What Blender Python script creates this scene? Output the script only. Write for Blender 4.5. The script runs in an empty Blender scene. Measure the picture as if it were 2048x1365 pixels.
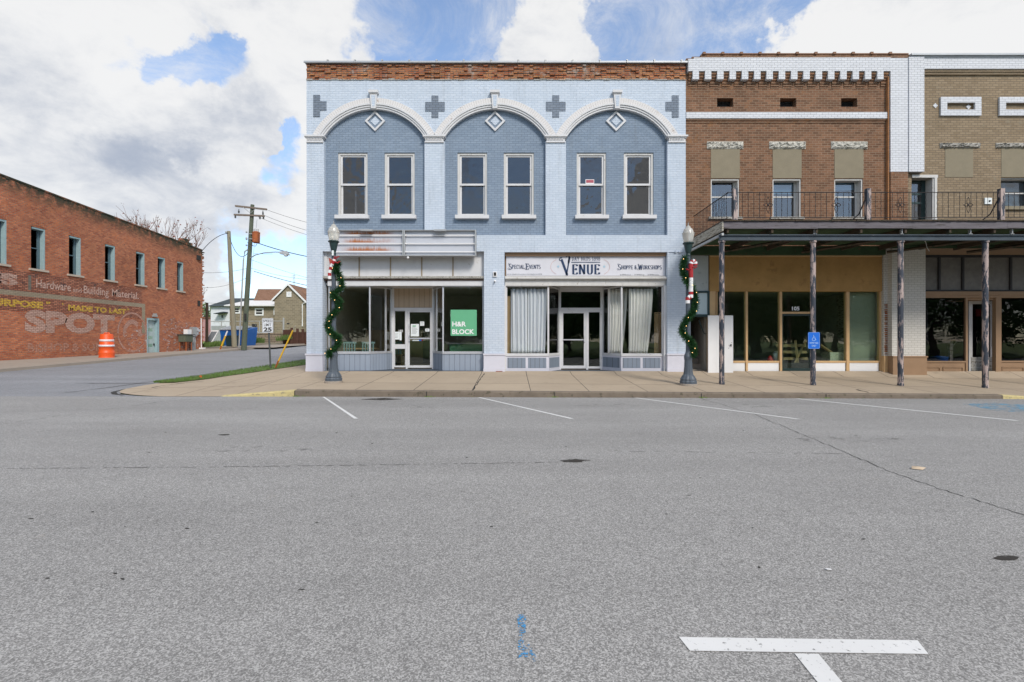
import bpy, math, random
from math import sin, cos, pi, radians as R, sqrt, atan2
from mathutils import Vector
SC = bpy.context.scene
COL = SC.collection
random.seed(7)
# ---------------------------------------------------------------- camera
EYE = 1.45; F = 960.0; YF = 17.14; S = F / YF
cd = bpy.data.cameras.new('camera'); cam = bpy.data.objects.new('camera', cd); COL.objects.link(cam)
cam.location = (0, 0, EYE); cam.rotation_euler = (R(90), 0, 0)
cd.sensor_width = 36; cd.lens = 36 * F / 2048; cd.shift_y = 1.5 / 2048
cd.clip_start = .05; cd.clip_end = 3000
SC.camera = cam
SC.view_settings.view_transform = 'Standard'; SC.view_settings.look = 'None'
SC.view_settings.exposure = 0.45; SC.view_settings.gamma = 1.0
SC.render.resolution_x = 1024; SC.render.resolution_y = 682
SC.cycles.max_bounces = 8; SC.cycles.transparent_max_bounces = 16
SC.cycles.sample_clamp_indirect = 4
# ---------------------------------------------------------------- sun
SUN_EL, SUN_AZ = R(40), R(152)      # azimuth clockwise from +Y: behind the camera, to the left
sl = bpy.data.lights.new('sun', 'SUN'); sl.energy = 2.2; sl.angle = R(15); sl.color = (1, .94, .86)
so = bpy.data.objects.new('sun', sl); COL.objects.link(so)
sd = Vector((sin(SUN_AZ) * cos(SUN_EL), cos(SUN_AZ) * cos(SUN_EL), sin(SUN_EL)))
so.rotation_euler = sd.to_track_quat('Z', 'Y').to_euler(); so.location = (-10, -20, 30)

# ---------------------------------------------------------------- node helper
class NT:
    def __init__(s, nt):
        s.nt = nt
    def n(s, typ, props=None, **ins):
        nd = s.nt.nodes.new(typ)
        for k, v in (props or {}).items(): setattr(nd, k, v)
        for k, v in ins.items():
            key = k.replace('_', ' ')
            sock = nd.inputs[int(k[1:])] if k[0] == 'i' and k[1:].isdigit() else nd.inputs[key]
            if isinstance(v, bpy.types.NodeSocket): s.nt.links.new(v, sock)
            else:
                if isinstance(v, tuple) and len(v) == 3 and sock.type == 'RGBA': v = v + (1,)
                sock.default_value = v
        return nd
    def m(s, op, a, b=0.0, c=0.0, clamp=False):
        nd = s.n('ShaderNodeMath', {'operation': op, 'use_clamp': clamp}, i0=a, i1=b, i2=c)
        return nd.outputs[0]
    def mix(s, f, a, b, typ='MIX'):
        nd = s.n('ShaderNodeMix', {'data_type': 'RGBA', 'blend_type': typ}, i0=f, i6=a, i7=b)
        return nd.outputs[2]
    def ramp(s, f, a, b, lo=0.0, hi=1.0):
        nd = s.n('ShaderNodeMapRange', {'interpolation_type': 'SMOOTHSTEP'}, i0=f, i1=a, i2=b, i3=lo, i4=hi)
        return nd.outputs[0]
    def noise(s, vec, scale, detail=4.0, rough=.55, dist=0.0):
        return s.n('ShaderNodeTexNoise', None, Vector=vec, Scale=scale, Detail=detail, Roughness=rough, Distortion=dist).outputs[0]

# ---------------------------------------------------------------- world: blue sky with broken cloud
w = bpy.data.worlds.new('World'); SC.world = w; w.use_nodes = True
nt = w.node_tree; nt.nodes.clear(); N = NT(nt)
sky = N.n('ShaderNodeTexSky', {'sky_type': 'NISHITA', 'sun_disc': False, 'sun_elevation': SUN_EL, 'sun_rotation': SUN_AZ,
                               'air_density': 1.0, 'dust_density': .4, 'ozone_density': 1.6})
tc = N.n('ShaderNodeTexCoord').outputs['Generated']
mp = N.n('ShaderNodeMapping', None, Vector=tc, Scale=(1, 1, 1.7), Location=(3.1, 1.7, .4)).outputs[0]
def skydir(px, py, b=1):
    return Vector(((px - 1024) / F, b, (684 - py) / F)).normalized()
wv = N.n('ShaderNodeTexNoise', None, Vector=tc, Scale=4.5, Detail=7.0, Roughness=.6).outputs['Color']
wv = N.n('ShaderNodeVectorMath', {'operation': 'SUBTRACT'}, i0=wv, i1=(.5, .5, .5)).outputs[0]
wv = N.n('ShaderNodeVectorMath', {'operation': 'SCALE'}, i0=wv, Scale=.38).outputs[0]
tcw = N.n('ShaderNodeVectorMath', {'operation': 'ADD'}, i0=tc, i1=wv).outputs[0]
tcw = N.n('ShaderNodeVectorMath', {'operation': 'NORMALIZE'}, i0=tcw).outputs[0]
def bumps(lst):
    tot = None
    for px, py, rad, amp, *bk in lst:
        d = skydir(px, py, -1 if bk else 1)
        dt = N.n('ShaderNodeVectorMath', {'operation': 'DOT_PRODUCT'}, i0=tcw, i1=tuple(d)).outputs['Value']
        b = N.m('MULTIPLY', N.ramp(dt, cos(R(rad)), 1.0), amp)
        tot = b if tot is None else N.m('ADD', tot, b)
    return tot
n1 = N.noise(mp, 2.6, 12, .60, .25)
cov = N.m('ADD', n1, bumps([(860, 40, 12, -.42), (238, 75, 8.5, -.38), (395, 118, 5, -.28), (1370, 25, 13, -.42), (1520, 10, 6, -.15), (545, 235, 6, -.16), (440, 320, 7, -.18), (545, 335, 5, -.28), (400, 120, 8, -.12),
                            (560, 500, 9, -.22), (80, 60, 13, .25), (600, 80, 15, .34), (1090, 60, 9, .34), (1680, 60, 17, .34), (1900, 30, 14, .24),
                            (120, 300, 26, .20), (540, 420, 7, .2), (505, 262, 3.0, .36), (690, 60, 9, .25), (340, 260, 9, .18),
                            (768, 315, 4, -.4, 1), (835, 330, 3, -.3, 1), (790, 410, 3.5, -.4, 1), (925, 320, 4, -.4, 1), (960, 400, 5, -.35, 1), (1040, 340, 7, -.5, 1), (1180, 330, 5, -.5, 1), (1260, 315, 3, -.4, 1), (700, 400, 5, .3, 1), (1280, 380, 6, .4, 1), (1180, 410, 3, .3, 1), (1450, 380, 6, -.3, 1), (1700, 390, 7, -.4, 1)]))
fac = N.ramp(cov, .38, .56)
fac = N.m('MAXIMUM', N.m('MULTIPLY', fac, .96), N.ramp(N.noise(mp, 5.0, 9, .75, .8), .36, .80, .10, .75))
n2 = N.noise(mp, 2.2, 10, .62, .4)
n3 = N.noise(mp, 9.0, 8, .65, .3)
shade = N.m('ADD', N.m('ADD', N.m('MULTIPLY', N.m('SUBTRACT', n2, .5), 2.1), N.m('MULTIPLY', N.m('SUBTRACT', n3, .5), 1.3)),
            bumps([(330, 300, 13, .30), (200, 270, 9, .08), (130, 350, 12, .14), (60, 215, 8, .12), (470, 300, 7, .25), (560, 70, 14, -.25), (30, 60, 14, -.28), (430, 345, 4, -.45), (290, 345, 4, .2), (590, 400, 7, -.3), (1650, 40, 22, -.28), (1080, 60, 12, -.28), (300, 160, 7, -.25), (100, 170, 6, -.2), (560, 470, 10, .12), (500, 590, 12, .15)]))
sh = N.ramp(shade, -.30, .80)
ccol = N.mix(sh, (1.0, .995, .985), (.47, .52, .62))
bgs = N.n('ShaderNodeBackground', None, Color=N.mix(1.0, sky.outputs[0], (1.0, 1.08, 1.15), 'MULTIPLY'), Strength=.15).outputs[0]
bgc = N.n('ShaderNodeBackground', None, Color=ccol, Strength=.67).outputs[0]
mxs = N.n('ShaderNodeMixShader', None, i0=fac, i1=bgs, i2=bgc).outputs[0]
N.n('ShaderNodeOutputWorld', None, Surface=mxs)

# ---------------------------------------------------------------- mesh builder
ORG = {}
class MB:
    def __init__(s): s.v = []; s.f = []
    def add(s, vs, fs):
        o = len(s.v); s.v += [tuple(p) for p in vs]; s.f += [tuple(i + o for i in f) for f in fs]; return s
    def quad(s, *p): return s.add(p, [tuple(range(len(p)))])
    def box(s, x0, x1, y0, y1, z0, z1):
        if x0 > x1: x0, x1 = x1, x0
        if y0 > y1: y0, y1 = y1, y0
        if z0 > z1: z0, z1 = z1, z0
        return s.add([(x0, y0, z0), (x1, y0, z0), (x1, y1, z0), (x0, y1, z0), (x0, y0, z1), (x1, y0, z1), (x1, y1, z1), (x0, y1, z1)],
                     [(0, 3, 2, 1), (4, 5, 6, 7), (0, 1, 5, 4), (1, 2, 6, 5), (2, 3, 7, 6), (3, 0, 4, 7)])
    def hexa(s, b, t):   # bottom 4, top 4, counter-clockwise from above
        return s.add(list(b) + list(t), [(0, 3, 2, 1), (4, 5, 6, 7), (0, 1, 5, 4), (1, 2, 6, 5), (2, 3, 7, 6), (3, 0, 4, 7)])
    def prism(s, pts, a, b, ax='y'):   # polygon (u,v) extruded along an axis
        n = len(pts)
        def P(u, v, d): return (u, d, v) if ax == 'y' else ((u, v, d) if ax == 'z' else (d, u, v))
        vs = [P(u, v, a) for u, v in pts] + [P(u, v, b) for u, v in pts]
        fs = [tuple(range(n)), tuple(range(2 * n - 1, n - 1, -1))] + [(i, i + n, (i + 1) % n + n, (i + 1) % n) for i in range(n)]
        return s.add(vs, fs)
    def slab(s, p0, p1, z0, z1, t, side=1):   # vertical panel between plan points, thickness t
        dx, dy = p1[0] - p0[0], p1[1] - p0[1]; L = sqrt(dx * dx + dy * dy); nx, ny = -dy / L * t * side, dx / L * t * side
        b = [(p0[0], p0[1]), (p1[0], p1[1]), (p1[0] + nx, p1[1] + ny), (p0[0] + nx, p0[1] + ny)]
        return s.hexa([(x, y, z0) for x, y in b], [(x, y, z1) for x, y in b])
    def tube(s, pts, r, n=8, caps=True):
        pts = [Vector(p) for p in pts]; rr = r if isinstance(r, (list, tuple)) else [r] * len(pts); vs = []; fs = []
        for i, p in enumerate(pts):
            d = (pts[min(i + 1, len(pts) - 1)] - pts[max(i - 1, 0)]).normalized()
            u = d.cross(Vector((0, 0, 1)));
            if u.length < .1: u = d.cross(Vector((1, 0, 0)))
            u.normalize(); v = d.cross(u)
            for k in range(n):
                a = 2 * pi * k / n; vs.append(p + (u * cos(a) + v * sin(a)) * rr[i])
        for i in range(len(pts) - 1):
            for k in range(n):
                a, b = i * n + k, i * n + (k + 1) % n; fs.append((a, b, b + n, a + n))
        if caps: fs += [tuple(range(n))[::-1], tuple(range((len(pts) - 1) * n, len(pts) * n))]
        return s.add(vs, fs)
    def lathe(s, cx, cy, z0, prof, n=20, flute=0, nf=10):
        vs = []; fs = []
        for r, z in prof:
            for k in range(n):
                a = 2 * pi * k / n; q = r * (1 + flute * cos(nf * a)); vs.append((cx + q * cos(a), cy + q * sin(a), z0 + z))
        for i in range(len(prof) - 1):
            for k in range(n):
                a, b = i * n + k, i * n + (k + 1) % n; fs.append((a, b, b + n, a + n))
        fs += [tuple(range(n))[::-1], tuple(range((len(prof) - 1) * n, len(prof) * n))]
        return s.add(vs, fs)
    def ball(s, c, r, n=8, m=5, sz=1):
        return s.lathe(c[0], c[1], c[2], [(max(.001, r * sin(pi * i / m)), -r * sz * cos(pi * i / m)) for i in range(m + 1)], n)
    def build(s, name, mat, parent=None, smooth=False, origin=None):
        o3 = ORG[parent.name] if parent else (origin or (0, 0, 0))
        me = bpy.data.meshes.new(name)
        me.from_pydata([(x - o3[0], y - o3[1], z - o3[2]) for x, y, z in s.v], [], s.f); me.update()
        if smooth:
            for p in me.polygons: p.use_smooth = True
        me.materials.append(mat)
        ob = bpy.data.objects.new(name, me); COL.objects.link(ob)
        if parent: ob.parent = parent
        else: ob.location = o3
        ORG[ob.name] = o3
        return ob
def fixn(ob):
    import bmesh
    bm = bmesh.new(); bm.from_mesh(ob.data); bmesh.ops.recalc_face_normals(bm, faces=bm.faces); bm.to_mesh(ob.data); bm.free(); return ob
def tag(o, label=None, cat=None, group=None, kind=None):
    if label: o['label'] = label
    if cat: o['category'] = cat
    if group: o['group'] = group
    if kind: o['kind'] = kind
    return o
def thing(name, loc, label, cat, group=None):
    o = bpy.data.objects.new(name, None); COL.objects.link(o); o.location = loc; o.empty_display_size = .2
    ORG[o.name] = tuple(loc); return tag(o, label, cat, group)
def single(name, mb, mat, label, cat, group=None, kind=None, smooth=False):
    xs, ys, zs = zip(*mb.v)
    return tag(mb.build(name, mat, None, smooth, ((min(xs) + max(xs)) / 2, (min(ys) + max(ys)) / 2, min(zs))), label, cat, group, kind)
def structure(name, mb, mat, label=None, smooth=False):
    return tag(mb.build(name, mat, None, smooth), label, None, None, 'structure')
def part(parent, name, mat, fn=None, smooth=False, label=None):
    mb = MB(); fn(mb) if fn else None
    return tag(mb.build(name, mat, parent, smooth), label)
def gx(px, Y=YF): return (px - 1024) * Y / F
def gz(py, Y=YF): return EYE - (py - 684) * Y / F

# ---------------------------------------------------------------- materials
def newmat(name):
    m = bpy.data.materials.new(name); m.use_nodes = True; m.node_tree.nodes.clear(); return m, NT(m.node_tree)
def finish(N, color, rough=.7, bump=None, bstr=.3, bdist=.01, metal=0.0, spec=.4, **kw):
    b = N.n('ShaderNodeBsdfPrincipled', None, Base_Color=color, Roughness=rough, Metallic=metal, Specular_IOR_Level=spec, **kw)
    if bump is not None:
        bp = N.n('ShaderNodeBump', None, Strength=bstr, Distance=bdist, Height=bump)
        N.nt.links.new(bp.outputs[0], b.inputs['Normal'])
    N.n('ShaderNodeOutputMaterial', None, Surface=b.outputs[0]); return b
def obc(N): return N.n('ShaderNodeTexCoord').outputs['Object']
def mat(name, col, rough=.7, var=.15, scale=3.0, col2=None, thr=None, metal=0.0, bstr=.15, spec=.4, stretch=(1, 1, 1), bscale=40):
    m, N = newmat(name); v = N.n('ShaderNodeMapping', None, Vector=obc(N), Scale=stretch).outputs[0]
    n1 = N.noise(v, scale, 6, .65); n2 = N.noise(v, bscale, 3)
    c = N.mix(n1, tuple(x * (1 - var * 1.6) for x in col), tuple(min(1, x * (1 + var * 1.4)) for x in col))
    c = N.mix(N.m('MULTIPLY', n2, var), c, tuple(x * .5 for x in col))
    if col2:
        t = thr or .5; c = N.mix(N.ramp(N.noise(v, scale * 2.3, 8, .7), t, t + .07), c, col2)
    finish(N, c, rough, n2, bstr, .01, metal, spec); return m
def flat_vec(N):
    s = N.n('ShaderNodeSeparateXYZ', None, Vector=obc(N)); return s, N.n('ShaderNodeCombineXYZ', None, X=N.m('ADD', s.outputs[0], s.outputs[1]), Y=s.outputs[2]).outputs[0]
def brick(name, c1, c2, mortar, w=.215, h=.082, ms=.008, var=.25, stain=None, sthr=.55, bstr=.5, over=None, othr=.5, chips=None, cthr=.68, rough=.85, rows=0, lscale=.45, zst=None, streak=0.0):
    m, N = newmat(name); s, v = flat_vec(N)
    bt = N.n('ShaderNodeTexBrick', {'offset': .5, 'squash': 1}, Vector=v, Color1=c1, Color2=c2, Mortar=mortar, Scale=1.0,
             Mortar_Size=ms, Mortar_Smooth=.2, Bias=0.0, Brick_Width=w, Row_Height=h)
    c = bt.outputs[0]; o = obc(N)
    big = N.noise(v, lscale, 6, .65); c = N.mix(1.0, c, N.mix(big, (1 - var,) * 3, (1 + var,) * 3), 'MULTIPLY')
    fine = N.noise(v, 9, 5, .7); c = N.mix(1.0, c, N.mix(fine, (1 - var * .6,) * 3, (1 + var * .6,) * 3), 'MULTIPLY')
    if streak:
        vs = N.n('ShaderNodeMapping', None, Vector=v, Scale=(3.0, .35, 1)).outputs[0]
        c = N.mix(N.ramp(N.noise(vs, 1.6, 6, .7), .5, .8, 0, streak), c, (.16, .17, .17))
    if stain: c = N.mix(N.ramp(N.noise(v, 1.7, 9, .72), sthr, sthr + .12), c, stain)
    if chips: c = N.mix(N.ramp(N.noise(v, 5.5, 7, .8), cthr, cthr + .03), c, chips)
    if over:
        k = N.ramp(N.noise(v, 5, 8, .75), othr, othr + .18, .0, .85)
        k = N.m('MULTIPLY', k, N.m('SUBTRACT', 1.0, N.m('MULTIPLY', bt.outputs[1], .75))); c = N.mix(k, c, over)
    if zst:   # dark growth near the given height (a real stain on the masonry)
        z0, z1, cc = zst; k = N.m('MULTIPLY', N.ramp(N.m('ADD', s.outputs[2], N.m('MULTIPLY', s.outputs[1], .0512)), z0, z1), N.ramp(N.noise(v, 2.2, 8, .75), .33, .55)); c = N.mix(k, c, cc)
    h = N.m('ADD', N.m('MULTIPLY', N.m('SUBTRACT', 1.0, bt.outputs[1]), 1.0), N.m('MULTIPLY', N.noise(v, 30, 4), .5))
    finish(N, c, rough, h, bstr, .012, spec=.25); return m
def glass(name, tint=(.75, .78, .78), ior=1.75, glossc=(1, 1, 1), bs=.12, bsc=.8):
    m, N = newmat(name); bf = N.n('ShaderNodeNewGeometry').outputs['Backfacing']; fr = N.m('MULTIPLY', N.n('ShaderNodeFresnel', None, IOR=ior).outputs[0], N.m('SUBTRACT', 1.0, bf))
    n = N.noise(obc(N), bsc, 2); bp = N.n('ShaderNodeBump', None, Strength=bs, Distance=.05, Height=n).outputs[0]
    g = N.n('ShaderNodeBsdfGlossy', None, Color=glossc, Roughness=.0, Normal=bp).outputs[0]
    t = N.n('ShaderNodeBsdfTransparent', None, Color=tint).outputs[0]
    N.n('ShaderNodeOutputMaterial', None, Surface=N.n('ShaderNodeMixShader', None, i0=fr, i1=t, i2=g).outputs[0]); return m
def worn(name, col, thr=.42, scale=14, width=.05, rough=.7, stretch=(1, 1, 1)):   # paint with worn-through gaps
    m, N = newmat(name); v = N.n('ShaderNodeMapping', None, Vector=obc(N), Scale=stretch).outputs[0]
    k = N.ramp(N.noise(v, scale, 8, .75), thr, thr + width)
    c = N.mix(N.noise(v, 3, 4), tuple(x * .85 for x in col), col)
    b = N.n('ShaderNodeBsdfPrincipled', None, Base_Color=c, Roughness=rough, Specular_IOR_Level=.2).outputs[0]
    t = N.n('ShaderNodeBsdfTransparent').outputs[0]
    N.n('ShaderNodeOutputMaterial', None, Surface=N.n('ShaderNodeMixShader', None, i0=k, i1=t, i2=b).outputs[0]); return m
def grooved(name, col, pitch, w=.012, dark=.35, var=.12, rough=.6):
    m, N = newmat(name); s, v = flat_vec(N)
    x = N.n('ShaderNodeSeparateXYZ', None, Vector=v).outputs[0]
    fr = N.m('FRACT', N.m('ADD', N.m('DIVIDE', x, pitch), 100.13)); g = N.m('LESS_THAN', fr, w / pitch)
    id_ = N.n('ShaderNodeTexWhiteNoise', {'noise_dimensions': '1D'}, W=N.m('FLOOR', N.m('DIVIDE', x, pitch))).outputs[0]
    vs = N.n('ShaderNodeMapping', None, Vector=v, Scale=(6, .5, 1)).outputs[0]
    c = N.mix(N.noise(vs, 4, 5), tuple(a * (1 - var) for a in col), tuple(min(1, a * (1 + var)) for a in col))
    c = N.mix(N.m('MULTIPLY', id_, .25), c, tuple(a * .75 for a in col))
    c = N.mix(g, c, tuple(a * dark for a in col))
    finish(N, c, rough, N.m('SUBTRACT', 1.0, g), .6, .01); return m

def asphalt(name, base=.27, tint=(1, .985, .97), spots=True):
    m, N = newmat(name); o = obc(N)
    vo = N.n('ShaderNodeTexVoronoi', {'feature': 'F1'}, Vector=o, Scale=150.0); sp = N.n('ShaderNodeSeparateColor', None, Color=vo.outputs['Color']).outputs[0]
    vo2 = N.n('ShaderNodeTexVoronoi', {'feature': 'F1'}, Vector=o, Scale=48.0); sp2 = N.n('ShaderNodeSeparateColor', None, Color=vo2.outputs['Color']).outputs[1]
    val = N.m('ADD', N.m('MULTIPLY', N.m('POWER', sp, 1.6), .90), .56)
    val = N.m('ADD', val, N.m('MULTIPLY', N.m('SUBTRACT', sp2, .5), .12))
    val = N.m('MULTIPLY', val, N.ramp(vo.outputs['Distance'], .0, .012, 1.0, .92))
    st = N.n('ShaderNodeMapping', None, Vector=o, Scale=(.10, 1.0, 1)).outputs[0]
    big = N.noise(st, .75, 5, .55); val = N.m('MULTIPLY', val, N.m('ADD', .74, N.m('MULTIPLY', big, .52)))
    val = N.m('MULTIPLY', val, N.m('ADD', .86, N.m('MULTIPLY', N.noise(o, .35, 6, .6), .28)))
    mid = N.noise(o, 3.2, 6, .7); val = N.m('MULTIPLY', val, N.m('ADD', .93, N.m('MULTIPLY', mid, .14)))
    val = N.m('MULTIPLY', val, N.ramp(N.noise(o, 13, 3, .5), .72, .76, 1, .72)) if spots else val
    c = N.n('ShaderNodeCombineColor', None, Red=N.m('MULTIPLY', val, base * tint[0]), Green=N.m('MULTIPLY', val, base * tint[1]), Blue=N.m('MULTIPLY', val, base * tint[2])).outputs[0]
    warm = N.ramp(N.noise(o, 1.9, 6, .8), .62, .72, 0, .3); c = N.mix(warm, c, (base * 1.02, base * .9, base * .75))
    finish(N, c, .9, sp, .25, .004, spec=.2); return m
def concrete(name, col, joints=True):
    m, N = newmat(name); o = obc(N); s = N.n('ShaderNodeSeparateXYZ', None, Vector=o)
    c = N.mix(N.noise(o, .9, 7, .65), tuple(x * .80 for x in col), tuple(x * 1.15 for x in col))
    c = N.mix(N.m('MULTIPLY', N.noise(o, 60, 3), .35), c, tuple(x * .6 for x in col))
    c = N.mix(N.ramp(N.noise(o, 2.6, 8, .75), .54, .70, 0, .6), c, tuple(x * .58 for x in col))
    h = N.noise(o, 80, 3)
    if joints:
        jx = N.m('ABSOLUTE', N.m('SUBTRACT', N.m('FRACT', N.m('ADD', N.m('DIVIDE', N.m('ADD', s.outputs[0], 4.21), 1.57), 40.5)), .5))
        wob = N.m('MULTIPLY', N.noise(o, 3, 5), .008)
        j1 = N.m('LESS_THAN', jx, N.m('ADD', wob, .002)); jy = N.m('ABSOLUTE', N.m('SUBTRACT', s.outputs[1], 14.25)); j2 = N.m('LESS_THAN', jy, .012)
        pid = N.n('ShaderNodeTexWhiteNoise', {'noise_dimensions': '2D'}, Vector=N.n('ShaderNodeCombineXYZ', None, X=N.m('FLOOR', N.m('DIVIDE', N.m('ADD', s.outputs[0], 4.21), 1.57)), Y=N.m('GREATER_THAN', s.outputs[1], 14.25)).outputs[0]).outputs[0]
        c = N.mix(N.m('MULTIPLY', pid, .30), c, tuple(x * .62 for x in col))
        c = N.mix(N.m('MAXIMUM', j1, j2), c, (.06, .055, .05))
    finish(N, c, .9, h, .25, .005, spec=.2); return m

M = {}
M['asphalt'] = asphalt('asphalt', .335, (1.02, 1.0, .97)); M['asphalt_side'] = asphalt('asphalt_side', .30, (.97, .99, 1.04))
M['walk'] = concrete('walk_concrete', (.46, .375, .28)); M['walk_plain'] = concrete('plain_concrete', (.36, .31, .26), False)
M['kerb'] = mat('kerb_concrete', (.19, .155, .12), .9, .35, 2.5, (.10, .085, .06), .55)
M['yellow_kerb'] = mat('kerb_yellow', (.55, .46, .22), .8, .2, 6, (.25, .22, .15), .55)
M['ltblue'] = brick('light_blue_brick', (.505, .57, .655), (.55, .61, .69), (.43, .50, .59), var=.13, stain=(.53, .60, .67), sthr=.60, chips=(.30, .36, .42), cthr=.74, streak=.30)
M['gray'] = brick('gray_blue_brick', (.205, .262, .34), (.24, .30, .38), (.155, .20, .26), streak=.35, var=.18, stain=(.27, .32, .37), sthr=.62, chips=(.4, .45, .5), cthr=.82)
M['cross'] = brick('cross_brick', (.17, .205, .26), (.21, .245, .30), (.11, .13, .15), var=.2)
M['whitebrick'] = brick('white_rowlock', (.66, .64, .63), (.72, .70, .69), (.5, .48, .47), w=.085, h=.6, ms=.006, var=.12, chips=(.4, .3, .25), cthr=.74)
M['trim'] = mat('white_trim', (.62, .62, .63), .6, .1, 3, (.42, .40, .36), .62)
M['oldwhite'] = mat('peeling_white', (.60, .59, .57), .7, .15, 5, (.30, .26, .20), .60, stretch=(1, 1, .5))
M['lavender'] = mat('lavender_base', (.60, .60, .67), .75, .1, 2, (.42, .42, .47), .64)
M['redband'] = brick('raw_red_band', (.30, .085, .035), (.42, .19, .08), (.16, .12, .10), w=.23, h=.075, ms=.012, var=.6, stain=(.36, .31, .27), sthr=.54, chips=(.07, .055, .05), cthr=.60, bstr=.9, lscale=1.2)
M['brown'] = brick('brown_brick', (.125, .065, .038), (.225, .115, .066), (.27, .20, .14), ms=.0075, var=.42, stain=(.25, .125, .06), sthr=.56, chips=(.07, .045, .035), cthr=.66, lscale=.7)
M['tan'] = brick('tan_brick', (.235, .175, .11), (.30, .23, .15), (.15, .12, .09), ms=.009, var=.22, stain=(.25, .21, .15), sthr=.58)
M['whitepaint'] = brick('white_painted_brick', (.62, .635, .67), (.67, .685, .72), (.38, .39, .41), ms=.007, var=.12, stain=(.5, .5, .5), sthr=.64)
M['creambrick'] = brick('cream_painted_brick', (.56, .54, .50), (.60, .58, .54), (.42, .40, .36), ms=.008, var=.08)
M['leftbrick'] = brick('old_red_brick', (.33, .08, .038), (.56, .19, .085), (.28, .17, .12), ms=.013, var=.62, stain=(.46, .16, .075), sthr=.54, chips=(.07, .05, .045), cthr=.605, zst=(7.55, 8.6, (.04, .045, .03)), lscale=.3)
M['leftdark'] = brick('sooty_sign_brick', (.27, .085, .05), (.48, .20, .12), (.055, .045, .04), ms=.012, var=.4, stain=(.06, .05, .05), sthr=.54, chips=(.5, .24, .17), cthr=.62)
M['leftwash'] = None
M['sunlit_tint'] = brick('sunlit_orange_tint_brick', (.33, .15, .06), (.42, .20, .09), (.25, .15, .09))  # sunlit orange put into the brick colour, for the pilaster's left side
M['stone'] = mat('carved_stone', (.54, .52, .46), .85, .35, 7, (.24, .22, .18), .54, bstr=1.0, bscale=14)
M['graystone'] = mat('weathered_stone', (.42, .40, .36), .85, .35, 9, (.13, .12, .10), .52, bstr=1.0, bscale=14)
M['stucco'] = mat('olive_stucco', (.25, .215, .15), .9, .12, 3, bstr=.5)
M['ochre'] = mat('ochre_stucco', (.44, .255, .09), .85, .3, 1.1, (.33, .185, .07), .56, bstr=.4)
M['ochretrim'] = mat('ochre_trim', (.58, .38, .19), .6, .12, 4)
M['brownpaint'] = mat('brown_paint', (.30, .19, .11), .7, .12, 3)
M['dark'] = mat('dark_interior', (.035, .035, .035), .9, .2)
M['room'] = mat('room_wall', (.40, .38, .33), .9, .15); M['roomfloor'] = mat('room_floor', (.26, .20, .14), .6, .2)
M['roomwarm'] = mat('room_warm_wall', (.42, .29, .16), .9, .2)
M['black'] = mat('black_iron', (.025, .022, .024), .6, .2, 5, (.09, .04, .02), .7)
M['steelblue'] = mat('bluegray_lamp_paint', (.085, .105, .13), .45, .2, 6, (.16, .18, .20), .68)
M['darkgreen'] = mat('dark_green_paint', (.02, .045, .045), .4, .2)
M['wood_old'] = mat('weathered_fascia', (.16, .145, .16), .85, .4, 3, (.06, .05, .045), .56, stretch=(.4, 1, 6))
M['wood_side'] = mat('peeling_fascia', (.46, .43, .36), .85, .35, 4, (.14, .12, .09), .50, stretch=(1, .4, 5))
M['deckwood'] = mat('old_deck_boards', (.085, .062, .042), .95, .45, 2, (.03, .035, .022), .52, stretch=(3, .6, 1))
M['greenwood'] = mat('mossy_soffit', (.045, .085, .04), .95, .5, 2.2, (.10, .06, .04), .6)
M['peelpost'] = mat('peeling_post', (.045, .055, .075), .65, .3, 4, (.42, .33, .30), .485, stretch=(1, 1, .25))
M['alu'] = mat('aluminium', (.62, .63, .66), .4, .08, 3, metal=.5); M['rust_panel'] = None
M['groove'] = grooved('grooved_bulkhead', (.27, .315, .385), .19); M['tanpanel'] = grooved('tan_grooved_panel', (.44, .335, .235), .195)
M['insetp'] = grooved('inset_grooved_panel', (.21, .25, .31), .16)
M['glass_up'] = glass('upper_glass', (.5, .52, .55), 1.9, (1, 1, 1), .35, 1.6); M['glass_shop'] = glass('shop_glass', (.95, .96, .95), 1.85); M['glass_green'] = glass('green_shop_glass', (.85, .92, .86), 1.75, (.95, 1, .96))
M['curtain'] = mat('curtain_cloth', (.82, .81, .79), .95, .08); M['metalcope'] = mat('zinc_coping', (.42, .44, .46), .5, .15, 3, metal=.3)
M['white'] = mat('white_plain', (.78, .78, .78), .6, .04); M['paper'] = mat('paper', (.74, .78, .78), .8, .03)
M['navy'] = mat('navy_ink', (.012, .035, .095), .6, .05); M['greenposter'] = mat('green_poster', (.12, .40, .22), .5, .06, 1.5)
M['pink'] = mat('faded_pink', (.60, .40, .38), .8, .2); M['paleblue'] = mat('faded_blue', (.35, .55, .66), .7, .1)
M['grass'] = mat('grass', (.12, .21, .045), .9, .45, 3, (.10, .13, .045), .50); M['lawn'] = mat('lawn', (.17, .25, .06), .95, .35, 1.2, (.26, .24, .11), .56)
M['dirt'] = mat('dirt', (.22, .19, .14), .95, .3, 1)
M['leaf'] = mat('tree_leaf', (.075, .16, .045), .7, .4, 1.2); M['leafdark'] = mat('evergreen_leaf', (.03, .075, .03), .7, .4, 1.2)
M['bark'] = mat('bark', (.11, .085, .065), .95, .3, 8)
M['poleA'] = mat('mossy_pole', (.10, .12, .085), .9, .3, 3, (.16, .14, .10), .55, stretch=(4, 4, .4)); M['poleB'] = mat('grey_pole', (.26, .235, .17), .9, .25, 3, stretch=(4, 4, .4))
M['poletop'] = mat('weathered_crossarm', (.20, .16, .13), .9, .2)
M['rust'] = mat('rusty_tank', (.38, .11, .035), .8, .35, 3, (.50, .30, .20), .6)
M['orange'] = mat('traffic_orange', (.80, .10, .015), .45, .08, spec=.5); M['reflwhite'] = mat('reflective_white', (.74, .70, .72), .4, .05)
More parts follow.
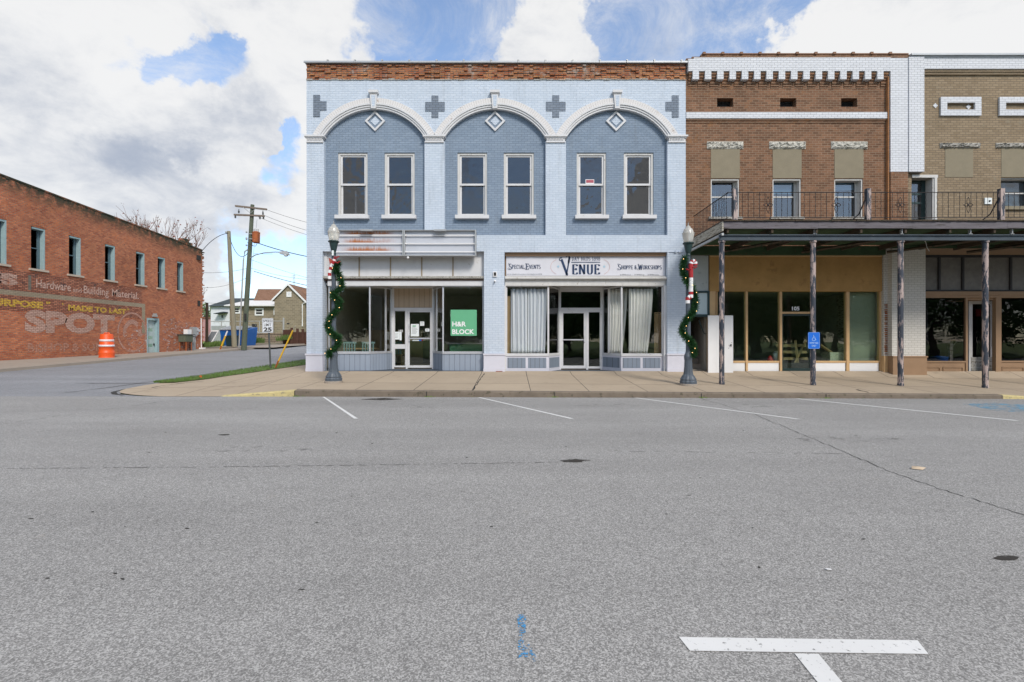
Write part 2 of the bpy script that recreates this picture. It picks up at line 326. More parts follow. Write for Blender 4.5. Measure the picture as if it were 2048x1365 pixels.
M['yellow'] = mat('guard_yellow', (.70, .42, .03), .5, .12, 5, (.8, .6, .2), .66); M['blue'] = mat('bin_blue', (.012, .11, .38), .5, .2, 3)
M['bluesign'] = mat('sign_blue', (.01, .14, .62), .4, .05); M['darkbin'] = mat('dark_bin', (.012, .035, .045), .5, .1)
M['signpost'] = mat('sign_post_steel', (.09, .10, .10), .6, .2, metal=.3); M['galv'] = mat('galvanised', (.42, .43, .43), .5, .15, metal=.4)
M['line'] = worn('line_paint', (.74, .74, .73), .355, 30, .06); M['spray'] = worn('blue_spray', (.07, .30, .58), .50, 55, .05); M['bluepatch'] = worn('blue_stall_paint', (.14, .40, .60), .44, 5, .2)
M['crack'] = mat('crack_dark', (.04, .038, .035), .95, .2); M['stainroad'] = worn('road_stain', (.05, .045, .04), .34, 8, .2); M['oil'] = worn('oil_drip', (.13, .125, .12), .50, 3.5, .35)
M['stonehouse'] = brick('fieldstone', (.20, .165, .115), (.28, .23, .16), (.33, .29, .22), w=.5, h=.22, ms=.02, var=.3)
M['shingle'] = brick('brown_shingle', (.20, .11, .07), (.24, .135, .09), (.14, .08, .05), w=.3, h=.15, var=.15); M['darkshingle'] = mat('dark_shingle', (.05, .065, .07), .9, .2)
M['siding'] = mat('white_siding', (.68, .70, .74), .7, .06); M['teal'] = mat('faded_teal_paint', (.30, .42, .44), .7, .15, 6, (.55, .60, .60), .6)
M['wire'] = mat('wire_black', (.03, .03, .035), .6, .1)
M['red'] = mat('ribbon_red', (.38, .02, .025), .5, .1); M['garland'] = mat('garland_green', (.02, .095, .025), .6, .5, 14, (.06, .18, .06), .57)
M['wood'] = mat('bare_lumber', (.34, .23, .12), .8, .2, 5); M['skylark'] = M['white']
M['creamstucco'] = mat('grey_stucco', (.40, .43, .42), .9, .15, 2, (.30, .33, .32), .56)
# rust-streaked enamel inside the sign cabinet
M['leftwash'] = worn('whitewash_remnant', (.60, .50, .47), .52, 2.6, .12, .9, (1, 1, 2.4))
m, N_ = newmat('rusted_enamel'); o_ = obc(N_); vv = N_.n('ShaderNodeMapping', None, Vector=o_, Scale=(2.6, 1, .55)).outputs[0]
sx = N_.n('ShaderNodeSeparateXYZ', None, Vector=o_)
kx = N_.m('MULTIPLY', N_.ramp(sx.outputs[0], -2.3, -1.7), N_.ramp(sx.outputs[0], -.75, -.15, 1, 0))
fz = N_.m('FRACT', N_.m('ADD', N_.m('DIVIDE', N_.m('SUBTRACT', .145, sx.outputs[2]), .29), 10.0))
vh = N_.n('ShaderNodeMapping', None, Vector=o_, Scale=(22, 1, 1.2)).outputs[0]
k = N_.m('MULTIPLY', N_.m('MULTIPLY', N_.ramp(N_.m('ADD', fz, N_.m('MULTIPLY', N_.m('SUBTRACT', N_.noise(vh, 1, 6, .7), .5), 1.3)), .35, .95), kx), N_.ramp(N_.noise(o_, 1.6, 4), .30, .52, .15, 1.0), clamp=True)
finish(N_, N_.mix(k, (.50, .51, .56), (.36, .12, .03)), .6); M['rust_panel'] = m
# lit bulb and frosted acorn globe
m, N_ = newmat('warm_bulb'); e = N_.n('ShaderNodeEmission', None, Color=(1, .62, .25), Strength=2.5).outputs[0]; N_.n('ShaderNodeOutputMaterial', None, Surface=e); M['bulb'] = m
m, N_ = newmat('acorn_globe'); b = finish(N_, (.80, .78, .72), .18, spec=.6, Transmission_Weight=.55, Subsurface_Weight=0.0); M['globe'] = m
# ---------------------------------------------------------------- ground levels
YK = 12.7
def lerp(a, b, t): return a + (b - a) * t
def pw(x, tab):
    if x <= tab[0][0]: return tab[0][1]
    for (a, u), (b, v) in zip(tab, tab[1:]):
        if x <= b: return lerp(u, v, (x - a) / (b - a))
    return tab[-1][1]
def street(Y):
    t = Y - 13.0
    return 0.0 if t <= 0 else (.037 * t * t / 4 if t < 2 else .037 * (t - 1))
def roadz(X, Y):
    t = max(0, min(1, (Y - 3) / 9.7)); return -.0035 * max(0, X + 5.6) * t + (street(Y) if X < -5 else 0)
def zf(X): return pw(X, [(-11.3, .16), (-7.4, .40), (5.4, .325), (14.6, .236), (30, .1)])
def zk(X): return pw(X, [(-7.7, .012), (-5.75, .167), (10.3, .061), (13, .04), (14.2, -.045), (30, -.10)])
def walkz(X, Y):
    if Y <= YF: return lerp(zk(X), zf(X), (Y - YK) / (YF - YK))
    return lerp(street(Y) + .03, .40 + .02 * (Y - YF), max(0, min(1, (X + 11.3) / 3.9)))
def sheet(mb, xs, ys, zfun):
    nx = len(xs); vs = [(x, y, zfun(x, y)) for y in ys for x in xs]
    fs = [(j * nx + i, j * nx + i + 1, (j + 1) * nx + i + 1, (j + 1) * nx + i) for j in range(len(ys) - 1) for i in range(nx - 1)]
    return mb.add(vs, fs)
def rng(a, b, n): return [a + (b - a) * i / n for i in range(n + 1)]
# wide terrain
g = MB(); xs = [-900, -300, -120, -70, -50, -40, -30, -24, -20, -11, -5.6, 0, 10, 20, 40, 80, 300, 900]; ys = [-900, -300, -100, -50, -20, 0, 12, 13, 14, 15, 18, 22, 26, 30, 34, 38, 42, 60, 90, 200, 500, 1500]
def terr(x, y): return (street(min(y, 40)) if x < -5 else 0) - .22
sheet(g, xs, ys, terr); structure('ground', g, M['lawn'])
g = MB(); sheet(g, rng(-70, -6, 16) + rng(-5.6, 60, 20), rng(-7.5, YK + .02, 24), roadz); structure('road', g, M['asphalt'])
def xo(Y): return pw(Y, [(12.7, -9.3), (12.82, -9.9), (13.0, -10.35), (13.3, -10.85), (13.7, -11.2), (14.2, -11.42), (15, -11.5), (16, -11.45), (18, -11.35), (26, -11.0), (60, -10)])
def xk(Y): return pw(Y, [(12, -21.1), (19.7, -20.95), (31.7, -20.5), (45.5, -19.6), (60, -19)])
g = MB(); ys = [YK + .02, 12.82, 13, 13.3, 13.7, 14.2, 15, 16] + rng(17, 60, 30)
vs = []
for y in ys:
    for i in range(9):
        x = lerp(xk(y), xo(y) + .02, i / 8); vs.append((x, y, street(y) + .001))
for j in range(len(ys) - 1):
    for i in range(8): g.f.append((j * 9 + i, j * 9 + i + 1, (j + 1) * 9 + i + 1, (j + 1) * 9 + i))
g.v = vs; structure('side_street', g, M['asphalt_side'])
# main sidewalk east of the corner
g = MB(); sheet(g, [-5.75, -5.0] + rng(-4, 30, 34), rng(YK + .14, YF + .05, 8), walkz); sheet(g, [-7.7, -7.34, -6.9, -6.3, -5.75], rng(YK + .14, YF + .05, 8), walkz)
# corner fan
ysc = [YK + .14, 13.0, 13.3, 13.7, 14.2, 15, 15.8, 16.5, YF] + rng(18, 34, 12); vs = []; n = 9
for y in ysc:
    for i in range(n):
        x = lerp(xo(y), -7.7 if y < YF else -7.36, i / (n - 1)); vs.append((x, y, walkz(x, y)))
g.add(vs, [(j * n + i, j * n + i + 1, (j + 1) * n + i + 1, (j + 1) * n + i) for j in range(len(ysc) - 1) for i in range(n - 1)])
# apron lip, flush with the road
g.add([(-7.7, YK, .006), (-7.7, YK + .14, walkz(-7.7, YK + .14)), (xo(YK + .14), YK + .14, walkz(xo(YK + .14), YK + .14)), (-9.3, YK, .006)], [(0, 1, 2, 3)])
structure('sidewalk', g, M['walk'])
# kerbs
def kerbrun(x0, x1, n, m, name):
    g = MB()
    for i in range(n):
        a, b = lerp(x0, x1, i / n), lerp(x0, x1, (i + 1) / n)
        za, zb = zk(a), zk(b); ra, rb = roadz(a, YK) - .03, roadz(b, YK) - .03
        c = .02
        g.add([(a, YK, ra), (b, YK, rb), (b, YK + .005, zb - c), (a, YK + .005, za - c), (b, YK + .03, zb + .002), (a, YK + .03, za + .002), (b, YK + .16, walkz(b, YK + .16) + .002), (a, YK + .16, walkz(a, YK + .16) + .002)],
              [(0, 1, 2, 3), (3, 2, 4, 5), (5, 4, 6, 7)])
    structure(name, g, m)
kerbrun(-5.75, 13.0, 30, M['kerb'], 'kerb'); kerbrun(-7.7, -5.75, 6, M['yellow_kerb'], 'yellow_kerb'); kerbrun(13.0, 14.3, 4, M['yellow_kerb'], 'yellow_kerb'); kerbrun(14.3, 30, 6, M['kerb'], 'kerb')
# dark seams in the kerb
g = MB()
for a in (-5.76, -2.27, .02 + 1.1, 5.0, 8.3):
    g.box(a, a + .02, YK - .004, YK + .1, roadz(a, YK), zk(a) - .012)
structure('kerb_joint', g, M['crack'])
# left sidewalk along the brick warehouse
def zi(Y): return .56 + (Y - 22.5) * .0184
g = MB(); ys = rng(15, 60, 24); vs = []
for y in ys:
    a = zi(y) if y < 37.5 else street(min(y, 40)) + .05
    vs += [(-24.0 if y < 37.3 else -27, y, a), (xk(y) - .16, y, street(y) + .12), (xk(y), y, street(y) + .12)]
g.add(vs, [(j * 3 + i, j * 3 + i + 1, (j + 1) * 3 + i + 1, (j + 1) * 3 + i) for j in range(len(ys) - 1) for i in range(2)]); structure('warehouse_sidewalk', g, M['walk_plain'])
g = MB(); vs = []
for y in ys: vs += [(xk(y) + .01, y, street(y) - .02), (xk(y) + .01, y, street(y) + .122), (xk(y) - .1, y, street(y) + .124)]
g.add(vs, [(j * 3 + i, (j + 1) * 3 + i, (j + 1) * 3 + i + 1, j * 3 + i + 1) for j in range(len(ys) - 1) for i in range(2)]); structure('warehouse_kerb', g, M['walk_plain'])
g = MB(); sheet(g, rng(-75, -21.2, 14), [12.72, 12.9, 15.05], lambda x, y: .02 if y < 12.8 else lerp(.15, .40 if x < -23.9 else .20, (y - 12.9) / 2.15)); structure('sidewalk', g, M['walk_plain'])
# lawn across the street behind the camera
g = MB(); sheet(g, rng(-70, 60, 10), [-90, -50, -20, -7.5], lambda x, y: .12); structure('far_lawn', g, M['grass'])
# grass strip between corner walk and street
def xg(Y): return pw(Y, [(15.5, -10.9), (16.2, -10.35), (17.5, -10.0), (21.7, -9.3), (34, -8.9)])
g = MB(); ys = rng(15.5, 34, 22); vs = []
for y in ys:
    for i in range(5):
        x = lerp(xo(y) - .03, xg(y), i / 4); vs.append((x, y, walkz(x, y) + .02 + .03 * (0 < i < 4)))
g.add(vs, [(j * 5 + i, j * 5 + i + 1, (j + 1) * 5 + i + 1, (j + 1) * 5 + i) for j in range(len(ys) - 1) for i in range(4)])
for k in range(9000):
    y = 15.5 + 18.5 * random.random() ** 1.6; x = random.uniform(xo(y) - .1, xg(y) + .05 * random.random()); z = walkz(x, y) + .02; h = random.uniform(.04, .10); a = random.uniform(0, pi); dx, dy = cos(a) * .012, sin(a) * .012; lx = random.uniform(-.03, .03)
    g.add([(x - dx, y - dy, z), (x + dx, y + dy, z), (x + lx, y + lx, z + h)], [(0, 1, 2)])
tag(g.build('grass', M['grass']), 'strip of short green grass between the corner sidewalk and side street', 'grass', kind='stuff')
# ---------------------------------------------------------------- markings, cracks, stains
def rp(px, py, dz=.004):
    Y = EYE * F / (py - 684.0)
    for _ in range(3):
        X = gx(px, Y); Y = (EYE - roadz(X, Y)) * F / (py - 684.0)
    X = gx(px, Y); return (X, Y, roadz(X, Y) + dz)
def mark(name, polys, m, label):
    g = MB()
    for p in polys: g.add([rp(*q) for q in p], [tuple(range(len(p)))])
    return structure(name, g, m, label)
LI = [('leftmost', (645, 794.6), (708, 838), 4.5, 8), ('second', (955, 795.4), (1139, 838), 6, 9), ('third', (1268, 796.4), (1592, 839), 7, 10), ('rightmost', (1588, 798), (2028, 842), 9, 12)]
for nm, a, b, wa, wb in LI:
    mark('parking_line', [[a, (a[0] + wa, a[1]), (b[0] + wb, b[1]), b]], M['line'], 'white angled parking line, %s of those meeting the far kerb' % nm)
mark('parking_line', [[(1358, 1276), (1835, 1282.5), (1857, 1310), (1380, 1303.5)], [(1589, 1309), (1637, 1309.6), (1700, 1385), (1650, 1385)]], M['line'], 'white T shaped stall mark nearest the viewer')
mark('blue_stall_paint', [[(1925, 809), (1990, 806.5), (2070, 812), (2090, 828), (1990, 822)]], M['bluepatch'], 'worn blue accessible stall paint on the road at far right')
mark('blue_spray_mark', [[(1034, 1232), (1052, 1230), (1052, 1262), (1046, 1290), (1056, 1300), (1056, 1316), (1034, 1318), (1038, 1270)], [(1052, 1290), (1058, 1289), (1076, 1322), (1066, 1326)]], M['spray'], 'sprayed blue utility mark on the asphalt')
def crack(pts, wpx, m=None, jit=2.2, seg=26, gaps=.1):
    g = MB(); P = []
    for (a, b) in zip(pts, pts[1:]):
        n = max(3, int(seg * sqrt((b[0] - a[0]) ** 2 + (b[1] - a[1]) ** 2) / 400))
        for i in range(n): t = i / n; P.append((lerp(a[0], b[0], t) + random.uniform(-jit, jit), lerp(a[1], b[1], t) + random.uniform(-jit, jit) * .5))
    for p, q in zip(P, P[1:]):
        if random.random() < gaps: continue
        a, b = Vector(rp(*p, .0035)), Vector(rp(*q, .0035)); d = (b - a); d.normalize(); n_ = Vector((-d.y, d.x, 0)) * wpx * random.uniform(.5, 1.3)
        g.add([a - n_ * .5, b - n_ * .5, b + n_ * .5, a + n_ * .5], [(0, 1, 2, 3)])
    structure('road_crack', g, m or M['crack'])
crack([(1400, 797), (1500, 826), (1640, 884), (1790, 948), (1900, 985), (2060, 1034)], .010, seg=45, gaps=.03)
crack([(0, 938), (400, 935), (800, 930), (1130, 925)], .010, jit=.8, seg=60, gaps=.35)
crack([(1350, 800), (1440, 800), (1540, 818)], .012, gaps=.25)
crack([(1150, 902), (1400, 905), (1700, 908)], .008, jit=1.5, gaps=.6)
crack([(200, 822), (330, 803), (420, 796)], .012, gaps=.2); crack([(0, 850), (90, 836), (200, 822)], .01, gaps=.4)
def blot(px, py, rx, ry, m, name='road_stain', n=14, j=.35, dz=.003):
    g = MB(); g.add([rp(px + rx * cos(2 * pi * i / n) * random.uniform(1 - j, 1 + j), py + ry * sin(2 * pi * i / n) * random.uniform(1 - j, 1 + j), dz) for i in range(n)], [tuple(range(n))]); return structure(name, g, m)
blot(1148, 922, 26, 3.2, M['stainroad']); blot(765, 799, 34, 2.2, M['stainroad'])
blot(2013, 1117, 26, 5, M['stainroad'], j=.15); blot(450, 870, 14, 1.3, M['stainroad'])
for k in range(30):
    px = random.uniform(0, 2048); py = 810 + 420 * random.random() ** 1.3; s_ = (py - 684) / 200
    blot(px, py, random.uniform(1.2, 3.5) * s_, random.uniform(.4, .8) * s_, M['crack'], 'asphalt_pit', 7)
for px, py, rx, ry in ((830, 815, 60, 4), (1230, 812, 70, 4), (1500, 812, 60, 3.5), (520, 900, 120, 6), (1700, 880, 120, 6)): blot(px, py, rx, ry, M['oil'], 'oil_stain', 20, .2)
g = MB(); q = rp(1655, 1141, .006); g.prism([(q[0] - .012, q[1] + .01), (q[0] + .022, q[1] + .004), (q[0] + .02, q[1] - .01), (q[0] - .005, q[1] - .006)], q[2], q[2] + .003, 'z'); single('paper_scrap', g, M['white'], 'tiny white scrap lying on the asphalt above the T mark', 'litter')
g = MB(); q = rp(1836, 939, .004); x, y, z = q
g.add([(x - .075, y, z + .004), (x - .02, y + .06, z + .02), (x + .05, y + .05, z + .006), (x + .085, y - .01, z + .018), (x + .01, y - .05, z + .003), (x, y, z + .03)], [(0, 5, 1), (1, 5, 2), (2, 5, 3), (3, 5, 4), (4, 5, 0)])
single('fallen_leaf', g, mat('dry_leaf', (.55, .44, .32), .8), 'curled pale brown leaf lying on the asphalt at right', 'leaf')
# tar and patch marks at the corner
def crack_at(P, w_, m, name='road_crack'):
    g = MB()
    for p, q in zip(P, P[1:]):
        a, b = Vector(p), Vector(q); d = (b - a).normalized(); n_ = Vector((-d.y, d.x, 0)) * w_ * random.uniform(.4, 1.3); g.add([a - n_, b - n_, b + n_, a + n_], [(0, 1, 2, 3)])
    structure(name, g, m)
def onst(x, y, dz=.006): return (x, y, street(y) + dz)
crack_at([onst(xo(y) - .12 - .1 * random.random(), y) for y in rng(13, 20, 30)], .05, M['crack'])
crack_at([onst(-12.6 + .05 * random.uniform(-1, 1) + (y - 14) * .12, y) for y in rng(13.6, 22, 30)], .03, M['crack'])
crack_at([onst(x, 15.9 + .06 * random.uniform(-1, 1)) for x in rng(-14.5, -11.8, 12)], .03, M['crack'])
crack_at([onst(x, 24 + (x + 16) * .1) for x in rng(-19, -12, 16)], .02, M['crack'])
P = []
for i in range(13):
    a = pi * .5 + pi * .62 * i / 12; x, y = -10.0 + .75 * cos(a) , 14.6 + .95 * sin(a); P.append((x, y, walkz(x, y) + .006))
crack_at(P, .025, M['crack'], 'sidewalk_crack')
for x0, y0 in ((-8.6, 13.3), (-9.4, 13.9)):
    crack_at([(x0 + t * 1.6, y0 + t * 2.6, walkz(x0 + t * 1.6, y0 + t * 2.6) + .005) for t in rng(0, 1, 9)], .008, M['crack'], 'sidewalk_joint')
crack_at([(x + .02 * random.uniform(-1, 1), y, walkz(x, y) + .005) for x, y in [(-1.06 + t * .1, 12.9 + t * 4) for t in rng(0, 1, 14)]], .02, M['crack'], 'sidewalk_crack')
crack_at([(x, y, walkz(x, y) + .005) for x, y in [(9.62, 12.95), (9.66, 13.1), (9.64, 13.3), (9.70, 13.5)]], .03, M['crack'], 'sidewalk_crack')

g = MB()
for k in range(170):
    x = random.choice([-2.2, 1.15, 5.05, 8.3, -5.7, random.uniform(-5, 12)]) + random.gauss(0, .08); y = YK - .01 - abs(random.gauss(0, .02)); z = roadz(x, y); h = random.uniform(.02, .06); a = random.uniform(-.02, .02)
    g.add([(x - .006, y, z), (x + .006, y, z), (x + a, y + a, z + h)], [(0, 1, 2)])
tag(g.build('gutter_weeds', M['lawn']), 'sparse weeds sprouting along the gutter below the kerb', 'weeds', kind='stuff')
# ---------------------------------------------------------------- lettering
def text_mb(s, size=1.0, bold=0.0, xs=1.0, spacing=1.0, align='LEFT', thick=0.0):
    cu = bpy.data.curves.new('t', 'FONT'); cu.body = s; cu.size = size; cu.offset = bold; cu.space_character = spacing; cu.align_x = align; cu.resolution_u = 3; cu.extrude = thick / 2
    ob = bpy.data.objects.new('t', cu); COL.objects.link(ob); bpy.context.view_layer.update()
    me = bpy.data.meshes.new_from_object(ob.evaluated_get(bpy.context.evaluated_depsgraph_get()))
    mb = MB(); mb.v = [(v.co.x * xs, v.co.y, v.co.z) for v in me.vertices]; mb.f = [tuple(p.vertices) for p in me.polygons]
    bpy.data.objects.remove(ob); bpy.data.curves.remove(cu); bpy.data.meshes.remove(me); return mb
def place(mb, org, u, v, fit_w=None, fit_h=None, align='LEFT'):
    u, v = Vector(u), Vector(v); n = u.cross(v); x0 = min(p[0] for p in mb.v); x1 = max(p[0] for p in mb.v); y0 = min(p[1] for p in mb.v); y1 = max(p[1] for p in mb.v)
    sx = fit_w / (x1 - x0) if fit_w else 1; sy = fit_h / (y1 - y0) if fit_h else 1
    if fit_h and not fit_w: sx = sy
    if fit_w and not fit_h: sy = sx
    off = {'LEFT': x0, 'CENTER': (x0 + x1) / 2, 'RIGHT': x1}[align]; o = Vector(org)
    r = MB(); r.v = [tuple(o + u * ((p[0] - off) * sx) + v * ((p[1] - y0) * sy) + n * p[2]) for p in mb.v]; r.f = list(mb.f); return r
def arc(cx, cy, rx, ry, a0, a1, n=10): return [(cx + rx * cos(R(a0 + (a1 - a0) * i / n)), cy + ry * sin(R(a0 + (a1 - a0) * i / n))) for i in range(n + 1)]
SER = {  # width, strokes, serifs (x,y)
 'D': (.5, [[(.06, 0), (.06, 1)], arc(.08, .5, .36, .5, 90, -90, 14)], [(.06, 0), (.06, 1)]),
 'A': (.55, [[(.06, 0), (.27, 1)], [(.27, 1), (.48, 0)], [(.12, .33), (.42, .33)]], [(.06, 0), (.48, 0)]),
 'Y': (.5, [[(.03, 1), (.24, .45)], [(.45, 1), (.24, .45)], [(.24, .45), (.24, 0)]], [(.03, 1), (.45, 1), (.24, 0)]),
 'B': (.46, [[(.06, 0), (.06, 1)], arc(.08, .76, .27, .24, 90, -90), arc(.08, .26, .32, .26, 90, -90)], [(.06, 0), (.06, 1)]),
 'R': (.5, [[(.06, 0), (.06, 1)], arc(.08, .74, .3, .26, 90, -90), [(.2, .48), (.44, 0)]], [(.06, 0), (.06, 1), (.46, 0)]),
 'O': (.54, [arc(.26, .5, .22, .5, 0, 360, 24)], []),
 'S': (.44, [arc(.22, .74, .17, .25, 30, 270, 12) + arc(.22, .25, .18, .25, 90, -150, 12)[1:]], []),
 '1': (.3, [[(.14, 0), (.14, 1)], [(.03, .82), (.14, 1)]], [(.14, 0)]),
 '8': (.44, [arc(.21, .75, .16, .25, 0, 360, 18), arc(.21, .26, .19, .26, 0, 360, 18)], []),
 '9': (.44, [arc(.21, .7, .18, .3, 0, 360, 18), [(.39, .7), (.36, .3), (.2, 0), (.08, .05)]], []),
 'E': (.44, [[(.06, 0), (.06, 1)], [(.06, 1), (.38, 1)], [(.06, .52), (.3, .52)], [(.06, 0), (.38, 0)], [(.38, 1), (.38, .84)], [(.38, 0), (.39, .18)], [(.3, .62), (.3, .42)]], [(.06, 0), (.06, 1)]),
 'N': (.56, [[(.07, 0), (.07, 1)], [(.07, 1), (.45, 0)], [(.45, 0), (.45, 1)]], [(.07, 0), (.05, 1), (.45, 1)]),
 'U': (.54, [[(.07, 1), (.07, .28)] + arc(.25, .26, .18, .26, 180, 360, 12) + [(.43, 1)]], [(.07, 1), (.43, 1)]),
 'V': (.5, [[(.03, 1), (.24, 0)], [(.24, 0), (.45, 1)]], [(.03, 1), (.45, 1)]),
 'P': (.46, [[(.06, 0), (.06, 1)], arc(.08, .73, .3, .27, 90, -90)], [(.06, 0), (.06, 1)]),
 'C': (.46, [arc(.25, .5, .2, .5, 50, 310, 16), [(.4, .95), (.4, .72)]], []),
 'I': (.22, [[(.09, 0), (.09, 1)]], [(.09, 0), (.09, 1)]),
 'L': (.4, [[(.06, 0), (.06, 1)], [(.06, 0), (.34, 0)], [(.34, 0), (.36, .2)]], [(.06, 0), (.06, 1)]),
 'T': (.46, [[(.22, 0), (.22, 1)], [(.02, 1), (.42, 1)], [(.02, 1), (.01, .82)], [(.42, 1), (.43, .82)]], [(.22, 0)]),
 'H': (.54, [[(.07, 0), (.07, 1)], [(.43, 0), (.43, 1)], [(.07, .5), (.43, .5)]], [(.07, 0), (.07, 1), (.43, 0), (.43, 1)]),
 'W': (.72, [[(.02, 1), (.18, 0)], [(.18, 0), (.34, .9)], [(.34, .9), (.5, 0)], [(.5, 0), (.66, 1)]], [(.02, 1), (.66, 1)]),
 'K': (.5, [[(.06, 0), (.06, 1)], [(.07, .4), (.4, 1)], [(.16, .55), (.45, 0)]], [(.06, 0), (.06, 1), (.42, 1), (.46, 0)]),
 '&': (.52, [arc(.2, .77, .13, .22, -60, 250, 14) + [(.46, 0)], arc(.2, .26, .16, .27, 110, 330, 10) + [(.46, .5)]], []),
 ' ': (.26, [], []),
}
def stroke(g, pts, ox, oy, sc, xs, th, tn):
    pts = [(ox + x * xs * sc, oy + y * sc) for x, y in pts]; L = []; Rr = []
    for i, p in enumerate(pts):
        a, b = pts[max(0, i - 1)], pts[min(len(pts) - 1, i + 1)]; dx, dy = b[0] - a[0], b[1] - a[1]; l = sqrt(dx * dx + dy * dy) or 1
        w_ = (tn + (th - tn) * abs(dy / l) ** 1.5) * sc / 2; L.append((p[0] - dy / l * w_, p[1] + dx / l * w_, 0)); Rr.append((p[0] + dy / l * w_, p[1] - dx / l * w_, 0))
    n = len(pts); g.add(L + Rr, [(i, i + 1, n + i + 1, n + i) for i in range(n - 1)])
def serif_mb(s, big=None, xs=1.0, th=.13, tn=.045, track=.06):
    """small-cap lettering; big maps index -> scale for ornamental initials"""
    g = MB(); x = 0
    for i, ch in enumerate(s):
        wd, st, se = SER[ch]; sc = (big or {}).get(i, 1.0); oy = -(sc - 1) * .38 if sc > 1 else 0
        for p in st: stroke(g, p, x, oy, sc, xs, th, tn)
        for (a, b) in se: stroke(g, [(a - .085 / xs, b - (.02 if b else -.02)), (a + .085 / xs, b - (.02 if b else -.02))], x, oy, sc, xs, th, .05)
        if sc > 1:   # curled swashes on the initials
            stroke(g, arc(-.05, .12, .14, .16, 320, 20, 12), x, oy, sc, xs, .06, .04); stroke(g, arc(.0, 1.0, .1, .1, 60, 330, 10), x, oy, sc, xs, .06, .04)
        x += (wd * xs + track) * sc
    return g
# ================================================================ BLUE PAINTED CORNER BUILDING
def wall_holes(g, x0, x1, z0, z1, holes, y0, y1):
    """wall slab y0 (front) .. y1 with rectangular openings"""
    xs = sorted({x0, x1, *[h[0] for h in holes], *[h[1] for h in holes]}); zs = sorted({z0, z1, *[h[2] for h in holes], *[h[3] for h in holes]})
    def solid(i, j):
        if not (0 <= i < len(xs) - 1 and 0 <= j < len(zs) - 1): return False
        cx, cz = (xs[i] + xs[i + 1]) / 2, (zs[j] + zs[j + 1]) / 2
        return not any(h[0] < cx < h[1] and h[2] < cz < h[3] for h in holes)
    for i in range(len(xs) - 1):
        for j in range(len(zs) - 1):
            if not solid(i, j): continue
            a, b, c, d = xs[i], xs[i + 1], zs[j], zs[j + 1]
            g.quad((a, y0, c), (b, y0, c), (b, y0, d), (a, y0, d)); g.quad((a, y1, c), (a, y1, d), (b, y1, d), (b, y1, c))
            if not solid(i - 1, j): g.quad((a, y0, c), (a, y0, d), (a, y1, d), (a, y1, c))
            if not solid(i + 1, j): g.quad((b, y0, c), (b, y1, c), (b, y1, d), (b, y0, d))
            if not solid(i, j - 1): g.quad((a, y0, c), (a, y1, c), (b, y1, c), (b, y0, c))
            if not solid(i, j + 1): g.quad((a, y0, d), (b, y0, d), (b, y1, d), (a, y1, d))
    return g
BB = thing('commercial_building', (-.7, YF, .3), 'two storey pale blue painted brick corner building with three white arches', 'building')
XL, XR = gx(613), gx(1371.5)
WIN = [(673, 733), (767, 828), (914, 974), (1007.5, 1068.5), (1154.5, 1214), (1249.5, 1309.5)]
holes = [(gx(a), gx(b), gz(431), gz(302.5)) for a, b in WIN]
ARC = [748.5, 990, 1233.5]; HW = [100.5, 101, 101.5]
YG = YF + .14
part(BB, 'wall', M['gray'], lambda g: wall_holes(g, XL + .3, XR - .3, gz(472), gz(200), holes, YG, YF + .42), label='blue-grey brick field behind the arches')
def upper(g):
    zt = gz(160); zs = gz(276)
    cols = [(613, None)]
    # left strip, spandrels, right strip
    edges = [XL]
    for c, h in zip(ARC, HW):
        edges += [gx(c - h), gx(c + h)]
    edges.append(XR)
    def strip(a, b, za, zb):
        g.quad((a, YF, za), (b, YF, zb), (b, YF, zt), (a, YF, zt)); g.quad((a, YF + .14, za), (a, YF, za), (a, YF, za), (a, YF + .14, za)) if False else None
    for i in range(0, len(edges), 2): strip(edges[i], edges[i + 1], zs, zs)
    for c, h in zip(ARC, HW):
        cx = gx(c); zc = gz(218 + 118.3); r = 118.3 / S; hw = h / S; n = 36; pts = []
        for k in range(n + 1):
            x = -hw + 2 * hw * k / n; pts.append((cx + x, zc + sqrt(max(0, r * r - x * x))))
        for p, q in zip(pts, pts[1:]):
            strip(p[0], q[0], p[1], q[1]); g.quad((p[0], YF, p[1]), (p[0], YG, p[1]), (q[0], YG, q[1]), (q[0], YF, q[1]))
        for p in (pts[0], pts[-1]): g.quad((p[0], YF, zs), (p[0], YG, zs), (p[0], YG, p[1]), (p[0], YF, p[1]))
    g.quad((XL, YF + .4, zt), (XL, YF, zt), (XR, YF, zt), (XR, YF + .4, zt)); g.quad((XL, YF, zs), (XL, YF, zt), (XL, YF + .4, zt), (XL, YF + .4, zs))
part(BB, 'spandrel_wall', M['ltblue'], upper, label='pale blue brick above the arches')
def lower(g):
    wall_holes(g, XL, XR, .2, gz(470.5), [(gx(645), gx(968), .2 - .001, gz(503)), (gx(1009), gx(1335), .2 - .001, gz(504.5))], YF, YF + .42)
part(BB, 'wall', M['ltblue'], lower, label='pale blue lower wall and piers round the shopfronts')
for a, b in ((613, 648), (849, 889.3), (1091.3, 1132), (1335, 1371.5)):
    part(BB, 'pilaster', M['ltblue'], lambda g: g.box(gx(a), gx(b), YF + .001, YG + .02, gz(470.5) + .002, gz(283)))
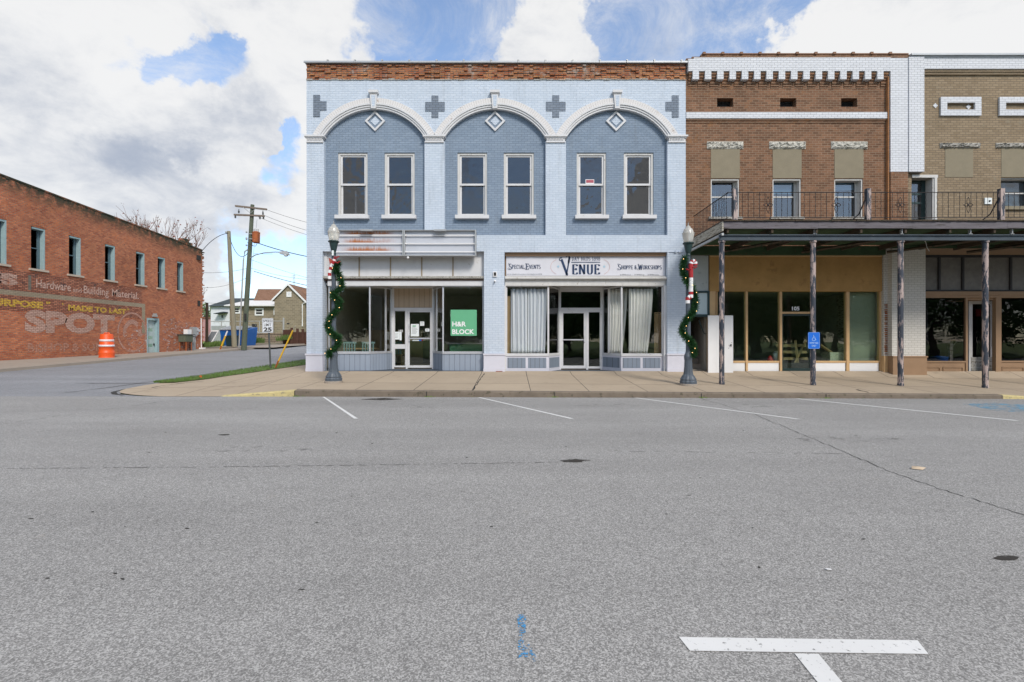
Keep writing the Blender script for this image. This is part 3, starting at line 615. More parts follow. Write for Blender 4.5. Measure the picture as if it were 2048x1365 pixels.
for a, b in ((610, 650), (846.5, 891), (1089, 1134), (1333, 1374.5)):
    def cap(g):
        x0, x1 = gx(a), gx(b)
        g.box(x0, x1, YF - .10, YG, gz(275.5), gz(272)); g.box(x0 + .04, x1 - .04, YF - .06, YG - .01, gz(278), gz(275.5) - .001); g.box(x0 + .07, x1 - .07, YF - .03, YG - .02, gz(284.5), gz(278) - .001)
        n = int((x1 - x0 - .16) / .055)
        for i in range(n): x = x0 + .08 + i * .055; g.box(x, x + .03, YF - .055, YF - .03, gz(281.2), gz(278) - .002)
        g.box(x0 + .055, x1 - .055, YF - .045, YG - .015, gz(286), gz(284.5) - .001)
    part(BB, 'capital', M['trim'], cap)
def arch(i, rings):
    def f(g):
        c = ARC[i]; cx = gx(c); zc = gz(218 + 118.3); zs = gz(272.2)
        for r0, r1, y0 in rings:
            r0, r1 = r0 / S, r1 / S; n = 44; a0 = math.asin((zs - zc) / r0); A = []
            a1 = math.asin((zs - zc) / r1)
            for k in range(n + 1):
                t = k / n; ai = a0 + (pi - 2 * a0) * t; ao = a1 + (pi - 2 * a1) * t; A.append(((cx + r0 * cos(ai), zc + r0 * sin(ai)), (cx + r1 * cos(ao), zc + r1 * sin(ao))))
            for (p, q), (p2, q2) in zip(A, A[1:]):
                g.hexa([(p[0], y0, p[1]), (p2[0], y0, p2[1]), (p2[0], YF + .05, p2[1]), (p[0], YF + .05, p[1])], [(q[0], y0, q[1]), (q2[0], y0, q2[1]), (q2[0], YF + .05, q2[1]), (q[0], YF + .05, q[1])])
    return f
def radial_brick():
    m, N = newmat('rowlock_arch'); o = obc(N); s = N.n('ShaderNodeSeparateXYZ', None, Vector=o)
    bay = 241.8 / S; x = s.outputs[0]; x = N.m('ADD', x, -.7 - gx(748.5)); x = N.m('SUBTRACT', x, N.m('MULTIPLY', N.m('ROUND', N.m('DIVIDE', x, bay)), bay))
    a = N.m('ARCTAN2', x, N.m('ADD', s.outputs[2], .3 - gz(336.3))); f = N.m('FRACT', N.m('ADD', N.m('MULTIPLY', a, 28.0), 50.0)); j = N.m('LESS_THAN', f, .11)
    nz = N.noise(o, 5, 7, .75); c = N.mix(N.noise(o, 2, 5), (.60, .58, .57), (.72, .70, .69)); c = N.mix(N.m('MULTIPLY', j, .55), c, (.33, .29, .27)); c = N.mix(N.ramp(nz, .60, .67), c, (.38, .31, .27))
    finish(N, c, .8, N.m('SUBTRACT', 1.0, j), .5, .01); return m
M['rowlock'] = radial_brick()
for i in range(3):
    a = part(BB, 'arch', M['trim'], arch(i, [(117.6, 121.2, YF - .02), (121.25, 124.8, YF - .05), (124.85, 128.2, YF - .08)]))
    part(a, 'rowlock', M['rowlock'], arch(i, [(128.25, 138.6, YF - .055)]))
for c in ARC:
    cx = gx(c)
    def key(g):
        g.box(cx - .17, cx + .17, YF - .17, YF + .02, gz(189.5), gz(184.5)); g.box(cx - .145, cx + .145, YF - .15, YF + .01, gz(191), gz(189.5) - .001)
        g.hexa([(cx - .085, YF - .12, gz(220)), (cx + .085, YF - .12, gz(220)), (cx + .085, YF + .03, gz(220)), (cx - .085, YF + .03, gz(220))], [(cx - .125, YF - .12, gz(191) - .001), (cx + .125, YF - .12, gz(191) - .001), (cx + .125, YF + .03, gz(191) - .001), (cx - .125, YF + .03, gz(191) - .001)])
    k = part(BB, 'keystone', M['trim'], key)
    part(k, 'inset', M['ltblue'], lambda g: g.hexa([(cx - .045, YF - .123, gz(216)), (cx + .045, YF - .123, gz(216)), (cx + .045, YF - .1, gz(216)), (cx - .045, YF - .1, gz(216))], [(cx - .075, YF - .123, gz(194)), (cx + .075, YF - .123, gz(194)), (cx + .075, YF - .1, gz(194)), (cx - .075, YF - .1, gz(194))]))
    cz = gz(240)
    def dia(r0, r1, y0, y1, sg=0):
        def f(g):
            for q in range(4):
                A, B = pi / 2 * q, pi / 2 * (q + 1); P = lambda r, a: (cx + r * cos(a), cz + r * sin(a))
                pts = [P(r0, A), P(r1, A), P(r1, B), P(r0, B)] if r0 > 0 else [(cx, cz), P(r1, A), P(r1, B)]
                g.prism(pts, y0, y1)
        return f
    d = part(BB, 'diamond_ornament', M['trim'], dia(.27, .365, YG - .06, YG + .01))
    part(d, 'inner_diamond', M['ltblue'], lambda g: g.prism([(cx - .165, cz), (cx, cz - .165), (cx + .165, cz), (cx, cz + .165)], YG - .035, YG + .01))
    part(d, 'inner_frame', M['gray'], dia(.168, .268, YG - .02, YG + .01))
def cross(g, px, py, half=0):
    for (a, b, c, d) in ((-6.7, 6.7, -22, -9.2), (-6.7, 6.7, 9.2, 22), (-19.5, 19.5, -9.2, 9.2)):
        if half == 1: a, b = (max(a, -6.7), b)
        if half == -1: a, b = (a, min(b, 6.7))
        g.box(gx(px + a), gx(px + b), YF - .018, YF + .02, gz(py + d), gz(py + c))
for px, py, hf in ((633.5, 212.5, 1), (870, 214, 0), (1111.5, 213.5, 0), (1350.5, 213.5, -1)):
    part(BB, 'cross_ornament', M['cross'], lambda g: cross(g, px, py, hf))
def band(g):
    random.seed(3); x = XL
    g.box(XL, XR, YF + .03, YF + .42, gz(160), gz(128))
    while x < XR - .05:       # ragged single bricks, some standing proud
        wd = random.uniform(.1, .24)
        for k in range(7):
            if random.random() < .62: z = gz(159.5) + k * .079; g.box(x, min(XR, x + wd - .012), YF + .03 - random.uniform(.005, .06), YF + .1, z, z + random.uniform(.055, .07))
        x += wd
part(BB, 'parapet', M['redband'], band, label='bare crumbling red brick band along the roofline')
part(BB, 'mortar_line', M['graystone'], lambda g: [g.box(lerp(XL, XR, i / 60), lerp(XL, XR, (i + 1) / 60), YF - .03, YF + .05, gz(160.3) - random.uniform(0, .02), gz(160) + random.uniform(-.01, .03)) for i in range(60)])
cope = part(BB, 'coping', M['metalcope'], lambda g: (g.box(XL - .05, XR + .03, YF - .05, YF + .5, gz(127.5), gz(123.5)), g.box(XL - .07, XR + .04, YF - .08, YF - .05, gz(127.9), gz(124.5))))
for i in range(14):
    x = gx(657 + 54.2 * i); part(cope, 'clip', M['galv'], lambda g: (g.box(x - .015, x + .015, YF - .11, YF - .06, gz(129), gz(123)), g.box(x - .03, x + .03, YF - .1, YF - .04, gz(124), gz(122.6))))
# shell: side walls, back, roof, upper floor
part(BB, 'side_wall', M['ltblue'], lambda g: g.box(XL, XL + .3, YF + .42, 31, 0, gz(160)))
part(BB, 'side_wall', M['brown'], lambda g: g.box(XR - .3, XR - .003, YF + .42, 31, 0, gz(160)))
part(BB, 'back_wall', M['brown'], lambda g: g.box(XL + .3, XR - .3, 30.7, 31, 0, gz(160)))
part(BB, 'roof', M['dark'], lambda g: g.box(XL + .3, XR - .3, YF + .42, 30.7, gz(175), gz(170)))
part(BB, 'floor', M['roomfloor'], lambda g: g.box(XL + .3, XR - .3, YF + .42, 30.7, gz(480), gz(470)))
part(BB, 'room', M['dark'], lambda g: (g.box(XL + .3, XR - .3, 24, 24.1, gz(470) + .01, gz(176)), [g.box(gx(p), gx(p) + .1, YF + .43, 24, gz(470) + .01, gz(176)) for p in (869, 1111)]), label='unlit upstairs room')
def dhwin(bld, x0, x1, z0, z1, y, kind=''):
    fr = .075
    def frame(g):
        g.box(x0, x0 + fr, y, y + .14, z0, z1); g.box(x1 - fr, x1, y, y + .14, z0, z1); g.box(x0 + fr, x1 - fr, y, y + .14, z1 - .07, z1); g.box(x0 + fr, x1 - fr, y + .002, y + .14, z0, z0 + .03)
    wn = part(bld, 'window', M['oldwhite'], frame)
    a, b = x0 + fr + .002, x1 - fr - .002; zm = (z0 + z1) / 2 - .0; ss = .065
    def sash(za, zb, yy):
        def f(g):
            g.box(a, a + ss, yy, yy + .045, za, zb); g.box(b - ss, b, yy, yy + .045, za, zb); g.box(a + ss, b - ss, yy, yy + .045, za, za + .07); g.box(a + ss, b - ss, yy, yy + .045, zb - .055, zb)
        return f
    part(wn, 'sash', M['trim'], sash(zm - .02, z1 - .072, y + .04)); part(wn, 'sash', M['trim'], sash(z0 + .032, zm + .04, y + .09))
    part(wn, 'pane', M['glass_up'], lambda g: g.box(a + ss, b - ss, y + .06, y + .066, zm + .05, z1 - .127)); part(wn, 'pane', M['glass_up'], lambda g: g.box(a + ss, b - ss, y + .11, y + .116, z0 + .1, zm - .015))
    part(wn, 'sill', M['trim'], lambda g: g.box(x0 - .07, x1 + .07, y - .20, y + .03, z0 - .13, z0 - .001))
    return wn
for a, b in WIN: dhwin(BB, gx(a), gx(b), gz(430), gz(303), YG + .04)
# small things seen in the upstairs windows
g = MB(); g.box(gx(1173), gx(1190.5), YG + .085, YG + .09, gz(365), gz(355)); ns = single('notice', g, M['white'], 'small red and white notice in the fifth upstairs window', 'sign')
g = MB(); g.box(gx(1174.2), gx(1189.5), YG + .082, YG + .086, gz(362), gz(356)); ORG_ = ORG[ns.name]; ns2 = g.build('red_field', mat('faded_red', (.42, .10, .13), .7), ns)
g = MB(); Yw = YG + .5; g.box(gx(710, Yw), gx(713, Yw), Yw, Yw + .03, gz(428, Yw), gz(382, Yw)); single('board', g, M['white'], 'narrow white board standing inside the leftmost upstairs window', 'board')
g = MB(); Yw = YG + .6; g.slab((gx(776, Yw), Yw), (gx(778, Yw), Yw), gz(426, Yw), gz(425, Yw), .03); g.v = []; g.f = []; g.tube([(gx(787, Yw), Yw, gz(427, Yw)), (gx(776, Yw), Yw, gz(390, Yw))], .02, 5); single('board', g, M['wood'], 'thin leaning stick inside the second upstairs window', 'board')

# pier bases
for a, b in ((613, 645), (968, 1009), (1335, 1368.5)):
    part(BB, 'pier_base', M['lavender'], lambda g: (g.box(gx(a) - .012, gx(b) + .012, YF - .035, YF + .2, .15, gz(711)), g.box(gx(a) - .03, gx(b) + .03, YF - .06, YF + .2, gz(711) + .001, gz(707.5)), g.box(gx(a) - .02, gx(b) + .02, YF - .05, YF - .036, .15, gz(737.5))))
part(BB, 'brick_chip', M['redband'], lambda g: g.box(gx(992), gx(1005), YF - .12, YF - .05, .3, gz(742.5)))
# conduit
part(BB, 'conduit', M['ltblue'], lambda g: (g.tube([(gx(1338), YF - .02, gz(504.5)), (gx(1372), YF - .02, gz(504.5))], .012, 6), [g.ball((gx(p), YF - .03, gz(504.5)), .05, 8, 4) for p in (1351, 1359)]))
# shop rooms
def room(x0, x1, y0, y1, z0, z1, mw, mf):
    def f(g): g.box(x0, x1, y1, y1 + .1, z0, z1); g.box(x0 - .1, x0, y0, y1, z0, z1); g.box(x1, x1 + .1, y0, y1, z0, z1); g.box(x0, x1, y0, y1, z1, z1 + .1)
    return f, (lambda g: g.box(x0 - .1, x1 + .1, max(y0, 18.47) if x0 < 5 else y0, y1, z0 - .1, z0))
fw, ff = room(XL + .35, gx(968) + .2, YF + .42, 23.5, .46, gz(560), 0, 0); part(BB, 'shop_room', M['room'], fw); part(BB, 'shop_floor', M['roomfloor'], ff)
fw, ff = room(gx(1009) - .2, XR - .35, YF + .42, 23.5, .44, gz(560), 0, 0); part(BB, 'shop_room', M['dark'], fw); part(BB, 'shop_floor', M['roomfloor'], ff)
# ---------------------------------------------------------------- left shopfront
Yd = 18.4; YA = YF + .22
zi_ = gz(511.5)
def trans(g):
    g.box(gx(655, YF + .22), gx(968), YF + .20, YF + .25, gz(553), gz(503))
    g.box(gx(645), gx(655, YF + .22), YF + .16, YF + .3, gz(553), gz(503))
part(BB, 'transom_panel', M['trim'], trans)
for p in (718.5, 781, 843.5, 906): part(BB, 'transom_mullion', mat('tan_mullion', (.32, .26, .18), .7, .2) if p == 718.5 else bpy.data.materials['tan_mullion'], lambda g: g.box(gx(p, YF + .19) - .022, gx(p, YF + .19) + .022, YF + .175, YF + .199, gz(552), gz(504)))
part(BB, 'cornice', M['graystone'], lambda g: (g.box(gx(645), gx(968) - .002, YF + .04, YF + .3, gz(556.5), gz(552.5)), g.box(gx(646), gx(967.5), YF + .08, YF + .28, gz(558), gz(556.5) - .001)))
part(BB, 'rust_strip', mat('rusty_strip', (.085, .035, .02), .8, .3), lambda g: g.box(gx(646), gx(968) - .004, YF + .12, YF + .27, gz(560.5), gz(558) - .001))
part(BB, 'header', M['trim'], lambda g: g.box(gx(652), gx(968) - .006, YF + .15, YF + .3, gz(571), gz(560.5) - .001))
part(BB, 'recess_ceiling', M['oldwhite'], lambda g: g.box(gx(645), gx(968) - .01, YF + .3, Yd + .3, gz(568), gz(564)))
zs0, zs1 = gz(706.5, YA), gz(572, YA)
PA = (gx(740, YA), YA); PB = (gx(772.5, 18.0), 18.0); PC = (gx(784, Yd), Yd); QA = (gx(885, YA), YA); QB = (gx(872, 18.1), 18.1); QC = (gx(866, Yd), Yd)
def bulk(bld, segs, m, zb, zt, name='bulkhead', cap_m=None):
    for p, q in segs: part(bld, name, m, lambda g: g.slab(p, q, zb, zt, .08))
    if cap_m: part(bld, 'window_sill', cap_m, lambda g: [g.slab((p[0], p[1] - .03), (q[0], q[1] - .03), zt + .001, zt + .045, .12) for p, q in segs])
Lsegs = [((gx(657, YA), YA), PA), (PA, PB), (PB, PC)]; Rsegs = [(QC, QB), (QB, QA), (QA, (gx(967, YA), YA))]
bulk(BB, Lsegs, M['groove'], .3, zs0 - .03, cap_m=M['alu']); bulk(BB, Rsegs, M['groove'], .3, zs0 - .03, cap_m=M['alu'])
def display(bld, p, q, z0, z1, mg, mf, fr=.035, t=.05):
    dx, dy = q[0] - p[0], q[1] - p[1]; L = sqrt(dx * dx + dy * dy); ux, uy = dx / L, dy / L
    P = lambda a: (p[0] + ux * a, p[1] + uy * a)
    def f(g):
        g.slab(P(0), P(fr), z0, z1, t); g.slab(P(L - fr), P(L), z0, z1, t); g.slab(P(fr), P(L - fr), z1 - fr, z1, t); g.slab(P(fr), P(L - fr), z0, z0 + fr, t)
    wn = part(bld, 'display_window', mf, f); nx, ny = -uy * .02, ux * .02
    part(wn, 'pane', mg, lambda g: g.slab((P(fr)[0] + nx, P(fr)[1] + ny), (P(L - fr)[0] + nx, P(L - fr)[1] + ny), z0 + fr, z1 - fr, .008)); return wn
for p, q in Lsegs: display(BB, p, q, zs0 + .02, zs1, M['glass_shop'], M['alu'])
for p, q in Rsegs: display(BB, p, q, zs0 + .02, zs1, M['glass_shop'], M['alu'])
part(BB, 'entry_floor', mat('entry_paint', (.055, .075, .10), .6, .2), lambda g: g.prism([(gx(655), YF + .02), (gx(967), YF + .02), QA, QC, PC, PA], .30, walkz(-3.5, YF) + .035, 'z'))
xl, xr = gx(784, Yd), gx(866, Yd)
def tpan(g): g.box(gx(788, Yd), gx(864, Yd), Yd + .02, Yd + .06, gz(615.5, Yd), gz(577, Yd))
part(BB, 'over_door_panel', M['tanpanel'], tpan)
part(BB, 'door_frame', M['trim'], lambda g: (g.box(xl, gx(788, Yd), Yd, Yd + .1, .36, gz(571, Yd)), g.box(gx(864, Yd), xr, Yd, Yd + .1, .36, gz(571, Yd)), g.box(gx(788, Yd), gx(864, Yd), Yd, Yd + .1, gz(621, Yd), gz(616, Yd)), g.box(gx(788, Yd), gx(864, Yd), Yd, Yd + .1, gz(577, Yd) + .001, gz(570, Yd)), g.box(gx(811.5, Yd), gx(815, Yd), Yd, Yd + .1, .36, gz(621, Yd) - .001)))
def glazed(bld, name, x0, x1, z0, z1, y, mf, mg, rails=(), fr=.075, bot=.1, top=.07, handle=None):
    def f(g):
        g.box(x0, x0 + fr, y, y + .05, z0, z1); g.box(x1 - fr, x1, y, y + .05, z0, z1); g.box(x0 + fr, x1 - fr, y, y + .05, z1 - top, z1); g.box(x0 + fr, x1 - fr, y, y + .05, z0, z0 + bot)
        for a, b in rails: g.box(x0 + fr, x1 - fr, y + .003, y + .05, a, b)
    d = part(bld, name, mf, f); part(d, 'pane', mg, lambda g: g.box(x0 + fr, x1 - fr, y + .02, y + .028, z0 + bot, z1 - top)); return d
glazed(BB, 'sidelight', gx(788, Yd) + .002, gx(811.5, Yd) - .002, gz(735, Yd), gz(621, Yd) - .002, Yd + .02, M['trim'], M['glass_green'], rails=[(gz(698, Yd), gz(689, Yd))], fr=.03, bot=.06, top=.03)
dr = glazed(BB, 'door', gx(815, Yd) + .002, gx(864, Yd) - .002, gz(736, Yd), gz(621, Yd) - .002, Yd + .02, M['trim'], M['glass_green'], bot=.09)
part(dr, 'push_bar', M['alu'], lambda g: g.box(gx(820, Yd), gx(860, Yd), Yd - .02, Yd + .015, gz(678.5, Yd), gz(676, Yd)))
part(dr, 'handle', M['alu'], lambda g: (g.tube([(gx(819, Yd), Yd + .02, gz(684, Yd)), (gx(820, Yd), Yd - .07, gz(682, Yd)), (gx(820, Yd), Yd - .07, gz(671, Yd)), (gx(819, Yd), Yd + .02, gz(669, Yd))], .014, 6), g.box(gx(817, Yd), gx(818.5, Yd), Yd + .0, Yd + .019, gz(658, Yd), gz(648, Yd))))
t = place(text_mb('101', .12, .002), (gx(797, Yd), Yd + .035, gz(665, Yd)), (1, 0, 0), (0, 0, 1), fit_h=.1); part(bpy.data.objects['sidelight'], 'house_number', M['white'], lambda g: g.add(t.v, t.f))
# sign cabinet
CX0, CX1, CM = gx(664, 16.85), gx(952, 16.85), gx(807.5, 16.85); Yc = 16.85
cab = thing('sign_cabinet', (gx(808), Yc, gz(512)), 'long empty white sign cabinet, left half rust streaked, over the left shop', 'sign')
zb, zt = gz(512, Yc), gz(460, Yc)
part(cab, 'frame', M['galv'], lambda g: (g.box(CX0, CX1, Yc, YF - .002, zt - .02, zt), g.box(CX0, CX1, Yc, YF - .002, zb, zb + .03), [g.box(x - .02, x + .02, Yc - .005, YF - .003, zb + .03, zt - .02) for x in (CX0 + .02, CM - .03, CM + .02, CX1 - .02)]))
part(cab, 'back_panel', M['rust_panel'], lambda g: g.box(CX0 + .04, CM - .05, Yc + .12, Yc + .14, zb + .03, zt - .02), label='rust streaked left back panel')
part(cab, 'back_panel', mat('sign_enamel', (.50, .52, .57), .6, .06), lambda g: g.box(CM + .04, CX1 - .04, Yc + .12, Yc + .14, zb + .03, zt - .02), label='clean right back panel')
for x0, x1 in ((CX0 + .04, CM - .05), (CM + .04, CX1 - .04)):
    for py in (470.5, 487, 503.5): part(cab, 'tube_lamp', M['white'], lambda g: (g.tube([(x0 + .02, Yc + .06, gz(py, Yc)), (x1 - .02, Yc + .06, gz(py, Yc))], .019, 8), g.box(x0, x0 + .03, Yc + .03, Yc + .11, gz(py, Yc) - .025, gz(py, Yc) + .025), g.box(x1 - .03, x1, Yc + .03, Yc + .11, gz(py, Yc) - .025, gz(py, Yc) + .025)))
for p in (735, 881): part(cab, 'top_light', M['galv'], lambda g: g.box(gx(p - 12, Yc), gx(p + 12, Yc), Yc - .12, Yc - .006, zt - .06, zt - .01))
part(cab, 'spotlight', M['white'], lambda g: (g.tube([(gx(819), Yc + .1, zb), (gx(819), Yc + .05, zb - .05)], .02, 6), g.ball((gx(819), Yc + .03, zb - .06), .045)))
# posters and notices
Yp = YA + .012
g = MB(); g.box(gx(901.3, Yp), gx(953.5, Yp), Yp, Yp + .006, gz(672, Yp), gz(620, Yp)); po = single('window_poster', g, M['greenposter'], 'square green poster lettered H&R BLOCK in the shop window', 'poster')
for s_, py, wd in (('H&R', 652.5, 28), ('BLOCK', 667.8, 44.5)):
    t = place(text_mb(s_, 1, .028), (gx(904.5, Yp), Yp - .003, gz(py + 1, Yp)), (1, 0, 0), (0, 0, 1), wd / S, 10 / S); part(po, 'lettering', M['white'], lambda g: g.add(t.v, t.f))
def notice(px0, px1, py0, py1, Y, label, lines=4, m=None):
    g = MB(); g.box(gx(px0, Y), gx(px1, Y), Y, Y + .004, gz(py1, Y), gz(py0, Y)); o = single('notice', g, m or M['paper'], label, 'notice', 'notices taped to the left shop door')
    if lines: part(o, 'print_lines', M['signpost'], lambda g: [g.box(gx(lerp(px0, px1, .14), Y), gx(lerp(px0, px1, random.uniform(.55, .86)), Y), Y - .003, Y - .001, gz(lerp(py0, py1, .25 + .62 * i / lines), Y) - .009, gz(lerp(py0, py1, .25 + .62 * i / lines), Y)) for i in range(lines)])
    return o
Yn = Yd + .03
n0 = notice(821.5, 838, 648.5, 673, Yn, 'tall pale notice taped high on the left shop door', 7); part(n0, 'heading', M['greenposter'], lambda g: g.box(gx(825, Yn), gx(832, Yn), Yn - .004, Yn - .001, gz(653.5, Yn), gz(651.5, Yn)))
notice(840, 848.5, 643.5, 652, Yn, 'small square notice at the top of the left shop door', 2); notice(850.5, 859, 657.5, 663.5, Yn, 'small wide notice near the right edge of the left shop door', 2)
notice(788.5, 799, 664, 679.5, Yn, 'white notice on the sidelight beside the left shop door', 4); notice(799.3, 803.2, 664, 681, Yn, 'narrow strip notice on the sidelight beside the left shop door', 0)
g = MB(); g.box(gx(825, Yn), gx(838, Yn), Yn, Yn + .003, gz(682.3, Yn), gz(679.8, Yn)); cs = single('card_sticker', g, M['paper'], 'row of tiny card stickers under the push bar of the left shop door', 'sticker')
part(cs, 'blue_card', M['bluesign'], lambda g: g.box(gx(838.2, Yn), gx(843, Yn), Yn, Yn + .003, gz(682.3, Yn), gz(679.8, Yn))); part(cs, 'red_card', M['red'], lambda g: g.box(gx(843.2, Yn), gx(846, Yn), Yn, Yn + .003, gz(682.3, Yn), gz(679.8, Yn)))
# keypad and camera on the middle pier
g = MB(); g.box(gx(986), gx(994), YF - .05, YF - .001, gz(554), gz(544)); kp = single('meter_box', g, M['white'], 'small white box with dark face on the pier between the two shops', 'box'); part(kp, 'face', M['dark'], lambda g: g.box(gx(987.5), gx(992.5), YF - .054, YF - .051, gz(552.5), gz(545.5)))
sc = thing('security_camera', (gx(990), YF, gz(566)), 'tiny white security camera below the white box on the pier', 'camera')
part(sc, 'mount', M['white'], lambda g: (g.ball((gx(990), YF - .03, gz(562.5)), .04), g.tube([(gx(990), YF - .03, gz(563)), (gx(989), YF - .09, gz(564.5))], .025, 8))); part(sc, 'lens', M['dark'], lambda g: g.ball((gx(989), YF - .115, gz(565)), .02))
# furniture inside the left shop
tb = thing('shop_table', (-6.0, 18.6, .46), 'wooden table inside the left shop window', 'table')
part(tb, 'tabletop', M['wood'], lambda g: g.box(-6.7, -5.5, 19.0, 19.8, 1.15, 1.2)); [part(tb, 'leg', M['wood'], lambda g: g.box(x, x + .05, y, y + .05, .46, 1.149)) for x in (-6.65, -5.6) for y in (19.05, 19.7)]
for i, (x, y, m_) in enumerate(((-5.55, 18.6, 'darkgreen'), (-6.25, 18.55, 'darkgreen'), (-4.9, 20.4, 'wood'))):
    ch = thing('chair', (x, y, .46), ['green slatted chair seen through the left shop window, nearer the door', 'green slatted chair seen through the left shop window, behind the lamp side', 'wooden chair deep inside the left shop'][i], 'chair', 'chairs inside the left shop')
    part(ch, 'seat', M[m_], lambda g: g.box(x - .24, x + .24, y - .02, y + .44, .88, .92)); part(ch, 'backrest', mat('chair_slat', (.16, .26, .26), .5) if i == 0 else bpy.data.materials['chair_slat'], lambda g: ([g.box(x - .24 + k * .1, x - .19 + k * .1, y - .06, y - .03, .92, 1.38) for k in range(5)], g.box(x - .25, x + .25, y - .065, y - .02, 1.38, 1.45)))
    [part(ch, 'leg', M[m_], lambda g: g.box(a, a + .04, b, b + .04, .46, .879)) for a in (x - .23, x + .19) for b in (y, y + .38)]
dk = thing('counter', (-1.9, 20, .46), 'green fronted counter deep inside the left shop', 'counter')
part(dk, 'front', M['greenposter'], lambda g: g.box(-2.6, -1.2, 20, 20.06, .46, 1.35)); part(dk, 'top', M['galv'], lambda g: g.box(-2.7, -1.1, 19.9, 20.6, 1.351, 1.4)); part(dk, 'cupboard', M['roomwarm'], lambda g: g.box(-1.15, -.9, 20, 20.6, .46, 1.3))
g = MB(); g.box(-6.9, -4.2, 22.6, 22.7, .46, 2.0); single('partition', g, M['roomwarm'], 'warm brown half height partition at the back of the left shop', 'partition')
# ---------------------------------------------------------------- right shopfront (venue)
YB = YF + .22
part(BB, 'transom_box', M['brownpaint'], lambda g: (g.box(gx(1010), gx(1334), YF + .12, YF + .3, gz(511), gz(504.5) - .002), g.box(gx(1010), gx(1334), YF + .24, YF + .3, gz(552), gz(511))))
part(BB, 'cornice', M['oldwhite'], lambda g: (g.box(gx(1010), gx(1334.5), YF + .03, YF + .3, gz(557.5), gz(555)), g.box(gx(1010), gx(1334.5), YF + .09, YF + .3, gz(559.5), gz(557.5) - .001), g.box(gx(1010), gx(1334.5), YF + .09, YF + .3, gz(555) + .001, gz(552) - .001)))
part(BB, 'header', M['oldwhite'], lambda g: g.box(gx(1010), gx(1334), YF + .15, YF + .3, gz(571), gz(559.5) - .001))
part(BB, 'recess_ceiling', M['oldwhite'], lambda g: g.box(gx(1010), gx(1334), YF + .3, Yd + .3, gz(568), gz(564)))
ysn = YF + .20
g = MB(); nU = 40; nV = 4
vs = []
for j in range(nV + 1):
    for i in range(nU + 1):
        u, v = i / nU, j / nV; x = lerp(gx(1012.5, ysn), gx(1330.5, ysn), u); z = lerp(gz(552, ysn), gz(511.5, ysn), v); vs.append((x, ysn + .006 * sin(u * 60 + v * 2) * sin(v * pi) , z))
g.add(vs, [(j * (nU + 1) + i, j * (nU + 1) + i + 1, (j + 1) * (nU + 1) + i + 1, (j + 1) * (nU + 1) + i) for j in range(nV) for i in range(nU)])
g.box(gx(1012.5, ysn), gx(1330.5, ysn), ysn + .012, ysn + .02, gz(552, ysn), gz(511.5, ysn))
bn = single('shop_banner', g, mat('banner_vinyl', (.62, .62, .66), .6, .05, 1), 'white banner lettered DAY BROS 1898 VENUE above the right shop', 'banner')
yl = ysn - .009
def bl(mb, px, py, w_, h_, m, name='lettering', align='LEFT', dy=0.0):
    t = place(mb, (gx(px, yl), yl - dy, gz(py, yl)), (1, 0, 0), (0, 0, 1), w_ / S if w_ else None, h_ / S if h_ else None, align); return part(bn, name, m, lambda g: g.add(t.v, t.f))
bl(serif_mb('SPECIAL EVENTS', {0: 1.45, 8: 1.45}, .95, .145, .05, .09), 1015.5, 540, 66.5, 13.5, M['navy']); bl(serif_mb('SHOPPE & WORKSHOPS', {0: 1.45, 9: 1.35}, .95, .145, .05, .09), 1234, 541, 90.5, 13.5, M['navy'])
bl(serif_mb('DAY BROS 1898', None, .95, .11, .04, .12), 1144, 522, 57, 8, M['navy']); bl(serif_mb('ENUE', None, .9, .155, .05, .12), 1144.5, 549.3, 56.5, 20.5, M['navy'])
def bigV():
    g = MB(); stroke(g, [(.0, .86), (.34, .0), (.36, -.1)], 0, 0, 1, 1, .16, .05); stroke(g, [(.34, -.02), (.44, .5), (.46, .72), (.50, .98)], 0, 0, 1, 1, .09, .05); stroke(g, [(.46, .62), (.50, .8), (.52, 1.0)], 0, 0, 1, 1, .12, .05)
    stroke(g, arc(-.02, .86, .12, .09, 60, 250, 10), 0, 0, 1, 1, .05, .06); stroke(g, arc(.42, 1.0, .1, .06, 0, 190, 10), 0, 0, 1, 1, .05, .06); stroke(g, [(.30, -.02), (.40, -.12)], 0, 0, 1, 1, .05, .05); return g
bl(bigV(), 1118, 552.0, 23, 41, M['navy']); bl(MB().add([(0, 0, 0), (1, 0, 0), (1, 1, 0), (0, 1, 0)], [(0, 1, 2, 3)]), 1142.5, 525.7, 58.5, 1.5, M['navy'], 'rule')
for px_, a0, a1 in ((1128, 120, 240), (1195, -60, 60)):
    q = MB(); stroke(q, arc(0, 0, 1, .75, a0, a1, 20), 0, 0, 1, 1, .03, .03); cx_ = 1125 - 24 if a0 > 0 else 1208; bl(q, cx_, 549, 12, 30, M['pink'], 'arc_ornament')
def star():
    q = MB(); pts = [((1 if i % 2 == 0 else .42) * cos(R(90 + 36 * i)), (1 if i % 2 == 0 else .42) * sin(R(90 + 36 * i)), 0) for i in range(10)]; q.add(pts, [tuple(range(10))]); return q
for p in (1113.5, 1205.5): bl(star(), p, 536, 6, 6, M['paleblue'], 'star')
bl(text_mb('www.daybrosvenue.com/daybros1898', 1), 1012.8, 550.3, 72, 2.6, M['signpost'], 'small_print'); bl(text_mb('#1898venue  -  #1898shop  -  #1898events', 1), 1240, 551.5, 79, 2.8, M['signpost'], 'small_print')
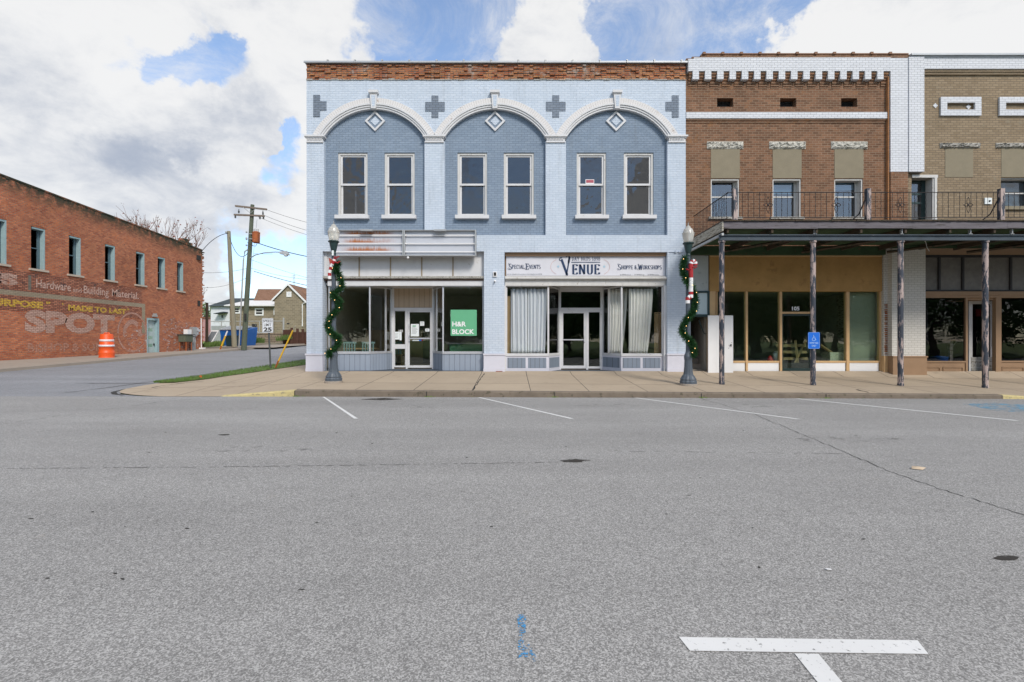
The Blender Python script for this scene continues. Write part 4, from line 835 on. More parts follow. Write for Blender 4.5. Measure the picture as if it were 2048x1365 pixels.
# windows of the venue
VA = (gx(1097.5, YB), YB); VC = (gx(1120, Yd), Yd); WA = (gx(1242.5, YB), YB); WC = (gx(1204.5, Yd), Yd)
zs0, zs1 = gz(711, YB), gz(571.5, YB)
VL = [((gx(1012, YB), YB), VA), (VA, VC)]; VR = [(WC, WA), (WA, (gx(1326, YB), YB))]
for p, q in VL + VR: display(BB, p, q, zs0 + .02, zs1, M['glass_shop'], M['trim'], fr=.045)
bulk(BB, VL + VR, M['lavender'], .25, zs0 - .03, cap_m=M['trim'])
def insets(p, q, n, zb=.46, zt=None):
    dx, dy = q[0] - p[0], q[1] - p[1]; L = sqrt(dx * dx + dy * dy); ux, uy = dx / L, dy / L
    for i in range(n):
        a = .05 + (L - .05) * i / n; b = (L - .05) * (i + 1) / n + .0 - .04; A = (p[0] + ux * a + uy * .006, p[1] + uy * a - ux * .006); B = (p[0] + ux * b + uy * .006, p[1] + uy * b - ux * .006)
        part(BB, 'bulkhead_inset', M['insetp'], lambda g: g.slab(A, B, .50, zs0 - .09, .03))
insets(*VL[0], 2); insets(*VL[1], 1); insets(*VR[0], 1); insets(*VR[1], 2)
part(BB, 'door_post', M['trim'], lambda g: g.box(gx(1326, YB), gx(1335), YF + .1, YF + .28, .25, gz(571))); part(BB, 'door_post', M['trim'], lambda g: g.box(gx(1009), gx(1012, YB), YF + .1, YF + .28, .25, gz(571)))
part(BB, 'entry_floor', bpy.data.materials['entry_paint'], lambda g: g.prism([(gx(1012), YF + .02), (gx(1326), YF + .02), WA, WC, VC, VA], .25, walkz(2.6, YF) + .035, 'z'))
part(BB, 'door_frame', M['trim'], lambda g: (g.box(gx(1118, Yd), gx(1122, Yd), Yd, Yd + .1, .3, gz(571, Yd)), g.box(gx(1201, Yd), gx(1206, Yd), Yd, Yd + .1, .3, gz(571, Yd)), g.box(gx(1122, Yd), gx(1201, Yd), Yd, Yd + .1, gz(622, Yd), gz(616, Yd)), g.box(gx(1122, Yd), gx(1201, Yd), Yd, Yd + .1, gz(582, Yd), gz(571, Yd)), g.box(gx(1172.5, Yd), gx(1176.5, Yd), Yd, Yd + .1, .3, gz(622, Yd) - .001)))
tr = part(BB, 'transom_light', M['trim'], lambda g: g.box(gx(1122, Yd), gx(1201, Yd), Yd + .03, Yd + .06, gz(584, Yd), gz(582, Yd) - .001)); part(tr, 'pane', M['glass_green'], lambda g: g.box(gx(1122, Yd), gx(1201, Yd), Yd + .04, Yd + .048, gz(616, Yd), gz(584, Yd)))
dr = glazed(BB, 'door', gx(1122, Yd) + .002, gx(1172.5, Yd) - .002, gz(737.5, Yd), gz(622, Yd) - .002, Yd + .02, M['trim'], M['glass_green'], fr=.085, bot=.11, top=.09)
part(dr, 'push_bar', M['alu'], lambda g: g.box(gx(1126, Yd), gx(1168, Yd), Yd - .01, Yd + .015, gz(681, Yd), gz(679, Yd)))
part(dr, 'handle', M['alu'], lambda g: (g.tube([(gx(1169, Yd), Yd + .02, gz(686, Yd)), (gx(1168, Yd), Yd - .07, gz(684, Yd)), (gx(1168, Yd), Yd - .07, gz(674, Yd)), (gx(1169, Yd), Yd + .02, gz(672, Yd))], .015, 6), g.box(gx(1170, Yd), gx(1171.5, Yd), Yd, Yd + .019, gz(659, Yd), gz(652, Yd))))
glazed(BB, 'sidelight', gx(1176.5, Yd) + .002, gx(1201, Yd) - .002, gz(737.5, Yd), gz(622, Yd) - .002, Yd + .02, M['trim'], M['glass_green'], fr=.02, bot=.08, top=.05)
# curtains
def curtain(px0, px1, Y, label, gather=0.0, m=None, k=9, seed=1):
    random.seed(seed); g = MB(); nx, nz = 60, 16; x0, x1 = gx(px0, Y), gx(px1, Y); z0, z1 = gz(708, Y), gz(578, Y); ph = [random.uniform(0, 6) for _ in range(4)]; vs = []
    for j in range(nz + 1):
        v = j / nz; gt = gather * (1 - v) ** 1.6
        for i in range(nx + 1):
            u = i / nx; x = lerp(x0, x1, u); x = lerp(x, x0 if gather > 0 else x1, abs(gt)) if gather else x
            y = Y + .045 * sin(u * k * 2 * pi + ph[0] + .5 * sin(v * 3 + ph[1])) + .02 * sin(u * k * 4.6 * pi + ph[2] + v)
            vs.append((x, y, lerp(z0, z1, v) + (.05 * gather * (u if gather > 0 else 1 - u) * (1 - v))))
    g.add(vs, [(j * (nx + 1) + i, j * (nx + 1) + i + 1, (j + 1) * (nx + 1) + i + 1, (j + 1) * (nx + 1) + i) for j in range(nz) for i in range(nx)])
    o = single('curtain', g, m or M['curtain'], label, 'curtain', 'curtains in the right shop windows', smooth=True)
    md = o.modifiers.new('cloth', 'SOLIDIFY'); md.thickness = .006
cb = mat('curtain_blue_white', (.72, .74, .80), .95, .05)
curtain(1022, 1055, YB + .2, 'bluish white curtain nearest the left post of the right shop', 0, cb, 4, 1); curtain(1056, 1094, YB + .2, 'bluish white curtain beside the left of the entrance recess', .12, cb, 5, 2)
curtain(1216, 1256, YB + .62, 'sheer white curtain just right of the entrance recess', .28, None, 6, 3); curtain(1258, 1306, YB + .22, 'cream white curtain at the far right shop window', .22, None, 7, 4)
g = MB(); g.box(gx(1014, YB + .3), gx(1022, YB + .3), YB + .3, YB + .34, .75, gz(590)); single('wood_post', g, M['roomwarm'], 'bare wooden board inside the left edge of the right shop window', 'board')
g = MB(); Yq = YB + .3; a, b = gx(1309, Yq), gx(1323, Yq)
for u, v in ((a, a + .03), (b - .03, b), ((a + b) / 2 - .015, (a + b) / 2 + .015)): g.box(u, v, Yq, Yq + .04, .75, gz(625, Yq))
g.box(a + .03, b - .03, Yq + .01, Yq + .03, gz(627, Yq), gz(625, Yq)); g.box(a + .03, b - .03, Yq + .02, Yq + .03, .75, gz(628, Yq)); single('screen_panel', g, M['wood'], 'pale framed wooden screen behind the far right shop window', 'screen')
part(BB, 'window_stage', M['roomfloor'], lambda g: (g.box(gx(1013), gx(1096), YB + .1, YB + .8, .4, zs0 - .02), g.box(gx(1245), gx(1326), YB + .1, YB + .8, .4, zs0 - .02)))
part(BB, 'window_stage', M['roomfloor'], lambda g: (g.box(gx(657), gx(738), YA + .1, YA + .8, .44, zs0 - .02), g.box(gx(888), gx(966), YA + .1, YA + .8, .44, zs0 - .02)))
# ================================================================ BROWN BRICK BUILDING
NB = thing('commercial_building', (10.3, YF, .2), 'brown brick building with white toothed cornice between the pale blue and tan buildings', 'building')
X0, X1, X2 = gx(1372), gx(1777), gx(1812)
YN = YF + .06
NW = [(1423, 1480), (1547, 1604), (1671, 1728)]
nh = [(gx(a), gx(b), gz(434), gz(357)) for a, b in NW] + [(gx(a), gx(b), gz(212.5), gz(195)) for a, b in ((1435.5, 1468), (1562, 1594.5), (1684.5, 1717))]
part(NB, 'wall', M['brown'], lambda g: wall_holes(g, X0, X1, gz(511), gz(146), nh, YN, YN + .40))
part(NB, 'white_parapet', M['whitepaint'], lambda g: (g.box(X0 + .05, X1, YN - .16, YN + .4, gz(145.5), gz(121.5)), g.box(X0 + .25, X1, YN - .158, YN + .4, gz(121.5) + .001, gz(118.5))))
for i in range(16):
    x = gx(1383.4 + 24.47 * i); part(NB, 'corbel_tooth', M['whitepaint'], lambda g: (g.box(x, x + .225, YN - .158, YN + .01, gz(162), gz(145.5) - .002)))
def steps(g):
    for i in range(17):
        x = gx(1383.4 + 24.47 * i) - .212
        if i == 0: x += .1
        for k, (a, b, d) in enumerate(((146, 151, .115), (152, 156, .085), (157, 161, .055), (163, 167, .04), (168.5, 172, .025), (173.5, 176, .012))):
            g.box(x, min(x + (.212 if k < 3 else .30), X1 - .001), YN - d, YN + .01, gz(b), gz(a))
    for a, b, d in ((237.5, 241, .05), (242, 245, .025)): g.box(X0, X1 - .002, YN - d, YN + .01, gz(b), gz(a))
part(NB, 'corbel_steps', M['brown'], steps)
part(NB, 'white_band', M['whitepaint'], lambda g: g.box(X0 + .002, X1 - .002, YN - .08, YN + .01, gz(237.4), gz(225)))
cp = part(NB, 'tile_coping', M['brown'], lambda g: (g.box(X0 + .5, X2 + .05, YN - .14, YN + .45, gz(118.4), gz(112)), g.box(X0 + .2, X0 + .5, YN - .1, YN + .45, gz(118.4), gz(115)), g.box(X0 - .0, X0 + .2, YN - .1, YN + .45, gz(121.4), gz(118.5)), g.box(X0 + .05, X0 + .5, YN + .0, YN + .3, gz(121), gz(116.5))))
for i in range(11): x = gx(1406 + 37.0 * i); part(cp, 'clay_tile', M['redband'] if i < 0 else mat('clay_tile', (.24, .13, .08), .8, .3) if i == 0 else bpy.data.materials['clay_tile'], lambda g: (g.box(x, x + .655, YN - .16, YN + .45, gz(111.9), gz(110)), g.box(x - .05, x + .05, YN - .19, YN + .47, gz(112.5), gz(108.2))))
part(NB, 'pilaster', M['whitepaint'], lambda g: g.box(X1, X2 - .003, YF - .10, YN + .4, gz(346), gz(119.5)))
part(NB, 'pilaster_foot', M['brown'], lambda g: g.box(X1 + .002, X2 - .004, YF - .098, YN + .4, gz(497), gz(346) - .002), label='bare brown brick foot of the white pilaster')
part(NB, 'pilaster_sunlit_tint', M['sunlit_tint'], lambda g: g.box(X1 - .055, X1 - .001, YF - .05, YN + .1, gz(480), gz(155)))  # strip coloured orange to stand in for sun on the pilaster's left side
def louvre(x0, x1): return lambda g: (g.box(x0, x1, YN + .3, YN + .33, gz(212.5), gz(195)), [g.box(x0, x1, YN + .22 , YN + .26, gz(212) + k * .05, gz(212) + k * .05 + .02) for k in range(6)])
for a, b in ((1435.5, 1468), (1562, 1594.5), (1684.5, 1717)): part(NB, 'vent', M['dark'], louvre(gx(a), gx(b)))
def rockface(g, xa, xb, za, zb_, yf, dp, nx=26, nz=6):
    vs = []
    for j in range(nz + 1):
        for i in range(nx + 1):
            e = i in (0, nx) or j in (0, nz); vs.append((lerp(xa, xb, i / nx) + (0 if e else random.uniform(-.01, .01)), yf - (.015 if e else random.uniform(.3, 1) * dp), lerp(za, zb_, j / nz) + (0 if e else random.uniform(-.008, .008))))
    g.add(vs, [(j * (nx + 1) + i, j * (nx + 1) + i + 1, (j + 1) * (nx + 1) + i + 1, (j + 1) * (nx + 1) + i) for j in range(nz) for i in range(nx)]); g.box(xa, xb, yf - .0149, yf + .01, za, zb_)
for a, b in ((1415, 1488), (1540, 1613), (1664, 1737)): part(NB, 'lintel', M['stone'], lambda g: rockface(g, gx(a), gx(b), gz(297.5), gz(282.5), YN, .09))
for a, b in ((1423, 1481), (1547, 1605), (1671, 1729)): part(NB, 'blocked_opening', M['stucco'], lambda g: g.box(gx(a), gx(b), YN - .012, YN + .01, gz(356), gz(297.6)))
GB = glass('upper_glass_blue', (.55, .66, .75), 2.1)
shade_m = mat('roller_blind', (.52, .60, .56), .8, .05)
for i, (a, b) in enumerate(NW):
    x0, x1, z0, z1 = gx(a), gx(b), gz(434), gz(357); y = YN + .24
    wn = part(NB, 'window', M['oldwhite'], lambda g: (g.box(x0 + .002, x0 + .04, YN + .02, y + .08, z0 + .001, z1 - .001), g.box(x1 - .04, x1 - .002, YN + .02, y + .08, z0 + .001, z1 - .001), g.box(x0 + .04, x1 - .04, YN + .02, y + .08, z1 - .05, z1 - .002), g.box(x0 + .04, x0 + .1, y, y + .06, z0, z1 - .05), g.box(x1 - .11, x1 - .04, y, y + .06, z0, z1 - .05), g.box(x0 + .1, x1 - .11, y, y + .06, z0, z0 + .05), g.box(x0 + .1, x1 - .11, y, y + .06, lerp(z0, z1, .56), lerp(z0, z1, .56) + .045)))
    part(wn, 'pane', GB, lambda g: g.box(x0 + .1, x1 - .11, y + .03, y + .036, z0 + .05, z1 - .05))
    part(wn, 'sill', M['graystone'], lambda g: g.box(x0 - .09, x1 + .09, YN - .08, YN + .02, z0 - .08, z0 - .001))
    if i: part(wn, 'blind', shade_m, lambda g: g.box(x0 + .1, x1 - .11, y + .08, y + .09, lerp(z0, z1, .68 if i == 1 else .78), z1 - .03))
    else: part(wn, 'curtain_remnant', shade_m, lambda g: [g.tube([(lerp(x0 + .12, x1 - .1, random.random()), y + .1, lerp(z0 + .1, z1, .6 + .4 * random.random())), (lerp(x0 + .12, x1 - .1, random.random()), y + .12, lerp(z0, z1, .3 * random.random()))], .006, 4) for _ in range(9)])
part(NB, 'side_wall', M['brown'], lambda g: g.box(X0 + .002, X0 + .3, YN + .40, 31, 0, gz(146)))
part(NB, 'side_wall', M['brown'], lambda g: g.box(X2 - .3, X2, YN + .40, 31, 0, gz(125)))
part(NB, 'back_wall', M['brown'], lambda g: g.box(X0 + .3, X2 - .3, 30.7, 31, 0, gz(146)))
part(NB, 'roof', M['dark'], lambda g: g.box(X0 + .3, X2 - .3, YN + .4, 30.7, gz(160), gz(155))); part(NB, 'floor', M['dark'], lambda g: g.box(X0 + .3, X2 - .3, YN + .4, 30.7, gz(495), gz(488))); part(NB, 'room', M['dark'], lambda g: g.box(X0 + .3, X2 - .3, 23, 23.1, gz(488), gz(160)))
# ground floor: stair entry, ochre shopfront
zc = gz(512)
part(NB, 'stucco_panel', M['creamstucco'], lambda g: g.box(gx(1384), gx(1418), YF + .05, YF + .2, gz(582), gz(511) - .002))
part(NB, 'entry_jamb', M['darkgreen'], lambda g: (g.box(gx(1372) + .003, gx(1384), YF + .12, YF + .3, .2, gz(511)), g.box(gx(1384), gx(1388), YF + .02, YF + .2, gz(634), gz(582)), g.box(gx(1416), gx(1420), YF + .02, YF + .2, gz(634), gz(582)), g.box(gx(1388), gx(1416), YF + .02, YF + .2, gz(586), gz(582)), g.box(gx(1388), gx(1416), YF + .02, YF + .2, gz(634), gz(629))))
part(NB, 'transom_sash', mat('pale_blue_board', (.50, .60, .62), .6, .05), lambda g: g.box(gx(1388), gx(1416), YF + .06, YF + .1, gz(629), gz(586)))
st = part(NB, 'stair', M['walk_plain'], lambda g: [g.box(gx(1385), gx(1415) + .25, YF + .35 + .28 * k, YF + 5.5, .25 + .19 * k, .25 + .19 * (k + 1)) for k in range(14)])
part(NB, 'stair_wall', M['creamstucco'], lambda g: g.box(gx(1416) + .2, gx(1416) + .3, YF + .25, YF + 6, .25, gz(511)))
part(NB, 'handrail', M['darkgreen'], lambda g: g.tube([(gx(1404), YF + .3, gz(640)), (gx(1413), YF + .2, gz(668)), (gx(1417), YF + .2, gz(668))], .02, 6))
part(NB, 'ochre_wall', M['ochre'], lambda g: g.box(gx(1420) + .001, gx(1765), YF + .02, YF + .3, gz(583), gz(511) - .002))
part(NB, 'wall_edge', M['ochretrim'], lambda g: (g.box(gx(1420), gx(1432), YF + .03, YF + .3, .24, gz(583) - .001), g.box(gx(1420), gx(1765), YF + .0, YF + .019, gz(514), gz(511.5))))
Y3 = YF + .10; zb = gz(726, Y3)
mm = M['ochretrim']
def mull(a, b, z0, z1): return lambda g: g.box(gx(a, Y3), gx(b, Y3), Y3 - .03, Y3 + .12, z0, z1)
for a, b in ((1432, 1434.5), (1491, 1495), (1559, 1563.5), (1692, 1698), (1759, 1766)): part(NB, 'mullion', mm, mull(a, b, .2, gz(583) - .002))
for a, b in ((1434.5, 1491), (1495, 1559), (1630, 1692), (1698, 1759)):
    part(NB, 'pane', M['glass_green'], lambda g: g.box(gx(a, Y3), gx(b, Y3), Y3 + .04, Y3 + .048, zb + .07, gz(583) - .002)); part(NB, 'rail', mm, lambda g: g.box(gx(a, Y3), gx(b, Y3), Y3 - .01, Y3 + .1, zb, zb + .07))
    part(NB, 'bulkhead', M['white'], lambda g: g.box(gx(a, Y3) + .02, gx(b, Y3) - .02, Y3 + .01, Y3 + .06, gz(748.5, Y3), zb - .001))
part(NB, 'bulkhead_frame', M['black'], lambda g: g.box(gx(1435), gx(1760), Y3 + .062, Y3 + .1, .22, zb - .001))
part(NB, 'door_head', mm, lambda g: g.box(gx(1563.5, Y3), gx(1630, Y3), Y3 - .02, Y3 + .1, gz(628, Y3), gz(624, Y3))); part(NB, 'mullion', mm, lambda g: g.box(gx(1624, Y3), gx(1630, Y3), Y3 - .028, Y3 + .12, .2, gz(583) - .003))
tl = part(NB, 'transom_light', M['glass_green'], lambda g: g.box(gx(1563.5, Y3), gx(1624, Y3), Y3 + .04, Y3 + .048, gz(624, Y3), gz(583) - .003))
t = place(text_mb('105', .12, .004), (gx(1585, Y3), Y3 + .03, gz(621.5, Y3)), (1, 0, 0), (0, 0, 1), 15 / S, 8 / S); part(tl, 'house_number', M['white'], lambda g: g.add(t.v, t.f))
dd = glazed(NB, 'door', gx(1563.5, Y3) + .002, gx(1624, Y3) - .002, gz(748.5, Y3), gz(628, Y3) - .002, Y3 + .03, M['darkgreen'], M['glass_green'], fr=.06, bot=.2)
fw, ff = room(gx(1422), X2 - .45, YF + .36, 24, .24, gz(575), 0, 0); part(NB, 'shop_room', M['room'], fw); part(NB, 'shop_floor', M['roomfloor'], ff)
g = MB(); Yq = Y3 + .28; g.box(gx(1699, Yq), gx(1752, Yq), Yq, Yq + .02, .35, gz(586, Yq)); single('window_board', g, mat('grey_paper', (.36, .35, .32), .9, .1), 'grey board covering the inside of the window right of number 105', 'board')
g = MB(); Yq = YF + .5; g.box(gx(1845, Yq), gx(1932, Yq), Yq + 1.6, Yq + 1.62, .3, gz(598, Yq)); single('dark_screen', g, mat('dusky_screen', (.10, .095, .11), .9, .2), 'dusky grey screen hung behind the smoky shop window with the wooden stand', 'screen')
# things inside number 105
pl = thing('wood_pallet', (10.4, 17.6, .25), 'bare wood pallet leaning behind the door numbered 105', 'pallet')
for k in range(5):
    z = .3 + k * .24; part(pl, 'board', M['wood'], lambda g: g.hexa([(9.8, 17.55 + k * .06, z), (10.9, 17.55 + k * .06, z), (10.9, 17.6 + k * .06, z), (9.8, 17.6 + k * .06, z)], [(9.8, 17.57 + k * .06, z + .1), (10.9, 17.57 + k * .06, z + .1), (10.9, 17.62 + k * .06, z + .1), (9.8, 17.62 + k * .06, z + .1)]))
part(pl, 'stringer', M['wood'], lambda g: [g.tube([(x, 17.48, .28), (x + dx, 17.7, 1.5)], .045, 4) for x, dx in ((10.1, .75), (10.45, .0))])
g = MB(); g.tube([(gx(1640, 17.6), 17.6, gz(690, 17.6)), (gx(1672, 17.6), 17.6, gz(712, 17.6))], .05, 4); single('plank', g, M['wood'], 'short plank leaning behind the accessible parking sign', 'plank')
g = MB(); Yq = 17.45; g.prism([(gx(1660, Yq), gz(722, Yq)), (gx(1693, Yq), gz(722, Yq)), (gx(1693, Yq), gz(712, Yq)), (gx(1682, Yq), gz(705, Yq)), (gx(1660, Yq), gz(705, Yq))], Yq, Yq + .5); single('foam_block', g, M['stone'], 'pale grey block standing in the window right of number 105', 'block')
g = MB(); Yq = 19.5; g.box(gx(1676, Yq), gx(1700, Yq), Yq, Yq + .1, .25, gz(590, Yq)); single('wall_board', g, M['wood_side'], 'pale board standing upright inside the shop numbered 105', 'board')
g = MB(); Yq = 17.5; g.lathe(gx(1540, Yq), Yq, .25, [(.1, 0), (.11, .05), (.11, .55), (.06, .64), (.02, .7)], 12); single('red_tank', g, M['red'], 'small red cylinder standing in the window left of number 105', 'tank', smooth=True)
g = MB(); Yq = 17.55; g.lathe(gx(1552, Yq), Yq, .25, [(.09, 0), (.09, .5), (.12, .55), (.12, .78), (.05, .85)], 12); single('chrome_pot', g, M['alu'], 'shiny metal pot beside the small red cylinder', 'pot', smooth=True)
# open door leaf
ld = thing('open_door', (gx(1440, 16.9), 16.9, .25), 'plain white door leaf standing open in front of the stair entry', 'door')
Yl = 17.02
part(ld, 'leaf', M['white'], lambda g: (g.box(gx(1415.5, Yl), gx(1447, Yl), Yl - .045, Yl, gz(748, Yl), gz(631.5, Yl)), g.box(gx(1432, Yl), gx(1433, Yl), Yl - .049, Yl - .04, gz(748, Yl), gz(632, Yl))))
part(ld, 'leaf', M['white'], lambda g: g.box(gx(1447, Yl) + .002, gx(1465.5, Yl), Yl - .03, Yl + .015, gz(749, Yl), gz(631.5, Yl)))
part(ld, 'knob', M['signpost'], lambda g: (g.ball((gx(1460.5, Yl), Yl - .06, gz(690.5, Yl)), .035), [g.ball((gx(p, Yl), Yl - .03, gz(q, Yl)), .013, 6, 4) for p, q in ((1462, 686), (1462, 693.5), (1457, 697))]))

# ================================================================ TAN BRICK BUILDING
TB = thing('commercial_building', (18, YF, .1), 'tan brick building at the far right edge with white rectangle frames', 'building')
X3 = gx(1842.5); XE = 27.0; YT = YF + .04
th = [(gx(1825), gx(1870), gz(440), gz(352)), (gx(2004), gx(2070), gz(413), gz(355)), (gx(2125), gx(2190), gz(413), gz(355)), (gx(1893.5), gx(1949), gz(220), gz(206)), (gx(2011), gx(2066), gz(220), gz(206)), (gx(2130), gx(2185), gz(220), gz(206))]
part(TB, 'wall', M['tan'], lambda g: wall_holes(g, X2 + .004, XE, gz(497), gz(141), th, YT, YT + .4))
for i in (3, 4, 5): part(TB, 'recess_back', M['tan'], lambda g: g.box(th[i][0], th[i][1], YT + .05, YT + .1, th[i][2], th[i][3]))
part(TB, 'white_band', M['whitepaint'], lambda g: g.box(X3 + .002, XE, YF - .09, YT + .4, gz(140.8), gz(118)))
part(TB, 'coping', M['metalcope'], lambda g: (g.box(X2 + .06, XE, YF - .18, YT + .45, gz(116), gz(112.5)), g.box(X2 + .08, XE, YF - .13, YT + .43, gz(117.9), gz(116) - .001)))
part(TB, 'corbel', M['tan'], lambda g: (g.box(X3 + .003, XE, YF - .05, YT + .01, gz(145.5), gz(141)), g.box(X3 + .003, XE, YF - .02, YT + .01, gz(150), gz(145.6))))
part(TB, 'pilaster', M['whitepaint'], lambda g: g.box(X2 + .003, X3, YF - .13, YT + .4, gz(346.5), gz(118.2)))
for c in (1921.5, 2039, 2157): part(TB, 'ornament_frame', M['whitepaint'], lambda g: (g.box(gx(c - 40.5), gx(c + 40.5), YF - .02, YT + .01, gz(206) + .001, gz(194.5)), g.box(gx(c - 40.5), gx(c + 40.5), YF - .02, YT + .01, gz(232), gz(220) - .001), g.box(gx(c - 40.5), gx(c - 28), YF - .021, YT + .01, gz(220), gz(206)), g.box(gx(c + 28), gx(c + 40.5), YF - .021, YT + .01, gz(220), gz(206))))
for px, py, Yy in ((1872, 211, YT), (1941, 212, YT + .05), (2012, 212, YT + .05)): part(TB, 'diamond_tile', M['whitepaint'], lambda g: g.prism([(gx(px - 5), gz(py)), (gx(px), gz(py + 5)), (gx(px + 5), gz(py)), (gx(px), gz(py - 5))], Yy - .02, Yy + .005))
for a, b in ((1881, 1962), (1993, 2075), (2110, 2190)): part(TB, 'lintel', M['graystone'], lambda g: rockface(g, gx(a), gx(b), gz(296), gz(285.5), YT, .10))
for a, b in ((1892, 1948), (2004.5, 2061), (2125, 2180)): part(TB, 'blocked_opening', M['stucco'], lambda g: g.box(gx(a), gx(b), YT - .01, YT + .01, gz(354), gz(296.2)))
def ndoor(g):
    x0, x1, z0, z1 = th[0]; g.box(x0, x1 + .12, YT - .03, YT + .0, z1 - .06, z1 + .04); g.box(x1, x1 + .09, YT - .03, YT, z0, z1 - .061); g.box(x1 - .05, x1 - .001, YT + .001, YT + .38, z0, z1 - .051); g.box(x0, x1 - .051, YT + .001, YT + .38, z1 - .05, z1 - .001)
dn = part(TB, 'door_surround', M['oldwhite'], ndoor)
part(dn, 'door', M['darkgreen'], lambda g: (g.box(th[0][0], th[0][0] + .1, YT + .3, YT + .35, th[0][2], th[0][3] - .051), g.box(th[0][1] - .19, th[0][1] - .051, YT + .3, YT + .35, th[0][2], th[0][3] - .051), [g.box(th[0][0] + .1, th[0][1] - .19, YT + .3, YT + .35, gz(p) - .05, gz(p) + .02) for p in (358, 382, 400, 436)]))
part(dn, 'pane', GB, lambda g: g.box(th[0][0] + .1, th[0][1] - .19, YT + .32, YT + .326, gz(434), gz(360)))
for i in (1, 2):
    x0, x1, z0, z1 = th[i]; wn = part(TB, 'window', M['oldwhite'], lambda g: (g.box(x0, x0 + .05, YT + .05, YT + .3, z0, z1), g.box(x1 - .05, x1, YT + .05, YT + .3, z0, z1), g.box(x0 + .05, x1 - .05, YT + .05, YT + .3, z1 - .04, z1 - .001), g.box(x0 + .05, x1 - .05, YT + .22, YT + .27, z0, z0 + .05), g.box(x0 + .05, x1 - .05, YT + .22, YT + .27, (z0 + z1) / 2, (z0 + z1) / 2 + .05)))
    part(wn, 'pane', M['glass_up'], lambda g: g.box(x0 + .05, x1 - .05, YT + .25, YT + .256, z0 + .05, z1 - .05)); part(wn, 'blind', mat('aqua_curtain', (.52, .68, .70), .8, .05), lambda g: g.box(x0 + .05, x1 - .05, YT + .31, YT + .32, z0, z1 - .01)); part(wn, 'sill', M['stucco'], lambda g: g.box(x0 - .08, x1 + .08, YT - .08, YT + .04, z0 - .12, z0 - .001))
part(TB, 'side_wall', M['tan'], lambda g: g.box(XE - .3, XE - .003, YT + .4, 31, 0, gz(141))); part(TB, 'back_wall', M['tan'], lambda g: g.box(X2 + .01, XE, 30.7, 31, 0, gz(141))); part(TB, 'roof', M['dark'], lambda g: g.box(X2 + .01, XE - .3, YT + .4, 30.7, gz(160), gz(155))); part(TB, 'floor', M['dark'], lambda g: g.box(X2 + .01, XE - .3, YT + .4, 30.7, gz(495), gz(488))); part(TB, 'room', M['dark'], lambda g: g.box(X2 + .01, XE - .3, 23, 23.1, gz(488), gz(160)))
g = MB(); g.box(gx(1970), gx(1984), YT - .04, YT - .001, gz(408.5), gz(396)); wb = single('junction_box', g, M['paper'], 'small pale square box on the tan wall behind the balcony rail', 'box'); part(wb, 'knob', M['dark'], lambda g: g.ball((gx(1979), YT - .05, gz(402.5)), .03))
# lower right: cream pilaster, brown shopfront
part(TB, 'pier', M['creambrick'], lambda g: (g.box(gx(1773), gx(1839), YF - .25, YF + .3, gz(712), gz(497.5) - .001),))
part(TB, 'pier_return', M['creambrick'], lambda g: g.box(gx(1766), gx(1773), YF - .04, YF + .3, gz(712), gz(497.5) - .002))
part(TB, 'spalled_brick', M['redband'], lambda g: [g.box(gx(1766) + .01 + random.uniform(0, .02), gx(1773) - .001, YF - .05, YF - .039, gz(709) + k * .075, gz(709) + k * .075 + random.uniform(.03, .07)) for k in range(24)])
part(TB, 'pier_base', M['ochretrim'], lambda g: g.box(gx(1766) - .01, gx(1773), YF - .06, YF + .3, .15, gz(712) - .001)); part(TB, 'pier_base', M['brownpaint'], lambda g: (g.box(gx(1773) + .001, gx(1840), YF - .29, YF + .3, .15, gz(715)), g.box(gx(1773), gx(1840) + .02, YF - .31, YF + .3, gz(715) + .001, gz(712))))
Y4 = YF + .02
part(TB, 'transom_frame', M['black'], lambda g: (g.box(gx(1839), XE, Y4, Y4 + .1, gz(515), gz(510)), g.box(gx(1839), XE, Y4, Y4 + .1, gz(583.5), gz(580)), [g.box(gx(p), gx(p + 4), Y4 + .001, Y4 + .1, gz(580), gz(515)) for p in (1839, 1878.5, 1926, 1973, 2022, 2070, 2118)]))
part(TB, 'transom_pane', mat('dusty_pane', (.16, .145, .13), .45, .35, 5), lambda g: g.box(gx(1843), XE, Y4 + .05, Y4 + .06, gz(580), gz(515)))
part(TB, 'beam', M['brownpaint'], lambda g: (g.box(gx(1839), XE, Y4 - .06, Y4 + .15, gz(591.5), gz(583.5) - .001), g.box(gx(1839), XE, Y4 - .03, Y4 + .15, gz(596), gz(591.5) - .001), g.box(gx(1839), XE, Y4 - .02, Y4 + .1, gz(510) + .001, gz(497.5))))
part(TB, 'display_window', M['brownpaint'], lambda g: (g.box(gx(1839), gx(1842), Y4, Y4 + .1, gz(723), gz(596)), g.box(gx(1933), gx(1937), Y4, Y4 + .1, .15, gz(596)), g.box(gx(1842), gx(1933), Y4, Y4 + .1, gz(725.5), gz(722.5)), g.box(gx(1839), gx(1933), Y4 + .03, Y4 + .1, .15, gz(725.5) - .001)))
part(TB, 'bulkhead_moulding', M['brownpaint'], lambda g: [(g.box(gx(a), gx(b), Y4 + .005, Y4 + .03, gz(736), gz(734.5)), g.box(gx(a), gx(b), Y4 + .005, Y4 + .03, gz(744), gz(742.5)), g.box(gx(a), gx(a + 1.5), Y4 + .004, Y4 + .03, gz(744), gz(734.5)), g.box(gx(b - 1.5), gx(b), Y4 + .004, Y4 + .03, gz(744), gz(734.5))) for a, b in ((1844, 1882), (1888, 1928), (2006, 2050), (2056, 2100))])
GD = glass('smoky_glass', (.62, .62, .65), 1.55)
part(TB, 'pane', GD, lambda g: g.box(gx(1842), gx(1933), Y4 + .05, Y4 + .058, gz(722.5), gz(596)))
